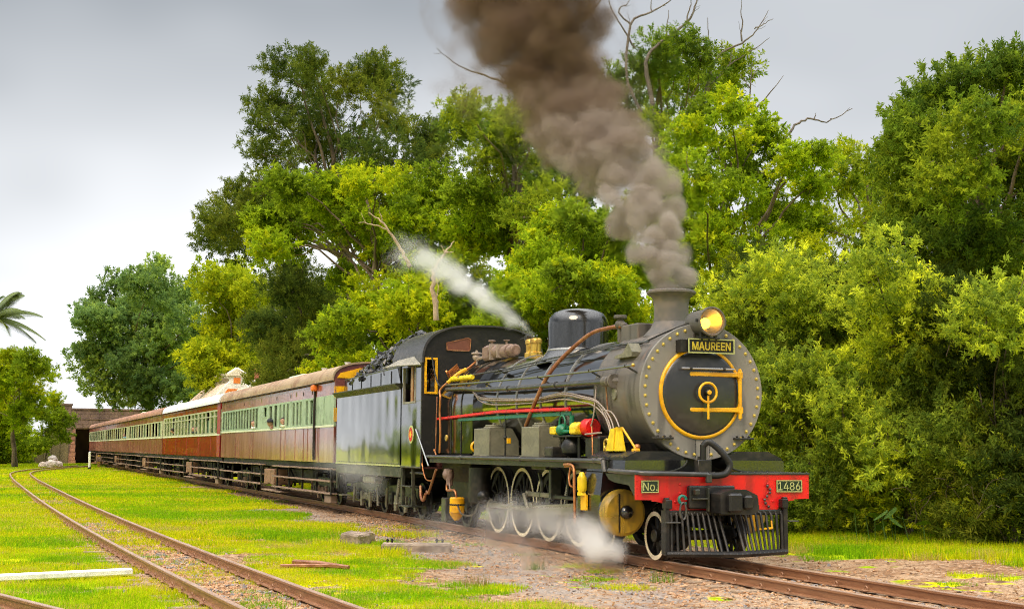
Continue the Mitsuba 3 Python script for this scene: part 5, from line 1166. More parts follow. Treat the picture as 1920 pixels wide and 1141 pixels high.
TREES = {
    'round': ((-119.19, 3.77), [(-127.62, 0.19, 16.51, 2.43), (-107.44, 1.71, 15.53, 2.11), (-118.7, 5.78, 15.86, 2.32), (-117.47, -1.63, 12.91, 2.0), (-116.92, 1.23, 12.97, 2.76), (-116.75, 4.66, 12.57, 2.78), (-108.49, 6.09, 12.47, 1.91), (-118.93, -0.97, 10.52, 1.92), (-115.29, 1.93, 9.38, 2.48), (-131.44, 6.91, 9.85, 2.8), (-117.75, 7.85, 10.19, 2.05), (-118.96, -1.87, 8.48, 1.51), (-118.57, 0.59, 6.75, 1.77), (-115.79, 3.76, 6.46, 2.0), (-113.19, 6.38, 6.42, 1.97), (-118.82, -2.69, 10.97, 1.01), (-122.09, -2.38, 14.3, 1.14), (-116.67, 3.01, 17.83, 1.26)]),
    'yellowback': ((-94.11, 8.12), [(-97.81, 6.86, 13.85, 1.99), (-91.95, 7.66, 14.16, 1.48), (-93.76, 5.39, 14.89, 0.94), (-99.67, 9.84, 12.8, 2.26), (-96.05, 7.11, 11.07, 2.17), (-91.98, 5.33, 8.18, 1.67), (-92.54, 7.9, 8.7, 1.9), (-95.08, 10.0, 10.22, 1.74), (-101.73, 8.28, 16.14, 0.92), (-91.0, 9.63, 13.3, 1.47), (-91.96, 9.09, 7.44, 1.69), (-98.72, 7.19, 6.39, 1.55)]),
    'casuarina': ((-55.56, 5.37), [(-51.63, 3.97, 9.73, 1.36), (-53.6, 5.53, 8.31, 1.68), (-58.57, 4.79, 8.41, 1.64), (-57.18, 5.74, 6.86, 1.61), (-55.77, 4.29, 6.58, 1.14), (-56.64, 7.35, 9.82, 1.32), (-44.22, 4.06, 6.0, 1.22), (-59.19, 5.58, 5.18, 1.5), (-50.93, 6.39, 5.4, 1.36), (-49.42, 2.85, 4.93, 0.99), (-56.01, 4.23, 11.37, 0.87)]),
    'tall': ((-47.5, 6.97), [(-49.37, 3.3, 19.96, 0.8), (-45.78, 1.83, 19.57, 0.56), (-43.26, 2.59, 19.12, 0.44), (-47.66, 1.69, 18.45, 0.57), (-47.09, 2.63, 18.01, 0.98), (-51.43, 4.84, 19.49, 1.05), (-48.43, 6.36, 20.02, 0.86), (-46.35, 6.51, 20.1, 0.47), (-49.12, 8.06, 20.21, 0.44), (-45.63, 4.9, 18.79, 0.51), (-44.69, 0.96, 16.43, 0.59), (-49.26, 3.35, 16.94, 1.46), (-48.48, 5.32, 17.49, 1.46), (-45.14, 6.5, 17.65, 0.89), (-43.14, 6.64, 16.57, 0.5), (-47.49, 5.13, 15.39, 1.7), (-37.88, 4.79, 14.0, 1.13), (-47.53, 9.2, 17.01, 0.69), (-46.66, 9.63, 16.86, 0.37), (-40.38, 6.42, 14.14, 0.95), (-45.37, 9.26, 15.57, 0.52), (-44.45, 1.95, 14.08, 1.23), (-50.58, 1.59, 16.39, 0.59), (-41.47, -0.22, 12.91, 0.7), (-45.09, 1.12, 12.63, 1.11), (-51.21, 0.31, 13.29, 0.8), (-52.53, 0.74, 14.63, 0.44), (-41.68, -1.53, 11.22, 0.46), (-47.51, -1.08, 11.61, 0.4), (-49.95, 0.42, 11.77, 0.92), (-46.21, 1.33, 11.81, 1.0), (-52.53, 5.18, 14.37, 1.39), (-42.44, 5.5, 13.23, 1.21)]),
    'canopy': ((-37.48, 5.11), [(-38.48, 2.2, 12.21, 1.12), (-33.83, 3.12, 11.91, 0.84), (-40.71, 4.56, 13.82, 0.47), (-36.23, 5.29, 11.93, 0.99), (-34.75, 6.45, 11.65, 0.97), (-30.59, 6.66, 10.87, 1.01), (-41.98, 3.93, 12.08, 1.19), (-40.32, 0.76, 11.38, 0.91), (-40.66, -0.09, 11.15, 0.64), (-41.13, 1.85, 11.34, 1.16), (-37.84, 4.37, 10.77, 1.34), (-34.39, 5.69, 9.92, 1.28), (-33.37, 7.16, 9.86, 1.16), (-36.19, -0.59, 9.6, 0.53), (-42.16, 1.37, 10.04, 0.71), (-31.87, 6.03, 8.56, 1.02), (-33.59, 8.12, 10.38, 1.07), (-36.98, 0.56, 12.18, 0.56), (-37.16, 5.59, 9.4, 0.89)]),
    'midbright': ((-32.13, 5.13), [(-34.06, 3.46, 7.43, 1.04), (-28.89, 1.02, 6.07, 0.93), (-26.62, 2.7, 6.31, 0.9), (-31.45, 5.28, 7.25, 0.91), (-36.19, 4.03, 5.93, 1.19), (-34.2, 5.25, 5.83, 1.16), (-31.96, 6.3, 6.11, 0.92), (-31.93, 1.75, 4.77, 0.99), (-33.32, 3.74, 4.49, 1.02), (-31.12, 4.8, 4.41, 0.99), (-33.51, 7.22, 7.54, 0.84), (-28.68, 6.06, 5.47, 0.96), (-31.09, 7.94, 6.1, 0.91), (-30.42, 7.92, 4.65, 1.0), (-32.96, 7.07, 4.55, 1.04), (-31.15, 9.05, 4.71, 1.02), (-40.31, 4.31, 8.78, 0.7)]),
    'olive': ((-32.78, 9.24), [(-36.85, 8.48, 15.36, 0.73), (-37.11, 7.73, 15.42, 0.41), (-26.0, 4.61, 13.23, 0.29), (-30.98, 7.42, 13.26, 0.86), (-30.42, 6.59, 12.47, 0.72), (-33.55, 9.0, 12.6, 1.08), (-24.75, 6.8, 9.74, 0.99), (-35.8, 9.34, 11.67, 1.12), (-34.82, 10.4, 13.61, 1.0), (-27.3, 8.8, 11.25, 1.06), (-28.2, 8.95, 13.02, 0.98), (-29.19, 7.84, 13.34, 0.76), (-32.62, 7.34, 10.82, 0.94), (-34.11, 9.22, 10.3, 1.19), (-37.09, 13.51, 14.29, 1.17), (-30.79, 8.87, 14.81, 0.62), (-34.13, 8.96, 15.03, 0.55)]),
    'cone': ((-19.05, 5.82), [(-18.75, 5.77, 8.39, 0.63), (-22.63, 6.73, 8.35, 0.86), (-20.02, 6.74, 7.66, 0.89), (-22.03, 5.77, 7.53, 0.84), (-16.22, 4.48, 6.16, 0.8), (-18.63, 4.31, 5.95, 0.85), (-16.54, 5.57, 5.95, 0.81), (-21.45, 8.46, 7.26, 0.68), (-20.8, 4.43, 6.17, 0.73), (-17.49, 6.82, 5.33, 0.76), (-17.61, 5.54, 4.99, 0.83), (-20.19, 5.25, 4.85, 0.88), (-16.59, 6.73, 4.35, 0.75), (-16.47, 5.54, 3.87, 0.74), (-20.06, 5.88, 3.9, 0.8), (-23.47, 10.73, 4.36, 0.98), (-17.55, 6.35, 7.78, 0.46)]),
    'top': ((-35.56, 16.34), [(-32.41, 15.15, 18.12, 0.62), (-30.39, 15.36, 17.93, 0.47), (-29.84, 15.66, 17.16, 0.47), (-34.83, 18.14, 17.89, 0.61), (-36.18, 17.25, 18.02, 0.76), (-34.39, 15.1, 16.78, 0.78), (-34.58, 17.48, 16.69, 0.79), (-33.49, 18.46, 17.11, 0.46), (-35.03, 14.89, 15.39, 0.92), (-30.11, 14.02, 14.47, 0.84), (-33.49, 13.45, 16.75, 0.76), (-35.5, 13.1, 16.28, 1.03), (-33.01, 12.76, 13.89, 0.99), (-31.63, 18.21, 17.55, 0.31), (-31.95, 14.32, 17.35, 0.48), (-32.83, 16.1, 17.76, 0.45)]),
    'feather': ((-23.83, 13.31), [(-25.09, 13.48, 13.62, 0.65), (-21.6, 12.63, 12.94, 0.53), (-22.85, 11.48, 12.39, 0.72), (-24.4, 15.25, 13.03, 0.73), (-24.47, 13.78, 12.45, 0.85), (-27.92, 13.16, 12.49, 0.84), (-18.01, 9.17, 9.78, 0.8), (-24.64, 15.37, 11.63, 0.96), (-20.88, 14.41, 11.49, 0.53), (-23.32, 13.33, 10.12, 1.01), (-25.73, 12.71, 9.89, 1.05), (-25.14, 16.3, 10.41, 0.97), (-26.44, 12.21, 10.75, 0.77), (-22.38, 15.94, 10.69, 0.55), (-26.25, 17.86, 9.88, 0.84), (-22.66, 12.15, 8.3, 0.99), (-22.47, 13.87, 8.37, 0.99), (-25.86, 12.55, 8.16, 0.96), (-21.79, 12.66, 6.97, 0.97), (-28.09, 18.01, 8.08, 1.13), (-26.31, 13.62, 6.71, 1.06), (-28.86, 16.56, 6.23, 1.13), (-23.95, 11.38, 6.22, 0.91), (-20.95, 15.06, 11.47, 0.36), (-24.39, 12.2, 5.0, 1.01)]),
    'sparse': ((-24.0, 18.75), [(-25.02, 19.2, 12.49, 0.63), (-21.37, 17.85, 11.58, 0.55), (-23.6, 20.29, 11.51, 0.7), (-23.4, 17.45, 11.07, 0.68), (-27.19, 21.33, 11.49, 0.88), (-21.24, 18.15, 9.54, 0.82), (-26.32, 19.07, 10.17, 0.85), (-21.73, 17.18, 8.82, 0.82), (-21.42, 15.5, 7.95, 0.81), (-20.73, 18.49, 11.69, 0.44), (-19.66, 17.88, 9.46, 0.71)]),
    'bigright': ((-9.35, 12.56), [(-8.33, 12.76, 10.85, 0.36), (-9.74, 13.26, 11.05, 0.46), (-8.78, 11.69, 10.59, 0.44), (-9.64, 11.7, 10.4, 0.4), (-11.25, 12.25, 10.54, 0.34), (-9.49, 10.56, 9.59, 0.29), (-9.46, 10.44, 9.04, 0.31), (-8.52, 10.68, 9.06, 0.7), (-6.31, 10.17, 8.8, 0.71), (-9.23, 13.63, 10.0, 0.74), (-6.36, 9.6, 7.69, 0.73), (-9.31, 13.31, 8.5, 0.83), (-9.1, 10.62, 8.26, 0.58), (-10.88, 11.57, 7.82, 0.49), (-8.96, 11.1, 7.09, 0.77), (-7.53, 11.35, 6.77, 0.8), (-8.86, 13.46, 7.22, 0.66), (-8.61, 9.77, 6.45, 0.56), (-8.73, 11.51, 5.92, 0.83), (-8.66, 12.85, 5.85, 0.78), (-7.97, 13.15, 8.24, 0.77), (-7.77, 12.62, 10.95, 0.23), (-6.85, 12.47, 9.12, 0.74), (-7.94, 13.39, 6.82, 0.77)]),
    'shrub_a': ((-12.74, 9.12), [(-9.04, 6.16, 5.64, 0.44), (-12.35, 7.59, 5.54, 0.54), (-10.29, 7.61, 5.98, 0.44), (-13.68, 10.46, 6.37, 0.65), (-14.34, 9.68, 5.53, 0.8), (-8.92, 7.76, 4.83, 0.68), (-12.89, 8.03, 4.43, 0.69), (-12.11, 8.82, 4.27, 0.75), (-10.28, 9.05, 4.02, 0.71), (-12.44, 10.97, 5.69, 0.63), (-12.02, 7.09, 4.88, 0.4), (-9.93, 6.36, 3.42, 0.5)]),
    'shrub_b': ((-7.69, 6.76), [(-7.31, 5.92, 2.94, 0.6), (-7.67, 5.59, 2.14, 0.63), (-7.49, 6.82, 2.85, 0.64), (-5.95, 6.47, 2.13, 0.64), (-8.29, 6.76, 1.81, 0.71), (-8.24, 7.54, 1.1, 0.72), (-6.56, 5.44, 0.92, 0.61), (-6.53, 7.23, 1.14, 0.59), (-7.6, 6.58, 0.37, 0.44), (-6.77, 7.11, 0.4, 0.43), (-9.74, 6.92, 1.44, 0.56), (-8.07, 5.57, 2.85, 0.42), (-6.84, 5.34, 0.36, 0.38)]),
    'shrub_c': ((-6.16, 8.0), [(-4.91, 6.48, 5.12, 0.52), (-5.68, 7.65, 4.76, 0.58), (-8.95, 8.93, 4.56, 0.65), (-5.66, 7.48, 3.8, 0.58), (-5.77, 8.37, 4.23, 0.54), (-6.71, 7.8, 3.07, 0.6), (-5.75, 8.05, 3.04, 0.58), (-8.34, 10.83, 3.58, 0.6), (-5.37, 7.23, 2.13, 0.57), (-6.72, 9.01, 2.29, 0.53), (-5.74, 9.11, 2.5, 0.45), (-6.81, 8.5, 1.36, 0.58), (-4.71, 6.38, 1.7, 0.46), (-7.99, 10.21, 1.47, 0.49), (-5.94, 7.86, 0.71, 0.4), (-6.32, 7.59, 0.42, 0.38)]),
    'shrub_d': ((-3.79, 8.65), [(-2.44, 7.34, 4.08, 0.42), (-2.5, 7.89, 4.51, 0.4), (-4.33, 8.2, 4.16, 0.45), (-4.73, 9.02, 3.46, 0.5), (-4.23, 9.41, 3.66, 0.5), (-5.12, 9.04, 2.81, 0.42), (-4.34, 9.21, 2.79, 0.48), (-3.97, 7.72, 1.81, 0.38), (-4.65, 9.04, 2.14, 0.33), (-4.21, 9.39, 1.71, 0.52), (-3.59, 8.53, 0.88, 0.48), (-4.43, 9.66, 0.53, 0.41), (-4.81, 10.27, 2.6, 0.56), (-4.22, 8.26, 0.55, 0.27), (-3.04, 8.9, 1.3, 0.51)]),
    'shrub_back': ((-10.7, 10.3), [(-11.87, 7.47, 5.69, 0.74), (-12.66, 8.86, 5.83, 0.76), (-10.49, 8.47, 5.58, 0.72), (-10.33, 9.27, 5.6, 0.72), (-10.03, 9.98, 5.6, 0.72), (-10.94, 11.57, 5.77, 0.75), (-8.03, 10.36, 5.41, 0.68), (-9.66, 12.53, 5.68, 0.73), (-10.09, 13.84, 5.78, 0.75), (-8.13, 13.18, 5.55, 0.7), (-12.57, 8.17, 4.8, 0.75), (-11.43, 8.42, 4.72, 0.73), (-10.19, 8.56, 4.62, 0.71), (-10.6, 9.73, 4.7, 0.73), (-8.8, 9.41, 4.54, 0.69), (-9.39, 10.73, 4.64, 0.71), (-11.19, 13.02, 4.86, 0.76), (-8.58, 11.96, 4.61, 0.7), (-10.64, 14.59, 4.87, 0.76), (-8.74, 13.99, 4.7, 0.72), (-12.3, 7.69, 3.79, 0.74), (-11.17, 7.95, 3.73, 0.72), (-8.85, 7.41, 3.59, 0.67), (-10.08, 9.07, 3.7, 0.71), (-10.49, 10.26, 3.75, 0.72), (-9.05, 10.16, 3.67, 0.7), (-8.62, 10.75, 3.67, 0.69), (-9.84, 12.6, 3.78, 0.73), (-8.7, 12.65, 3.72, 0.71), (-7.56, 12.63, 3.66, 0.68), (-10.77, 7.11, 2.76, 0.71), (-11.91, 8.68, 2.82, 0.74), (-10.43, 8.68, 2.78, 0.71), (-11.42, 10.24, 2.83, 0.74), (-11.67, 11.36, 2.86, 0.75), (-10.09, 11.19, 2.81, 0.72), (-8.81, 11.16, 2.77, 0.7), (-8.41, 11.76, 2.77, 0.69), (-9.23, 13.36, 2.82, 0.72), (-9.73, 14.76, 2.86, 0.74), (-11.82, 7.4, 1.85, 0.73), (-11.8, 8.29, 1.85, 0.73), (-10.64, 8.49, 1.85, 0.71), (-11.04, 9.65, 1.86, 0.73), (-10.09, 9.93, 1.86, 0.71), (-9.95, 10.75, 1.87, 0.71), (-8.84, 10.86, 1.87, 0.69), (-8.34, 11.38, 1.87, 0.69), (-9.02, 12.84, 1.88, 0.71), (-8.23, 13.12, 1.88, 0.7), (-10.69, 7.04, 0.93, 0.7), (-11.92, 8.65, 0.9, 0.74), (-10.94, 8.96, 0.92, 0.72), (-13.38, 11.49, 0.86, 0.78), (-11.33, 11.07, 0.91, 0.74), (-9.68, 10.84, 0.95, 0.71), (-10.65, 12.49, 0.92, 0.74), (-10.01, 12.96, 0.93, 0.73), (-8.85, 12.98, 0.96, 0.71), (-10.1, 15.0, 0.93, 0.74)]),
    'left_a': ((-106.77, -8.78), [(-102.29, -9.53, 7.93, 1.39), (-90.39, -8.28, 7.34, 0.94), (-110.21, -8.98, 6.04, 1.57), (-102.58, -7.56, 6.02, 0.87), (-114.26, -9.99, 4.26, 1.42), (-102.85, -8.14, 4.06, 1.05), (-100.96, -11.09, 6.54, 1.92), (-113.82, -9.54, 9.71, 0.86), (-99.88, -6.9, 7.44, 0.6), (-108.64, -12.82, 5.91, 2.26), (-114.85, -11.98, 3.77, 1.9)]),
    'left_b': ((-124.99, -5.93), [(-124.92, -5.6, 4.27, 1.24), (-123.7, -4.5, 4.0, 0.93), (-125.28, -6.27, 2.71, 1.14), (-127.76, -5.05, 5.38, 0.74), (-120.7, -5.55, 5.95, 0.5), (-126.84, -4.48, 2.74, 0.74), (-127.69, -6.91, 1.68, 0.95), (-135.68, -7.49, 0.58, 0.77), (-123.34, -5.89, 1.69, 0.72)]),
}
DEAD = {
    'dead_right': [[(-31.99, 15.14, 9.03), (-31.72, 14.78, 12.25), (-31.49, 14.4, 15.03), (-31.34, 13.96, 17.2), (-31.17, 14.55, 18.06), (-30.93, 15.57, 18.92), (-30.79, 15.96, 19.78), (-30.74, 16.03, 20.21)], [(-31.63, 14.56, 14.19), (-31.6, 13.27, 16.36), (-31.36, 13.29, 18.71), (-31.19, 14.11, 19.26), (-31.03, 14.83, 19.78), (-30.92, 15.28, 20.29)], [(-31.72, 14.79, 12.69), (-31.35, 16.06, 14.48), (-31.14, 16.45, 16.02), (-30.99, 16.97, 16.77), (-30.86, 17.49, 17.32), (-30.65, 18.42, 17.99), (-30.49, 19.16, 18.56)], [(-30.82, 16.28, 15.93), (-30.6, 16.76, 17.49), (-30.38, 17.8, 18.18), (-30.25, 18.33, 18.63), (-30.08, 18.88, 19.58)], [(-29.87, 18.11, 18.63), (-29.71, 18.88, 19.12)], [(-30.09, 17.64, 18.13), (-29.94, 17.55, 19.81)], [(-30.59, 16.54, 17.22), (-30.54, 16.39, 17.97), (-30.44, 16.28, 19.08)], [(-31.21, 15.98, 13.34), (-30.81, 17.97, 14.52), (-30.63, 18.5, 15.46), (-30.49, 19.03, 16.1), (-30.31, 19.68, 16.97)], [(-31.56, 13.38, 18.77), (-31.58, 12.84, 19.32), (-31.49, 13.23, 19.67), (-31.4, 13.48, 20.23)], [(-31.6, 13.56, 17.85), (-31.6, 12.73, 19.02), (-31.58, 12.37, 19.71)], [(-31.12, 14.74, 18.27), (-31.0, 14.81, 19.39)], [(-30.43, 17.88, 14.21), (-30.24, 18.06, 15.93), (-30.09, 18.1, 17.29)], [(-30.16, 18.02, 16.26), (-30.17, 17.57, 16.8)], [(-30.12, 18.03, 16.58), (-30.03, 18.35, 17.08)], [(-30.35, 17.21, 17.16), (-30.28, 17.28, 17.77)], [(-31.23, 14.13, 19.27), (-31.16, 14.12, 20.01)], [(-30.79, 15.49, 18.87), (-30.62, 15.73, 20.14)]],
    'dead_left': [[(-33.43, 11.29, 8.57), (-33.12, 10.92, 12.22), (-32.9, 10.47, 15.0), (-32.81, 10.04, 16.46), (-32.81, 9.69, 16.94), (-32.82, 9.16, 17.61), (-32.84, 8.73, 17.99), (-32.78, 8.57, 18.75)], [(-33.0, 10.4, 15.46), (-33.08, 9.38, 16.09), (-33.16, 8.63, 16.3), (-33.26, 7.71, 16.55), (-33.37, 6.66, 16.89), (-33.43, 5.73, 17.53)], [(-33.77, 7.88, 16.69), (-33.84, 7.24, 16.87)], [(-33.06, 9.79, 16.9), (-33.13, 9.17, 17.03), (-33.24, 8.34, 17.07), (-33.22, 8.17, 17.51)], [(-33.0, 10.52, 15.03), (-32.77, 10.62, 17.24), (-32.58, 10.59, 19.18), (-32.5, 10.42, 20.21)], [(-32.73, 10.61, 17.23), (-32.47, 11.34, 18.74), (-32.34, 11.52, 19.84), (-32.31, 11.39, 20.27)], [(-33.49, 8.75, 16.4), (-33.5, 8.38, 16.83)], [(-32.32, 11.28, 18.7), (-32.07, 12.26, 19.85), (-32.05, 12.11, 20.27)]],
    'long_twig': [[(-23.87, 15.8, 12.68), (-23.74, 16.32, 13.25), (-23.63, 16.9, 13.44), (-23.57, 17.4, 13.35), (-23.37, 18.33, 13.88)], [(-23.29, 17.23, 13.27), (-23.25, 17.4, 13.42)], [(-23.44, 16.78, 13.38), (-23.41, 16.85, 13.6)]],
    'pale': [[(-19.14, 1.55, 5.27), (-19.05, 1.41, 6.33), (-18.99, 1.48, 6.78), (-18.92, 1.73, 7.17), (-18.85, 1.97, 7.53)], [(-18.87, 1.71, 7.16), (-18.86, 1.6, 7.39)], [(-18.86, 1.73, 7.18), (-18.83, 1.94, 7.22)], [(-19.1, 1.54, 5.65), (-19.01, 1.56, 6.48)]],
    'pale_limb': [[(-28.82, 3.48, 8.06), (-28.81, 3.18, 8.53), (-28.8, 2.78, 9.17), (-28.81, 2.38, 9.63), (-28.84, 1.9, 9.93)], [(-28.97, 2.68, 9.38), (-29.04, 1.96, 9.58), (-29.09, 1.62, 9.57)], [(-29.01, 2.49, 9.57), (-28.98, 2.36, 10.04)]],
    'tall_limb': [[(-38.3, 5.39, 12.86), (-38.09, 6.5, 13.37), (-37.97, 7.42, 13.29), (-37.88, 8.36, 12.99), (-37.85, 8.72, 12.73)], [(-38.03, 6.01, 13.2), (-37.91, 6.69, 13.51), (-37.84, 7.02, 13.71)]],
}
# ------------------------------------------------------------------ leaf clumps
def leaf_mat(name, trans=0.9):
    scene[name] = {'type': 'principledthin', 'base_color': {'type': 'mesh_attribute', 'name': 'vertex_color'}, 'roughness': 0.55, 'spec_trans': 0.0, 'diff_trans': trans, 'eta': 1.3}
    return name


leaf_mat('leaf', 1.1)


def unit(v):
    return v / (np.linalg.norm(v, axis=-1, keepdims=True) + 1e-12)


def clump(seed_, tone, tip, twigs, per, ln, wd, R=0.95, flat=0.8, droop=0.0, spread=0.9, tw=0.17):
    """Many separate leaves on twigs that fill a ball of radius R. tone, tip: colours of old and new leaves."""
    r = np.random.default_rng(seed_)
    d = unit(r.normal(size=(twigs, 3)))
    c = d * (R * r.random((twigs, 1)) ** 0.45) * np.array([1, 1, flat])
    newness = np.clip(r.normal(.38, .33, twigs), 0, 1)
    ax = unit(d + np.array([0, 0, .55 - droop]) + r.normal(0, .35, (twigs, 3)))
    n_ = twigs * per
    base = np.repeat(c, per, 0) + np.repeat(ax, per, 0) * (r.random((n_, 1)) - .5) * tw * 1.6 + r.normal(0, .03, (n_, 3))
    dirs = unit(np.repeat(ax, per, 0) * .55 + r.normal(0, spread, (n_, 3)) + np.array([0, 0, .12 - droop]))
    side = unit(np.cross(dirs, unit(r.normal(0, .5, (n_, 3)) + np.array([0, 0, 1.0]))))
    nrm = np.cross(side, dirs)
    s = ln * r.uniform(.65, 1.25, (n_, 1))
    w_ = wd * r.uniform(.75, 1.2, (n_, 1)) * s / ln
    p0, p2 = base, base + dirs * s - nrm * s * .12
    p1 = base + dirs * s * .48 + side * w_ / 2 + nrm * s * .06
    p3 = base + dirs * s * .48 - side * w_ / 2 + nrm * s * .06
    v = np.stack([p0, p1, p2, p3], 1).reshape(-1, 3)
    k = np.arange(n_)[:, None] * 4
    f = np.concatenate([k + [0, 1, 2], k + [0, 2, 3]], 0)
    mixv = np.clip(np.repeat(newness, per) + r.normal(0, .16, n_), 0, 1)[:, None]
    col = (np.array(tone) * (1 - mixv) + np.array(tip) * mixv) * r.uniform(.72, 1.25, (n_, 1))
    return mesh(v, f), np.repeat(col, 4, 0)


GROUPS = {}


def species(name, variants, **kw):
    GROUPS[name] = []
    for k, (tone, tip) in enumerate(variants):
        for j in range(2):
            m_, col = clump(hash_(name) + 17 * k + j, tone, tip, **kw)
            g = f'leafset_{name}_{k}_{j}'
            scene[g] = {'type': 'shapegroup', 'leaves': ply(m_, 'leaf', smooth=False, color=col)}
            GROUPS[name].append((g, k))


def hash_(s):
    return sum(ord(c_) * (i_ + 3) for i_, c_ in enumerate(s))


YG = lambda *c_: tuple(c_)
species('bright', [((0.252, 0.380, 0.020), (0.571, 0.684, 0.022)), ((0.331, 0.445, 0.015), (0.747, 0.759, 0.022)), ((0.155, 0.247, 0.020), (0.352, 0.455, 0.026))], twigs=42, per=22, ln=.17, wd=.075, flat=.62)
species('dark', [((0.100, 0.151, 0.026), (0.218, 0.264, 0.034)), ((0.139, 0.190, 0.022), (0.298, 0.316, 0.034)), ((0.063, 0.106, 0.022), (0.159, 0.211, 0.031))], twigs=44, per=24, ln=.16, wd=.040, flat=.8, spread=.7)
species('olive', [((0.159, 0.252, 0.022), (0.336, 0.439, 0.031)), ((0.230, 0.307, 0.022), (0.477, 0.549, 0.031)), ((0.096, 0.172, 0.025), (0.230, 0.307, 0.031))], twigs=42, per=22, ln=.15, wd=.055, flat=.8)
species('shrub', [((0.265, 0.371, 0.043), (0.777, 0.835, 0.060)), ((0.373, 0.479, 0.043), (1.065, 1.065, 0.064)), ((0.155, 0.241, 0.035), (0.436, 0.526, 0.055))], twigs=58, per=24, ln=.125, wd=.042, flat=.85, spread=.8, tw=.12)
species('blue', [((0.182, 0.303, 0.095), (0.362, 0.497, 0.095)), ((0.256, 0.385, 0.106), (0.514, 0.635, 0.095)), ((0.121, 0.221, 0.081), (0.273, 0.385, 0.082))], twigs=42, per=22, ln=.16, wd=.08, flat=.65)
species('yellow', [((0.246, 0.353, 0.020), (0.541, 0.600, 0.023)), ((0.328, 0.423, 0.020), (0.688, 0.706, 0.023)), ((0.164, 0.247, 0.023), (0.360, 0.423, 0.023))], twigs=40, per=22, ln=.16, wd=.07, flat=.7)
mat('bark', dirty((0.10, 0.075, 0.055), (0.17, 0.13, 0.10), 3, 0.4, 0.7, 9, 3.0), 0.85)
mat('bark_pale', dirty((0.42, 0.31, 0.22), (0.55, 0.43, 0.32), 4, 0.4, 0.7, 9, 3.0), 0.8)
mat('bark_dead', dirty((0.12, 0.10, 0.095), (0.19, 0.16, 0.15), 4), 0.85)


def limb(a, b, r0, r1, seed_, bend=.12, n=9, sides=6):
    r = np.random.default_rng(seed_)
    a, b = np.array(a, float), np.array(b, float)
    t = np.linspace(0, 1, n)[:, None]
    L_ = np.linalg.norm(b - a)
    mid = a + (b - a) * t + np.sin(np.pi * t) * np.array([0, 0, 1]) * L_ * bend * .5
    wob = np.cumsum(r.normal(0, L_ * bend / n, (n, 3)), 0)
    wob = wob - t * wob[-1]
    return tube(mid + wob, np.linspace(r0, r1, n), sides)


def grow(name, label, catg, base, lobes, sp, seed_, density=1.0, trunk=.22, bark='bark', group=None, top=None, cs=None, tone=None, stems=1, big=None):
    """A tree: trunk, limbs to each part of the crown, and the crown of leaf clumps."""
    t = thing(name, label, catg, group)
    r = np.random.default_rng(seed_)
    lo = np.array(lobes)
    lo[:, 3] *= 1.12
    cen = lo[:, :3].mean(0)
    zmin, zmax = lo[:, 2].min(), lo[:, 2].max()
    fork = np.array([(base[0] * .5 + cen[0] * .5), (base[1] * .5 + cen[1] * .5), max(.8, zmin * .75 + zmax * .10)])
    for k in range(stems):
        o_ = r.normal(0, .4, 2) if stems > 1 else np.zeros(2)
        part(t, 'trunk', cat(limb((base[0] + o_[0], base[1] + o_[1], -.4), fork, trunk, trunk * .6, seed_ + k, .1), limb(fork, cen + [0, 0, (zmax - cen[2]) * .5], trunk * .6, trunk * .15, seed_ + 9 + k, .15)), bark, True)
    ms = []
    for i_, q in enumerate(lo):
        z0 = fork[2] + (q[2] - fork[2]) * r.uniform(.0, .45)
        f0 = fork + (cen - fork) * np.clip((z0 - fork[2]) / max(.5, cen[2] - fork[2]), 0, 1)
        ms.append(limb(f0, q[:3], trunk * r.uniform(.14, .30), .014, seed_ + 31 * i_, .22))
        for k in range(3):
            e = q[:3] + unit(r.normal(size=3)) * q[3] * .9
            ms.append(limb(q[:3] + r.normal(0, .1, 3), e, .022, .008, seed_ + 31 * i_ + k, .2, 6, 4))
    part(t, 'limbs', cat(ms), bark, True, kind='stuff')
    far = np.linalg.norm(cen - CAM)
    cs = cs or max(.8, min(2.2, far / 62))
    ids = GROUPS[sp]
    k_ = 0
    for q in lo:
        n_ = max(4, int(round(3.7 * density * (q[3] / (.75 * cs)) ** 2.1)))
        lobe_tone = int(meshkit.noise(q[:3] * .45 + seed_, seed_) * 3.2 + r.normal(0, .35))
        for _ in range(n_):
            d = unit(r.normal(size=3))
            p_ = q[:3] + d * q[3] * (.35 + .65 * r.random() ** .6) * np.array([1, 1, .85])
            kind = int(np.clip(lobe_tone + (r.random() < .25) - (r.random() < .25), 0, 2))
            kind = (2, 0, 1)[kind]
            g = [a for a, b_ in ids if b_ == kind][r.integers(2)]
            s = cs * r.uniform(.60, 1.30)
            k_ += 1
            scene[f'{t}__crown__{k_:03d}'] = {'type': 'instance', 'group': {'type': 'ref', 'id': g}, 'to_world': T().translate(p_.tolist()).rotate([0, 0, 1], float(r.uniform(0, 360))).rotate([1, 0, 0], float(r.normal(0, 16))).scale(float(s))}
    return t


def tr(key):
    return TREES[key]


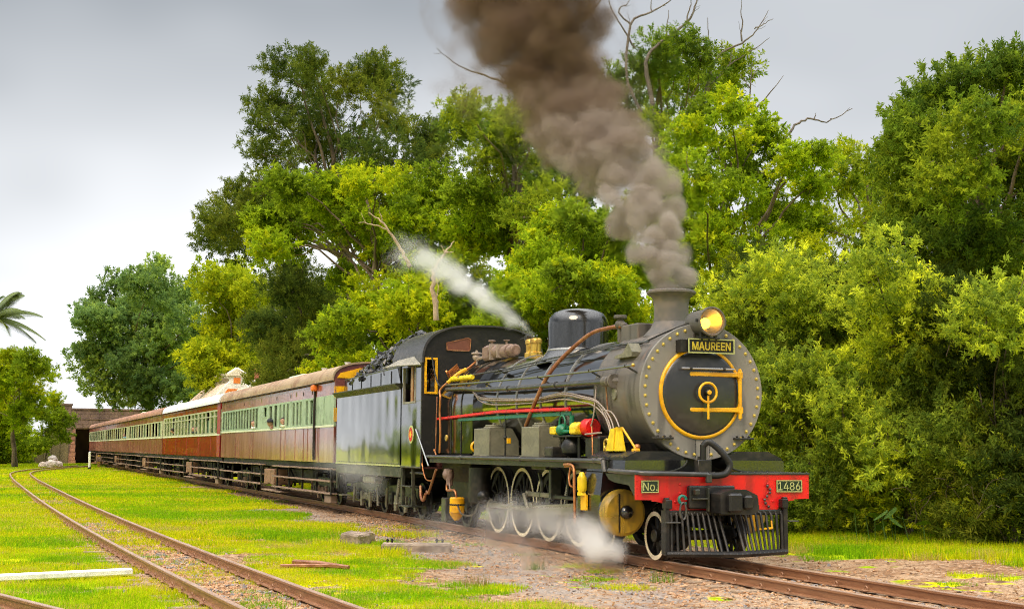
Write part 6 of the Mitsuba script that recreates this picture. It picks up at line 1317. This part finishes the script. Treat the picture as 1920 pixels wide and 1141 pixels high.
grow('leafy_tree', 'large rounded bluish green tree standing behind the farthest coaches and overhanging the bridge', 'tree', *tr('round'), 'blue', 11, .9, .45, cs=1.6)
grow('leafy_tree', 'yellowish green tree behind the station house, right of the rounded bluish one', 'tree', *tr('yellowback'), 'yellow', 12, 1.0, .35)
grow('leafy_tree', 'dark drooping olive tree behind the first coaches', 'tree', *tr('casuarina'), 'dark', 13, 1.25, .35)
grow('leafy_tree', 'tall dark open-crowned tree against the sky, the highest left of the smoke', 'tree', *tr('tall'), 'dark', 14, .46, .36)
grow('leafy_tree', 'wide bright green canopy in front of the tall dark tree, behind the cab', 'tree', *tr('canopy'), 'bright', 15, .95, .26)
grow('leafy_tree', 'low bright green tree right behind the tender and cab roof', 'tree', *tr('midbright'), 'bright', 16, 1.1, .25)
grow('leafy_tree', 'olive green tree directly left of the rising smoke', 'tree', *tr('olive'), 'olive', 17, .85, .32)
grow('leafy_tree', 'dense mid green tree behind the dome, left of the chimney smoke', 'tree', *tr('cone'), 'bright', 18, 1.15, .25)
grow('leafy_tree', 'thin dark tree with sky between its leaves, high behind the smoke among dead branches', 'tree', *tr('top'), 'olive', 19, .26, .24)
grow('leafy_tree', 'light feathery green tree right of the smoke, above the headlight', 'tree', *tr('feather'), 'bright', 20, .72, .30)
grow('leafy_tree', 'thin yellowish tree between the feathery tree and the big olive one at the right', 'tree', *tr('sparse'), 'yellow', 21, .72, .22)
grow('leafy_tree', 'big olive tree that fills the upper right corner', 'tree', *tr('bigright'), 'olive', 22, 1.25, .35)
grow('leafy_shrub', 'bright yellow-green bush right behind the smokebox', 'shrub', *tr('shrub_a'), 'shrub', 23, 1.3, .10, stems=3)
grow('leafy_shrub', 'dense bush reaching down to the grass right of the buffer beam', 'shrub', *tr('shrub_b'), 'shrub', 24, 1.45, .09, stems=4)
grow('leafy_shrub', 'tall bush with pale leaf tips in the middle of the thicket at the right', 'shrub', *tr('shrub_c'), 'shrub', 25, 1.35, .09, stems=4)
grow('leafy_shrub', 'large bush at the right edge of the picture with thin bare twigs at its foot', 'shrub', *tr('shrub_d'), 'shrub', 26, 1.2, .08, stems=4)
grow('leafy_shrub', 'deep dark thicket behind the bushes at the right', 'shrub', *tr('shrub_back'), 'dark', 27, .55, .12, stems=5)
grow('leafy_tree', 'small green tree at the left edge of the picture below the palm', 'tree', *tr('left_a'), 'bright', 28, 1.2, .18, stems=2, cs=1.15)
grow('leafy_shrub', 'bright bush growing over the wall of the bridge', 'shrub', *tr('left_b'), 'bright', 29, .8, .10, cs=.95)
r5 = np.random.default_rng(44)
for k in range(22):
    x = -4.5 - k * 3.6 + r5.normal(0, .6)
    y = 7.6 + r5.uniform(-.8, 1.6) + (1.5 if k < 2 else 0) - (1.4 if 3 < k < 16 else 0)
    lb = [(x + r5.normal(0, 1.0), y + r5.normal(0, .7), z + r5.normal(0, .2), r5.uniform(.9, 1.3)) for z in (.8, 1.9, 3.0, 4.1) for _ in range(2)]
    if -95 < x < -60:
        continue
    grow('leafy_shrub', 'bush in the dense green hedge behind the train', 'shrub', (x, y), lb, ('dark', 'bright', 'olive')[k % 3], 60 + k, .5, .08, group='bushes behind the train')
for k, (x, y) in enumerate(((-128, -10.5), (-133, -13.5), (-126, -16.5), (-138, -9.2))):
    lb = [(x + r5.normal(0, 1.0), y + r5.normal(0, .9), z, r5.uniform(1.0, 1.5)) for z in (.7, 2.0, 3.4) for _ in range(2)]
    grow('leafy_shrub', ('low bush behind the trunk of the small tree at the left edge', 'bush farther left behind the small tree at the left edge', 'bush at the very left edge of the picture, far back', 'bush against the mossy wall left of the bridge')[k], 'shrub', (x, y), lb, ('bright', 'olive')[k % 2], 120 + k, .55, .08)
for k in range(5):
    x, y = -84 - k * 9, -27 - k * 5.5
    lb = [(x + r5.normal(0, 2.0), y + r5.normal(0, 2.0), z + r5.normal(0, .4), r5.uniform(1.6, 2.2)) for z in (1.2, 2.6, 4.2) for _ in range(4)]
    grow('leafy_tree', 'low tree in the row beyond the left edge of the picture', 'tree', (x, y), lb, ('bright', 'olive')[k % 2], 90 + k, .32, .2, group='row of trees beyond the left edge')


def dead(name, label, paths, bark, r0, catg='tree', parent=None):
    t = parent or thing(name, label, catg)
    for k, pth in enumerate(paths):
        p_ = np.array(pth)
        p_ = smooth_path(p_, max(10, 4 * len(p_)))
        L_ = np.linalg.norm(np.diff(p_, axis=0), axis=1).sum()
        r = np.random.default_rng(k + len(name))
        p_[1:-1] += r.normal(0, .018, (len(p_) - 2, 3))
        a = r0 if k == 0 else min(r0 * .55, .018 + .012 * L_)
        part(t, 'trunk' if k == 0 and not parent else 'branch', tube(p_, np.linspace(a, .010 if k else .014, len(p_)), 6), bark, True)
        for j in range(int(L_ * 1.1)):
            i_ = r.integers(2, len(p_) - 1)
            d = unit(unit(p_[i_] - p_[i_ - 2]) + r.normal(0, .55, 3))
            ln = r.uniform(.15, .6)
            if k or i_ > len(p_) * .5:
                part(t, 'twig', tube([p_[i_], p_[i_] + d * ln * .5 + r.normal(0, .03, 3), p_[i_] + d * ln], [.012, .009, .005], 4), bark, True)
    return t


dead('dead_tree', 'bare dead tree with long forked branches against the sky, right of the smoke', DEAD['dead_right'], 'bark_dead', .14)
dead('dead_tree', 'bare dead tree mostly hidden in the smoke, one long branch pointing left', DEAD['dead_left'], 'bark_dead', .13)
dead('dead_tree', 'single bare branch reaching right over the feathery tree', DEAD['long_twig'], 'bark_dead', .05)
dead('dead_tree', 'pale forked dead trunk standing in the leaves above the cab', DEAD['pale'], 'bark_pale', .085)
dead('dead_tree', 'pale bare limbs inside the bright green canopy left of the pale trunk', DEAD['pale_limb'], 'bark_pale', .08)
dead('dead_tree', 'thin bare dark branch at the right of the tall dark tree', DEAD['tall_limb'], 'bark', .06)

# tan bare twigs at the foot of the bush at the right
r6 = np.random.default_rng(8)
ms = []
for k in range(13):
    a = np.array([-3.0 + r6.normal(0, .9), 7.7 + r6.normal(0, .5), .2 + r6.uniform(0, .6)])
    b = a + np.array([r6.uniform(.2, 1.0), r6.normal(-.35, .3), r6.uniform(.1, 1.1)])
    part('leafy_shrub_003', 'bare_twig', limb(a, b, .011, .004, k, .35, 7, 5), 'bark', True)

# palm at the left edge
PM = thing('palm_tree', 'palm with long arching fronds at the left edge of the picture', 'palm')
px_, py_, pz_ = -99.5, -11.2, 11.8
part(PM, 'trunk', tube([(px_ - .5, py_ - .4, -.3), (px_ - .2, py_ - .2, 5), (px_, py_, pz_ - .3)], [.28, .2, .16], 10), 'bark', True)
FR = [(a, e) for a, e in zip(np.arange(26) * 2.4, np.tile([.95, .45, 0.0], 9))]
for a, e in FR:
    n_ = 13
    t_ = np.linspace(0, 1, n_)
    L_ = 4.5
    dh = np.array([np.cos(a), np.sin(a), 0])
    pts = np.array([px_, py_, pz_]) + dh * (t_ * L_ * np.cos(e) * .95)[:, None] + np.array([0, 0, 1]) * (t_ * L_ * np.sin(e) - 1.7 * t_ ** 2.2)[:, None]
    f_ = part(PM, 'frond', tube(pts, np.linspace(.05, .012, n_), 5), 'frond_green' if 'frond_green' in scene else mat('frond_green', (.09, .13, .02), .6), True)
    vs, fs = [], []
    sd = np.array([-np.sin(a), np.cos(a), 0])
    for i_, t0_ in enumerate(np.linspace(.10, 1, 44)):
        c_ = np.array([np.interp(t0_, t_, pts[:, q_]) for q_ in range(3)])
        for s in (-1, 1):
            l_ = .85 * np.sin(np.pi * min(1, t0_ * .78 + .18)) + .15
            tip = c_ + sd * s * l_ * .62 + dh * l_ * .45 - np.array([0, 0, l_ * .62])
            k = len(vs) * 1
            vs += [c_ - dh * .05, c_ + dh * .05, tip]
            fs.append([k, k + 1, k + 2])
    part(f_, 'leaflets', mesh(vs, fs), 'frond_green', False, kind='stuff')

# broad leaved plants at the foot of the thicket
BL = thing('broadleaf_plant', 'plant with big heart-shaped leaves in the shade under the bushes at the right', 'plant')
mat('broadleaf', (.06, .12, .018), .5)
for k in range(9):
    x, y = -4.3 + r6.normal(0, .45), 6.3 + r6.normal(0, .3)
    z = .12 + r6.uniform(.1, .5)
    a, tl = r6.uniform(0, 6.28), r6.uniform(.2, .8)
    u = np.linspace(0, 2 * np.pi, 15)[:-1]
    lx, ly = .17 * np.cos(u) * (1 + .25 * np.cos(u)), .13 * np.sin(u)
    v = np.stack([lx, ly, -.25 * lx ** 2 - np.abs(ly) * .25], 1)
    R_ = trimesh.transformations.euler_matrix(0, tl, a)[:3, :3]
    v = v @ R_.T + [x, y, z]
    lf = part(BL, 'leaf', mesh(np.vstack([v, v.mean(0)[None] - [0, 0, .02]]), [[i_, (i_ + 1) % 14, 14] for i_ in range(14)]), 'broadleaf', True)
    part(BL, 'stalk', tube([(x + r6.normal(0, .1), y + .1, -.2), (x, y, z)], .010, 5), 'broadleaf', True)
# ------------------------------------------------------------------ grass, stones, fallen leaves
def grass_patch(seed_, n, h, w_, R, c0, c1, c2=None):
    r = np.random.default_rng(seed_)
    a, q = r.uniform(0, 2 * np.pi, n), R * np.sqrt(r.random(n))
    b = np.stack([q * np.cos(a), q * np.sin(a), np.full(n, -.02)], 1)
    az = r.uniform(0, 2 * np.pi, n)
    lean = np.abs(r.normal(.35, .3, n))[:, None]
    hh = (h * r.uniform(.45, 1.25, n))[:, None]
    d = np.stack([np.cos(az), np.sin(az), 0 * az], 1)
    s = np.stack([-np.sin(az), np.cos(az), 0 * az], 1)
    tip = b + d * hh * lean + np.array([0, 0, 1]) * hh
    ww = w_ * r.uniform(.7, 1.3, n)[:, None]
    v = np.stack([b - s * ww, b + s * ww, tip], 1).reshape(-1, 3)
    m_ = np.clip(r.normal(.45, .3, n), 0, 1)[:, None]
    col = np.array(c0) * (1 - m_) + np.array(c1) * m_
    if c2 is not None:
        col = np.where(r.random((n, 1)) < .12, np.array(c2), col)
    col = col * r.uniform(.75, 1.2, (n, 1))
    return mesh(v, np.arange(3 * n).reshape(-1, 3)), np.repeat(col, 3, 0)


GR = {}
for nm, variants in {
    'near': [((0.254, 0.415, 0.006), (0.601, 0.756, 0.008), (0.693, 0.537, 0.060)), ((0.393, 0.488, 0.006), (0.785, 0.781, 0.008), (0.716, 0.561, 0.060)), ((0.151, 0.329, 0.008), (0.393, 0.634, 0.010), None), ((0.531, 0.415, 0.090), (0.716, 0.586, 0.180), None)],
}.items():
    for k, (a, b_, c_) in enumerate(variants):
        for sz, (n_, h_, w_, R_) in {'s': (230, .070, .0055, .30), 'm': (240, .095, .011, .62), 'l': (230, .11, .028, 1.5), 't': (170, .165, .008, .34)}.items():
            m_, col = grass_patch(100 + k * 7 + ord(sz), n_, h_, w_, R_, a, b_, c_)
            GR[(k, sz)] = g = f'grassset_{k}_{sz}'
            scene[g] = {'type': 'shapegroup', 'blades': ply(m_, 'leaf', smooth=False, color=col)}
labels['grass'] = {'label': 'short bright yellow-green grass growing in patches over the ground', 'category': 'grass', 'kind': 'stuff'}
r7 = np.random.default_rng(21)
gk = 0


def scatter(x0, x1, y0, y1, n, sz, scale=1.0):
    global gk
    x, y = r7.uniform(x0, x1, n), r7.uniform(y0, y1, n)
    # only where the camera, or a camera a few steps aside, could see it
    dx, dy = x - CAM[0], y - CAM[1]
    dep = dx * LOOK[0] + dy * LOOK[1]
    lat = (dx * SIDE[0] + dy * SIDE[1]) / np.maximum(dep, .1)
    keep = (dep > 8) & (np.abs(lat) < .44) & (r7.random(n) < grass_cover(x, y) ** 1.1)
    x, y = x[keep], y[keep]
    z = ground_z(x, y)
    tone = meshkit.fbm(np.stack([x, y, 0 * x], -1) * .45 + 3, 3, 31)
    for i_ in range(len(x)):
        k = 2 if tone[i_] > .60 else (1 if tone[i_] < .49 else 0)
        if r7.random() < .2:
            k = int(r7.integers(3))
        if r7.random() < .06:
            k = 3
        gk += 1
        scene[f'grass__{gk:03d}'] = {'type': 'instance', 'group': {'type': 'ref', 'id': GR[(k, sz)]}, 'to_world': T().translate([float(x[i_]), float(y[i_]), float(z[i_])]).rotate([0, 0, 1], float(r7.uniform(0, 360))).scale(float(scale * r7.uniform(.75, 1.25)))}


scatter(-9, 7, -11.5, -1.0, 3300, 's')
scatter(-26, -8, -12, -1.0, 2300, 'm')
scatter(-60, -25, -13, -1.2, 1500, 'l', .75)
scatter(-135, -58, -13, -1.6, 850, 'l', 1.1)
scatter(-18, 4, 1.8, 10.5, 1500, 's', 1.15)
scatter(-16, 4, 3.6, 11, 1300, 't')
scatter(-10, -4, -4.2, -2.4, 14, 't', .9)
scatter(-14, 6, -11, -2.5, 70, 't', .55)
scatter(-45, -12, -12, -2, 130, 't', .7)

# tufts that stand out singly
def tuft(x, y, h, n, c0, c1, label):
    t = thing('grass_tuft', label, 'grass tuft')
    m_, col = grass_patch(int(abs(x * 31 + y * 17)), n, h, .006, .19, c0, c1)
    scene[t] = ply(moved(m_, (x, y, float(ground_z(np.array([x]), np.array([y]))[0]))), 'leaf', smooth=False, color=col)


tuft(-1.35, -2.15, .17, 60, (.12, .20, .02), (.26, .32, .03), 'green tuft of grass in the gravel below the driving wheels')
tuft(.9, -3.9, .20, 70, (.20, .20, .04), (.36, .28, .08), 'dry brownish tuft of grass in the gravel at the bottom middle')
tuft(-6.2, -3.2, .22, 80, (.08, .19, .01), (.20, .34, .02), 'dark green tuft between the concrete stump and the slab')
tuft(1.2, -1.25, .20, 60, (.10, .22, .01), (.22, .36, .02), 'small green tuft against the rail at the bottom right')


def scatter_pieces(x, y, r, seed_, flat=.6, lift=.0, variants=7):
    rr = np.random.default_rng(seed_)
    base = []
    for k in range(variants):
        v = rr.normal(size=(8, 3))
        v = unit(v) * rr.uniform(.75, 1.1, (8, 1))
        base.append(trimesh.convex.convex_hull(v))
    z = ground_z(x, y)
    vs, fs, at = [], [], 0
    for i_ in range(len(x)):
        b_ = base[i_ % variants]
        a = rr.uniform(0, 6.28)
        c_, s_ = np.cos(a), np.sin(a)
        v = np.array(b_.vertices) * r[i_] * np.array([1, .8, flat])
        v = np.stack([v[:, 0] * c_ - v[:, 1] * s_, v[:, 0] * s_ + v[:, 1] * c_, v[:, 2]], 1) + [x[i_], y[i_], z[i_] + lift + r[i_] * flat * .25]
        vs.append(v)
        fs.append(np.array(b_.faces) + at)
        at += len(v)
    return mesh(np.vstack(vs), np.vstack(fs))


def stone_color(p, n, uv):
    k = cell_rand(p.x * 9, p.y * 9, 0)
    c_ = mix((0.34, 0.17, 0.075), (0.56, 0.36, 0.21), k)
    return mix(c_, (0.24, 0.22, 0.21), smoothstep(.74, .78, cell_rand(p.x * 7, p.y * 7, 3)))


mat('stones', proc(stone_color), .85)
# ballast in and beside the tracks
n_ = 11000
x = np.concatenate([r7.uniform(-16, 8, n_), r7.uniform(-40, -14, 1500)])
y = np.concatenate([r7.choice([-1, 1], n_) * np.abs(r7.normal(0.2, 1.1, n_)), r7.normal(0, 1.2, 1500)])
ok = (np.abs(np.abs(y) - .5665) > .09)
part(None, 'ballast', scatter_pieces(x[ok], y[ok], np.abs(r7.normal(.022, .012, ok.sum())) + .008, 3), 'stones', False)
labels['ballast'] = {'label': 'loose brown ballast stones along the main track', 'category': 'ballast', 'kind': 'stuff'}
x = np.concatenate([r7.uniform(-14, 7, 6500), r7.uniform(-50, -12, 4500)])
y = siding_y(x) + r7.normal(0, .42, len(x))
ok = np.abs(np.abs(y - siding_y(x)) - .5665) > .08
part(None, 'siding_ballast', scatter_pieces(x[ok], y[ok], np.abs(r7.normal(.02, .012, ok.sum())) + .008, 4), 'stones', False)
labels['siding_ballast'] = {'label': 'loose pale stones between the rails of the siding', 'category': 'ballast', 'kind': 'stuff'}
x, y = r7.uniform(-16, 7, 8000), r7.uniform(-7.2, -1, 8000)
part(None, 'gravel', scatter_pieces(x, y, np.abs(r7.normal(.013, .011, 8000)) + .005, 5), 'stones', False)
labels['gravel'] = {'label': 'scattered small stones on the bare ground beside the train', 'category': 'gravel', 'kind': 'stuff'}
# fallen leaves and bark chips
n_ = 18000
x, y = r7.uniform(-26, 7, n_), r7.uniform(-7.4, 7, n_)
ok = (r7.random(n_) > grass_cover(x, y) * .75) & (r7.random(n_) < .35 + .65 * np.exp(-((np.abs(y) - 1.9) / 1.5) ** 2))
x, y = x[ok], y[ok]
z = ground_z(x, y)
a = r7.uniform(0, 6.28, len(x))
l_, w_ = r7.uniform(.012, .036, len(x)), r7.uniform(.006, .019, len(x))
d = np.stack([np.cos(a), np.sin(a), r7.normal(0, .35, len(x))], 1)
s_ = np.stack([-np.sin(a), np.cos(a), r7.normal(0, .3, len(x))], 1)
c_ = np.stack([x, y, z + .016], 1)
v = np.stack([c_ - d * l_[:, None], c_ + s_ * w_[:, None], c_ + d * l_[:, None], c_ - s_ * w_[:, None]], 1).reshape(-1, 3)
k = np.arange(len(x))[:, None] * 4
pal = np.array([(.36, .20, .11), (.26, .15, .09), (.44, .29, .18), (.18, .11, .07), (.42, .25, .12)])
col = np.repeat(pal[r7.integers(0, 5, len(x))], 4, 0)
part(None, 'fallen_leaves', mesh(v, np.concatenate([k + [0, 1, 2], k + [0, 2, 3]])), 'leaf', False, color=col)
labels['fallen_leaves'] = {'label': 'dry brown leaves and bark chips littering the ground by the track', 'category': 'leaves', 'kind': 'stuff'}
# ------------------------------------------------------------------ smoke and steam
def volume(key, lo, hi, field, sigma, albedo, step, k=None, g=0.2, ends=(True, True)):
    lo, hi = np.array(lo, float), np.array(hi, float)
    n_ = np.maximum(4, np.ceil((hi - lo) / step).astype(int))
    ax = [lo[q] + (np.arange(n_[q]) + .5) / n_[q] * (hi[q] - lo[q]) for q in range(3)]
    Z, Y, X = np.meshgrid(ax[2], ax[1], ax[0], indexing='ij')
    den = field(np.stack([X, Y, Z], -1)).astype(np.float32)
    edge = np.minimum(Y - lo[1], hi[1] - Y)
    if ends[0]:
        edge = np.minimum(edge, X - lo[0])
    if ends[1]:
        edge = np.minimum(edge, hi[0] - X)
    den *= np.clip(edge / (step * 3), 0, 1)
    full = den > .04                                 # keep only the cells that hold any smoke
    if not full.any():
        return
    cut = []
    for q, other in ((2, (0, 1)), (1, (0, 2)), (0, (1, 2))):
        w_ = np.nonzero(full.any(other))[0]
        a_, b_ = max(0, w_[0] - 1), min(full.shape[q], w_[-1] + 2)
        cut.append((a_, b_))
    cell = (hi - lo) / n_
    lo, hi = lo + cell * [c_[0] for c_ in cut], lo + cell * [c_[1] for c_ in cut]
    den = den[cut[2][0]:cut[2][1], cut[1][0]:cut[1][1], cut[0][0]:cut[0][1]]
    den = np.maximum(np.minimum(den, np.quantile(den[den > .04], .985)), 1e-5).astype(np.float32)
    md = f'{key}_medium' + (f'_{k}' if k else '')
    scene[md] = {'type': 'heterogeneous', 'albedo': {'type': 'rgb', 'value': list(albedo)}, 'scale': float(sigma), 'phase': {'type': 'hg', 'g': g},
                 'sigma_t': {'type': 'gridvolume', 'grid': mi.VolumeGrid(den[..., None]), 'filter_type': 'trilinear', 'to_world': T().translate(lo.tolist()).scale((hi - lo).tolist())}}
    scene[f'{key}__{k:03d}' if k else key] = {'type': 'cube', 'to_world': T().translate(((lo + hi) / 2).tolist()).scale(((hi - lo) / 2).tolist()), 'bsdf': {'type': 'null'}, 'interior': {'type': 'ref', 'id': md}}


def puffs(path, seed_, per, spread=.35, yj=.25):
    """Balls strung along a path of (x, z, radius)."""
    r = np.random.default_rng(seed_)
    p = np.array(path, float)
    out = []
    for a, b in zip(p[:-1], p[1:]):
        L_ = max(per, int(per * np.hypot(*(b - a)[:2]) / (a[2] + b[2]) * 2))
        for t in (np.arange(L_) + r.random(L_) * .6) / L_:
            q = a + (b - a) * t
            o_ = r.normal(0, spread, 3) * q[2]
            out.append((q[0] + o_[0], o_[1] * yj / .25, q[1] + o_[2] * .7, q[2] * r.uniform(.36, .70)))
    return np.array(out)


def ball_field(pos, balls, soft, rag, freq, seed_, chunk=60000):
    """1 inside the balls, 0 outside, with a ragged edge."""
    from scipy.spatial import cKDTree
    sh = pos.shape[:-1]
    P_ = pos.reshape(-1, 3)
    d = np.full(len(P_), 9.0)
    for b in balls:
        m_ = np.abs(P_[:, 0] - b[0]) < b[3] * 2.2
        if not m_.any():
            continue
        q = P_[m_]
        d[m_] = np.minimum(d[m_], np.sqrt(((q - b[:3]) ** 2).sum(1)) / b[3])
    near_ = d < 2.2
    n1 = np.zeros(len(P_))
    if near_.any():
        w_ = P_[near_]
        w_ = w_ + .45 * (np.stack([meshkit.noise(w_ * 1.3 + 7 * i_, seed_ + i_) for i_ in range(3)], -1) - .5)
        n1[near_] = meshkit.fbm(w_ * freq, 5, seed_)
    e = d + rag * (n1 - .5) * 2
    return smoothstep_np(1.0 + soft, 1.0 - soft, e).reshape(sh) if False else np.clip((1.0 + soft - e) / (2 * soft), 0, 1).reshape(sh) ** 1.5


MAIN = [(-1.022, 4.12, 0.18), (-1.07, 4.45, 0.233), (-1.284, 4.85, 0.278), (-1.563, 5.2, 0.31), (-1.843, 5.55, 0.337), (-2.257, 5.96, 0.362), (-2.58, 6.38, 0.394), (-3.01, 6.8, 0.463), (-3.91, 7.25, 0.58), (-5.11, 7.9, 0.634), (-5.66, 8.6, 0.658), (-6.16, 9.3, 0.699), (-7.06, 10.0, 0.749), (-8.36, 11.0, 0.844), (-9.36, 12.4, 0.902)]
BL_ = np.vstack([puffs(MAIN, 5, 15, .60), puffs([(-2.3, 6.9, .2), (-2.6, 7.0, .26), (-3.2, 7.1, .36)], 6, 9, .45), puffs([(-3.05, 5.6, .24), (-2.6, 5.75, .28)], 7, 8, .4), puffs([(-4.5, 6.5, .24), (-4.1, 6.8, .32), (-3.6, 7.0, .4)], 8, 8, .4), puffs([(-4.3, 6.75, .22), (-4.9, 7.1, .28), (-5.6, 7.6, .36), (-6.4, 8.4, .5), (-7.2, 9.6, .8)], 10, 9, .55), puffs([(-5.3, 8.8, .5), (-5.5, 9.6, .6), (-5.6, 10.5, .7), (-5.6, 11.5, .8), (-5.6, 12.5, .8)], 9, 9, .6)])
THIN = puffs([(-8.0, 10.4, .8), (-9.8, 10.6, .9), (-11.2, 10.2, .7), (-12.2, 9.9, .4)], 12, 6, .5)
THIN2 = puffs([(-5.6, 8.2, .8), (-6.6, 8.0, .7), (-7.2, 8.4, .6), (-8.6, 9.6, .7)], 13, 5, .5)


def smoke(p):
    z = p[..., 2]
    soft = np.interp(z, [4.1, 6.5, 8.0, 11], [.18, .24, .34, .42])
    core = ball_field(p, BL_, soft.reshape(-1), 1.0, 3.2, 41)
    fine_ = meshkit.fbm(p * np.array([3.6, 3.6, 3.0]), 3, 77)
    den = core * np.interp(z, [4.1, 4.6, 6, 7.5, 9, 12.5], [8.5, 6.5, 4.6, 3.4, 2.6, 2.2]) * np.clip(3.2 * fine_ - .62, 0, 1.6)
    up = z > 7
    if up.any():
        wisp = ball_field(p, THIN, .55, .9, 1.6, 43) * .5 + ball_field(p, THIN2, .55, .7, 1.4, 47) * .7
        den = den + wisp * np.clip(meshkit.fbm(p * 2.1 + 3, 4, 51) * 3.4 - 1.25, 0, 1.5) * np.clip((z - 7) / 1.2, 0, 1)
    return den


ZS = [4.10, 5.0, 5.9, 6.8, 7.7, 8.6, 9.6, 12.7]
AL = [(.57, .515, .485), (.56, .50, .465), (.51, .445, .405), (.42, .345, .295), (.34, .255, .20), (.28, .198, .145), (.25, .172, .122)]
for k, (a, b) in enumerate(zip(ZS[:-1], ZS[1:])):
    x0 = np.interp((a + b) / 2, [4.5, 5.5, 6.4, 7.2, 7.9], [-2.4, -4.0, -5.4, -8.5, -14.5])
    xe = .2 if a < 7 else -.9
    xm = np.interp((a + b) / 2, [4.5, 5.5, 6.4, 7.2, 8.2, 9.1, 11], [-1.1, -1.7, -2.45, -3.5, -4.7, -5.4, -7])
    for q_, (xa, xb) in enumerate(((x0, xm), (xm, xe))):
        volume('smoke_plume', (xa + .012 * q_, -2.4 if a > 6 else -1.5, a + .006), (xb, 2.4 if a > 6 else 1.5, b - .006), smoke, 1.0, AL[k], .045 if a < 7.6 else .065, 2 * k + q_ + 1, ends=(q_ == 0, q_ == 1))
labels['smoke_plume'] = {'label': 'thick brown grey smoke column billowing out of the chimney', 'category': 'smoke', 'kind': 'stuff'}

VAL = [(-7.28, 3.90, .05), (-7.85, 4.16, .10), (-8.5, 4.36, .15), (-9.5, 4.72, .21), (-10.6, 5.05, .26), (-11.8, 5.44, .29), (-13.0, 5.86, .33), (-14.2, 6.2, .30), (-15.6, 6.55, .34), (-17.5, 6.9, .5)]
VB = puffs(VAL, 15, 5, .35, .2)


def valve_steam(p):
    k_ = np.interp(p[..., 0], [-18, -16.2, -15.2, -13.4, -11, -9, -7.2], [.0, .9, 1.3, 1.9, 2.4, 2.8, 3.2]) * np.clip((p[..., 0] + 18.2) / 1.0, 0, 1)
    return ball_field(p, VB, .6, .75, 3.2, 61) * k_ * np.clip(meshkit.fbm(p * 3.1, 3, 63) * 2.4 - .5, 0, 1.6)


VX, VZ = np.array(VAL)[::-1, 0], np.array(VAL)[::-1, 1]
for k, (a, b) in enumerate(((-18.4, -14), (-14, -11.3), (-11.3, -9.4), (-9.4, -7.05))):
    za, zb = np.interp(a, VX, VZ), np.interp(b, VX, VZ)
    rr_ = (.75, .62, .52, .42)[k]
    volume('valve_steam', (a + .012, -rr_, max(3.88, zb - rr_)), (b, rr_, za + rr_), valve_steam, 1.0, (.97, .97, .97), .06, k + 1, ends=(k == 0, k == 3))
labels['valve_steam'] = {'label': 'thin white steam drifting back from the brass safety valves above the cab roof', 'category': 'steam', 'kind': 'stuff'}

COCK = np.vstack([np.array(puffs([(.60, .22, .22), (.25, .30, .27), (-.2, .36, .28), (-.7, .42, .26)], 17, 7, .3, .25)) + [0, -1.78, 0, 0], np.array(puffs([(-.7, .40, .30), (-1.4, .46, .32), (-2.2, .48, .30), (-3.2, .52, .28), (-4.4, .5, .26), (-5.8, .4, .22)], 18, 5, .4, .25)) + [0, -1.65, 0, 0]])
HAZY = np.array(puffs([(.2, -.05, .3), (-1.4, -.05, .4), (-3.0, .0, .45), (-5.2, .1, .4)], 19, 5, .5, .6)) + [0, -2.3, 0, 0]


def cock_steam(p):
    k_ = np.interp(p[..., 0], [-7.5, -5.5, -3.0, -1.4, -.6, 0., .7], [.0, .5, 1.05, 1.5, 2.3, 4.2, 3.8])
    f_ = meshkit.fbm(p * 3.6, 3, 73)
    return ball_field(p, COCK, .6, .6, 2.8, 71) * k_ * np.clip(f_ * 2.2 - .3, .1, 1.6) + ball_field(p, HAZY, .8, .5, 1.5, 75) * .30 * np.clip(f_ * 2.8 - .75, 0, 1.2)


for k, (a, b) in enumerate(((-7.8, -.45), (-.45, .22), (.22, 1.05))):
    volume('cylinder_steam', (a + .012, -3.3, -.35), (b, -1.40, 1.15), cock_steam, 1.0, (.97, .97, .97), .06, k + 1, ends=(k == 0, k == 2))
labels['cylinder_steam'] = {'label': 'white steam puff blowing from the cylinder across the driving wheels and the ground', 'category': 'steam', 'kind': 'stuff'}

TS = np.array(puffs([(-17.8, 1.7, .4), (-16.5, 1.45, .45), (-15.2, 1.2, .5), (-13.8, 1.0, .45), (-12.4, .85, .35)], 23, 5, .5, .15)) + [0, -1.75, 0, 0]


def tender_steam(p):
    return ball_field(p, TS, .7, .7, 2.2, 81) * .42 * np.clip(meshkit.fbm(p * 2.6, 3, 83) * 2.4 - .55, 0, 1.4)


volume('tender_steam', (-19, -2.5, .15), (-11.4, -1.46, 2.5), tender_steam, 1.0, (.95, .95, .97), .07)
labels['tender_steam'] = {'label': 'faint bluish steam hanging along the lower side of the tender', 'category': 'steam', 'kind': 'stuff'}
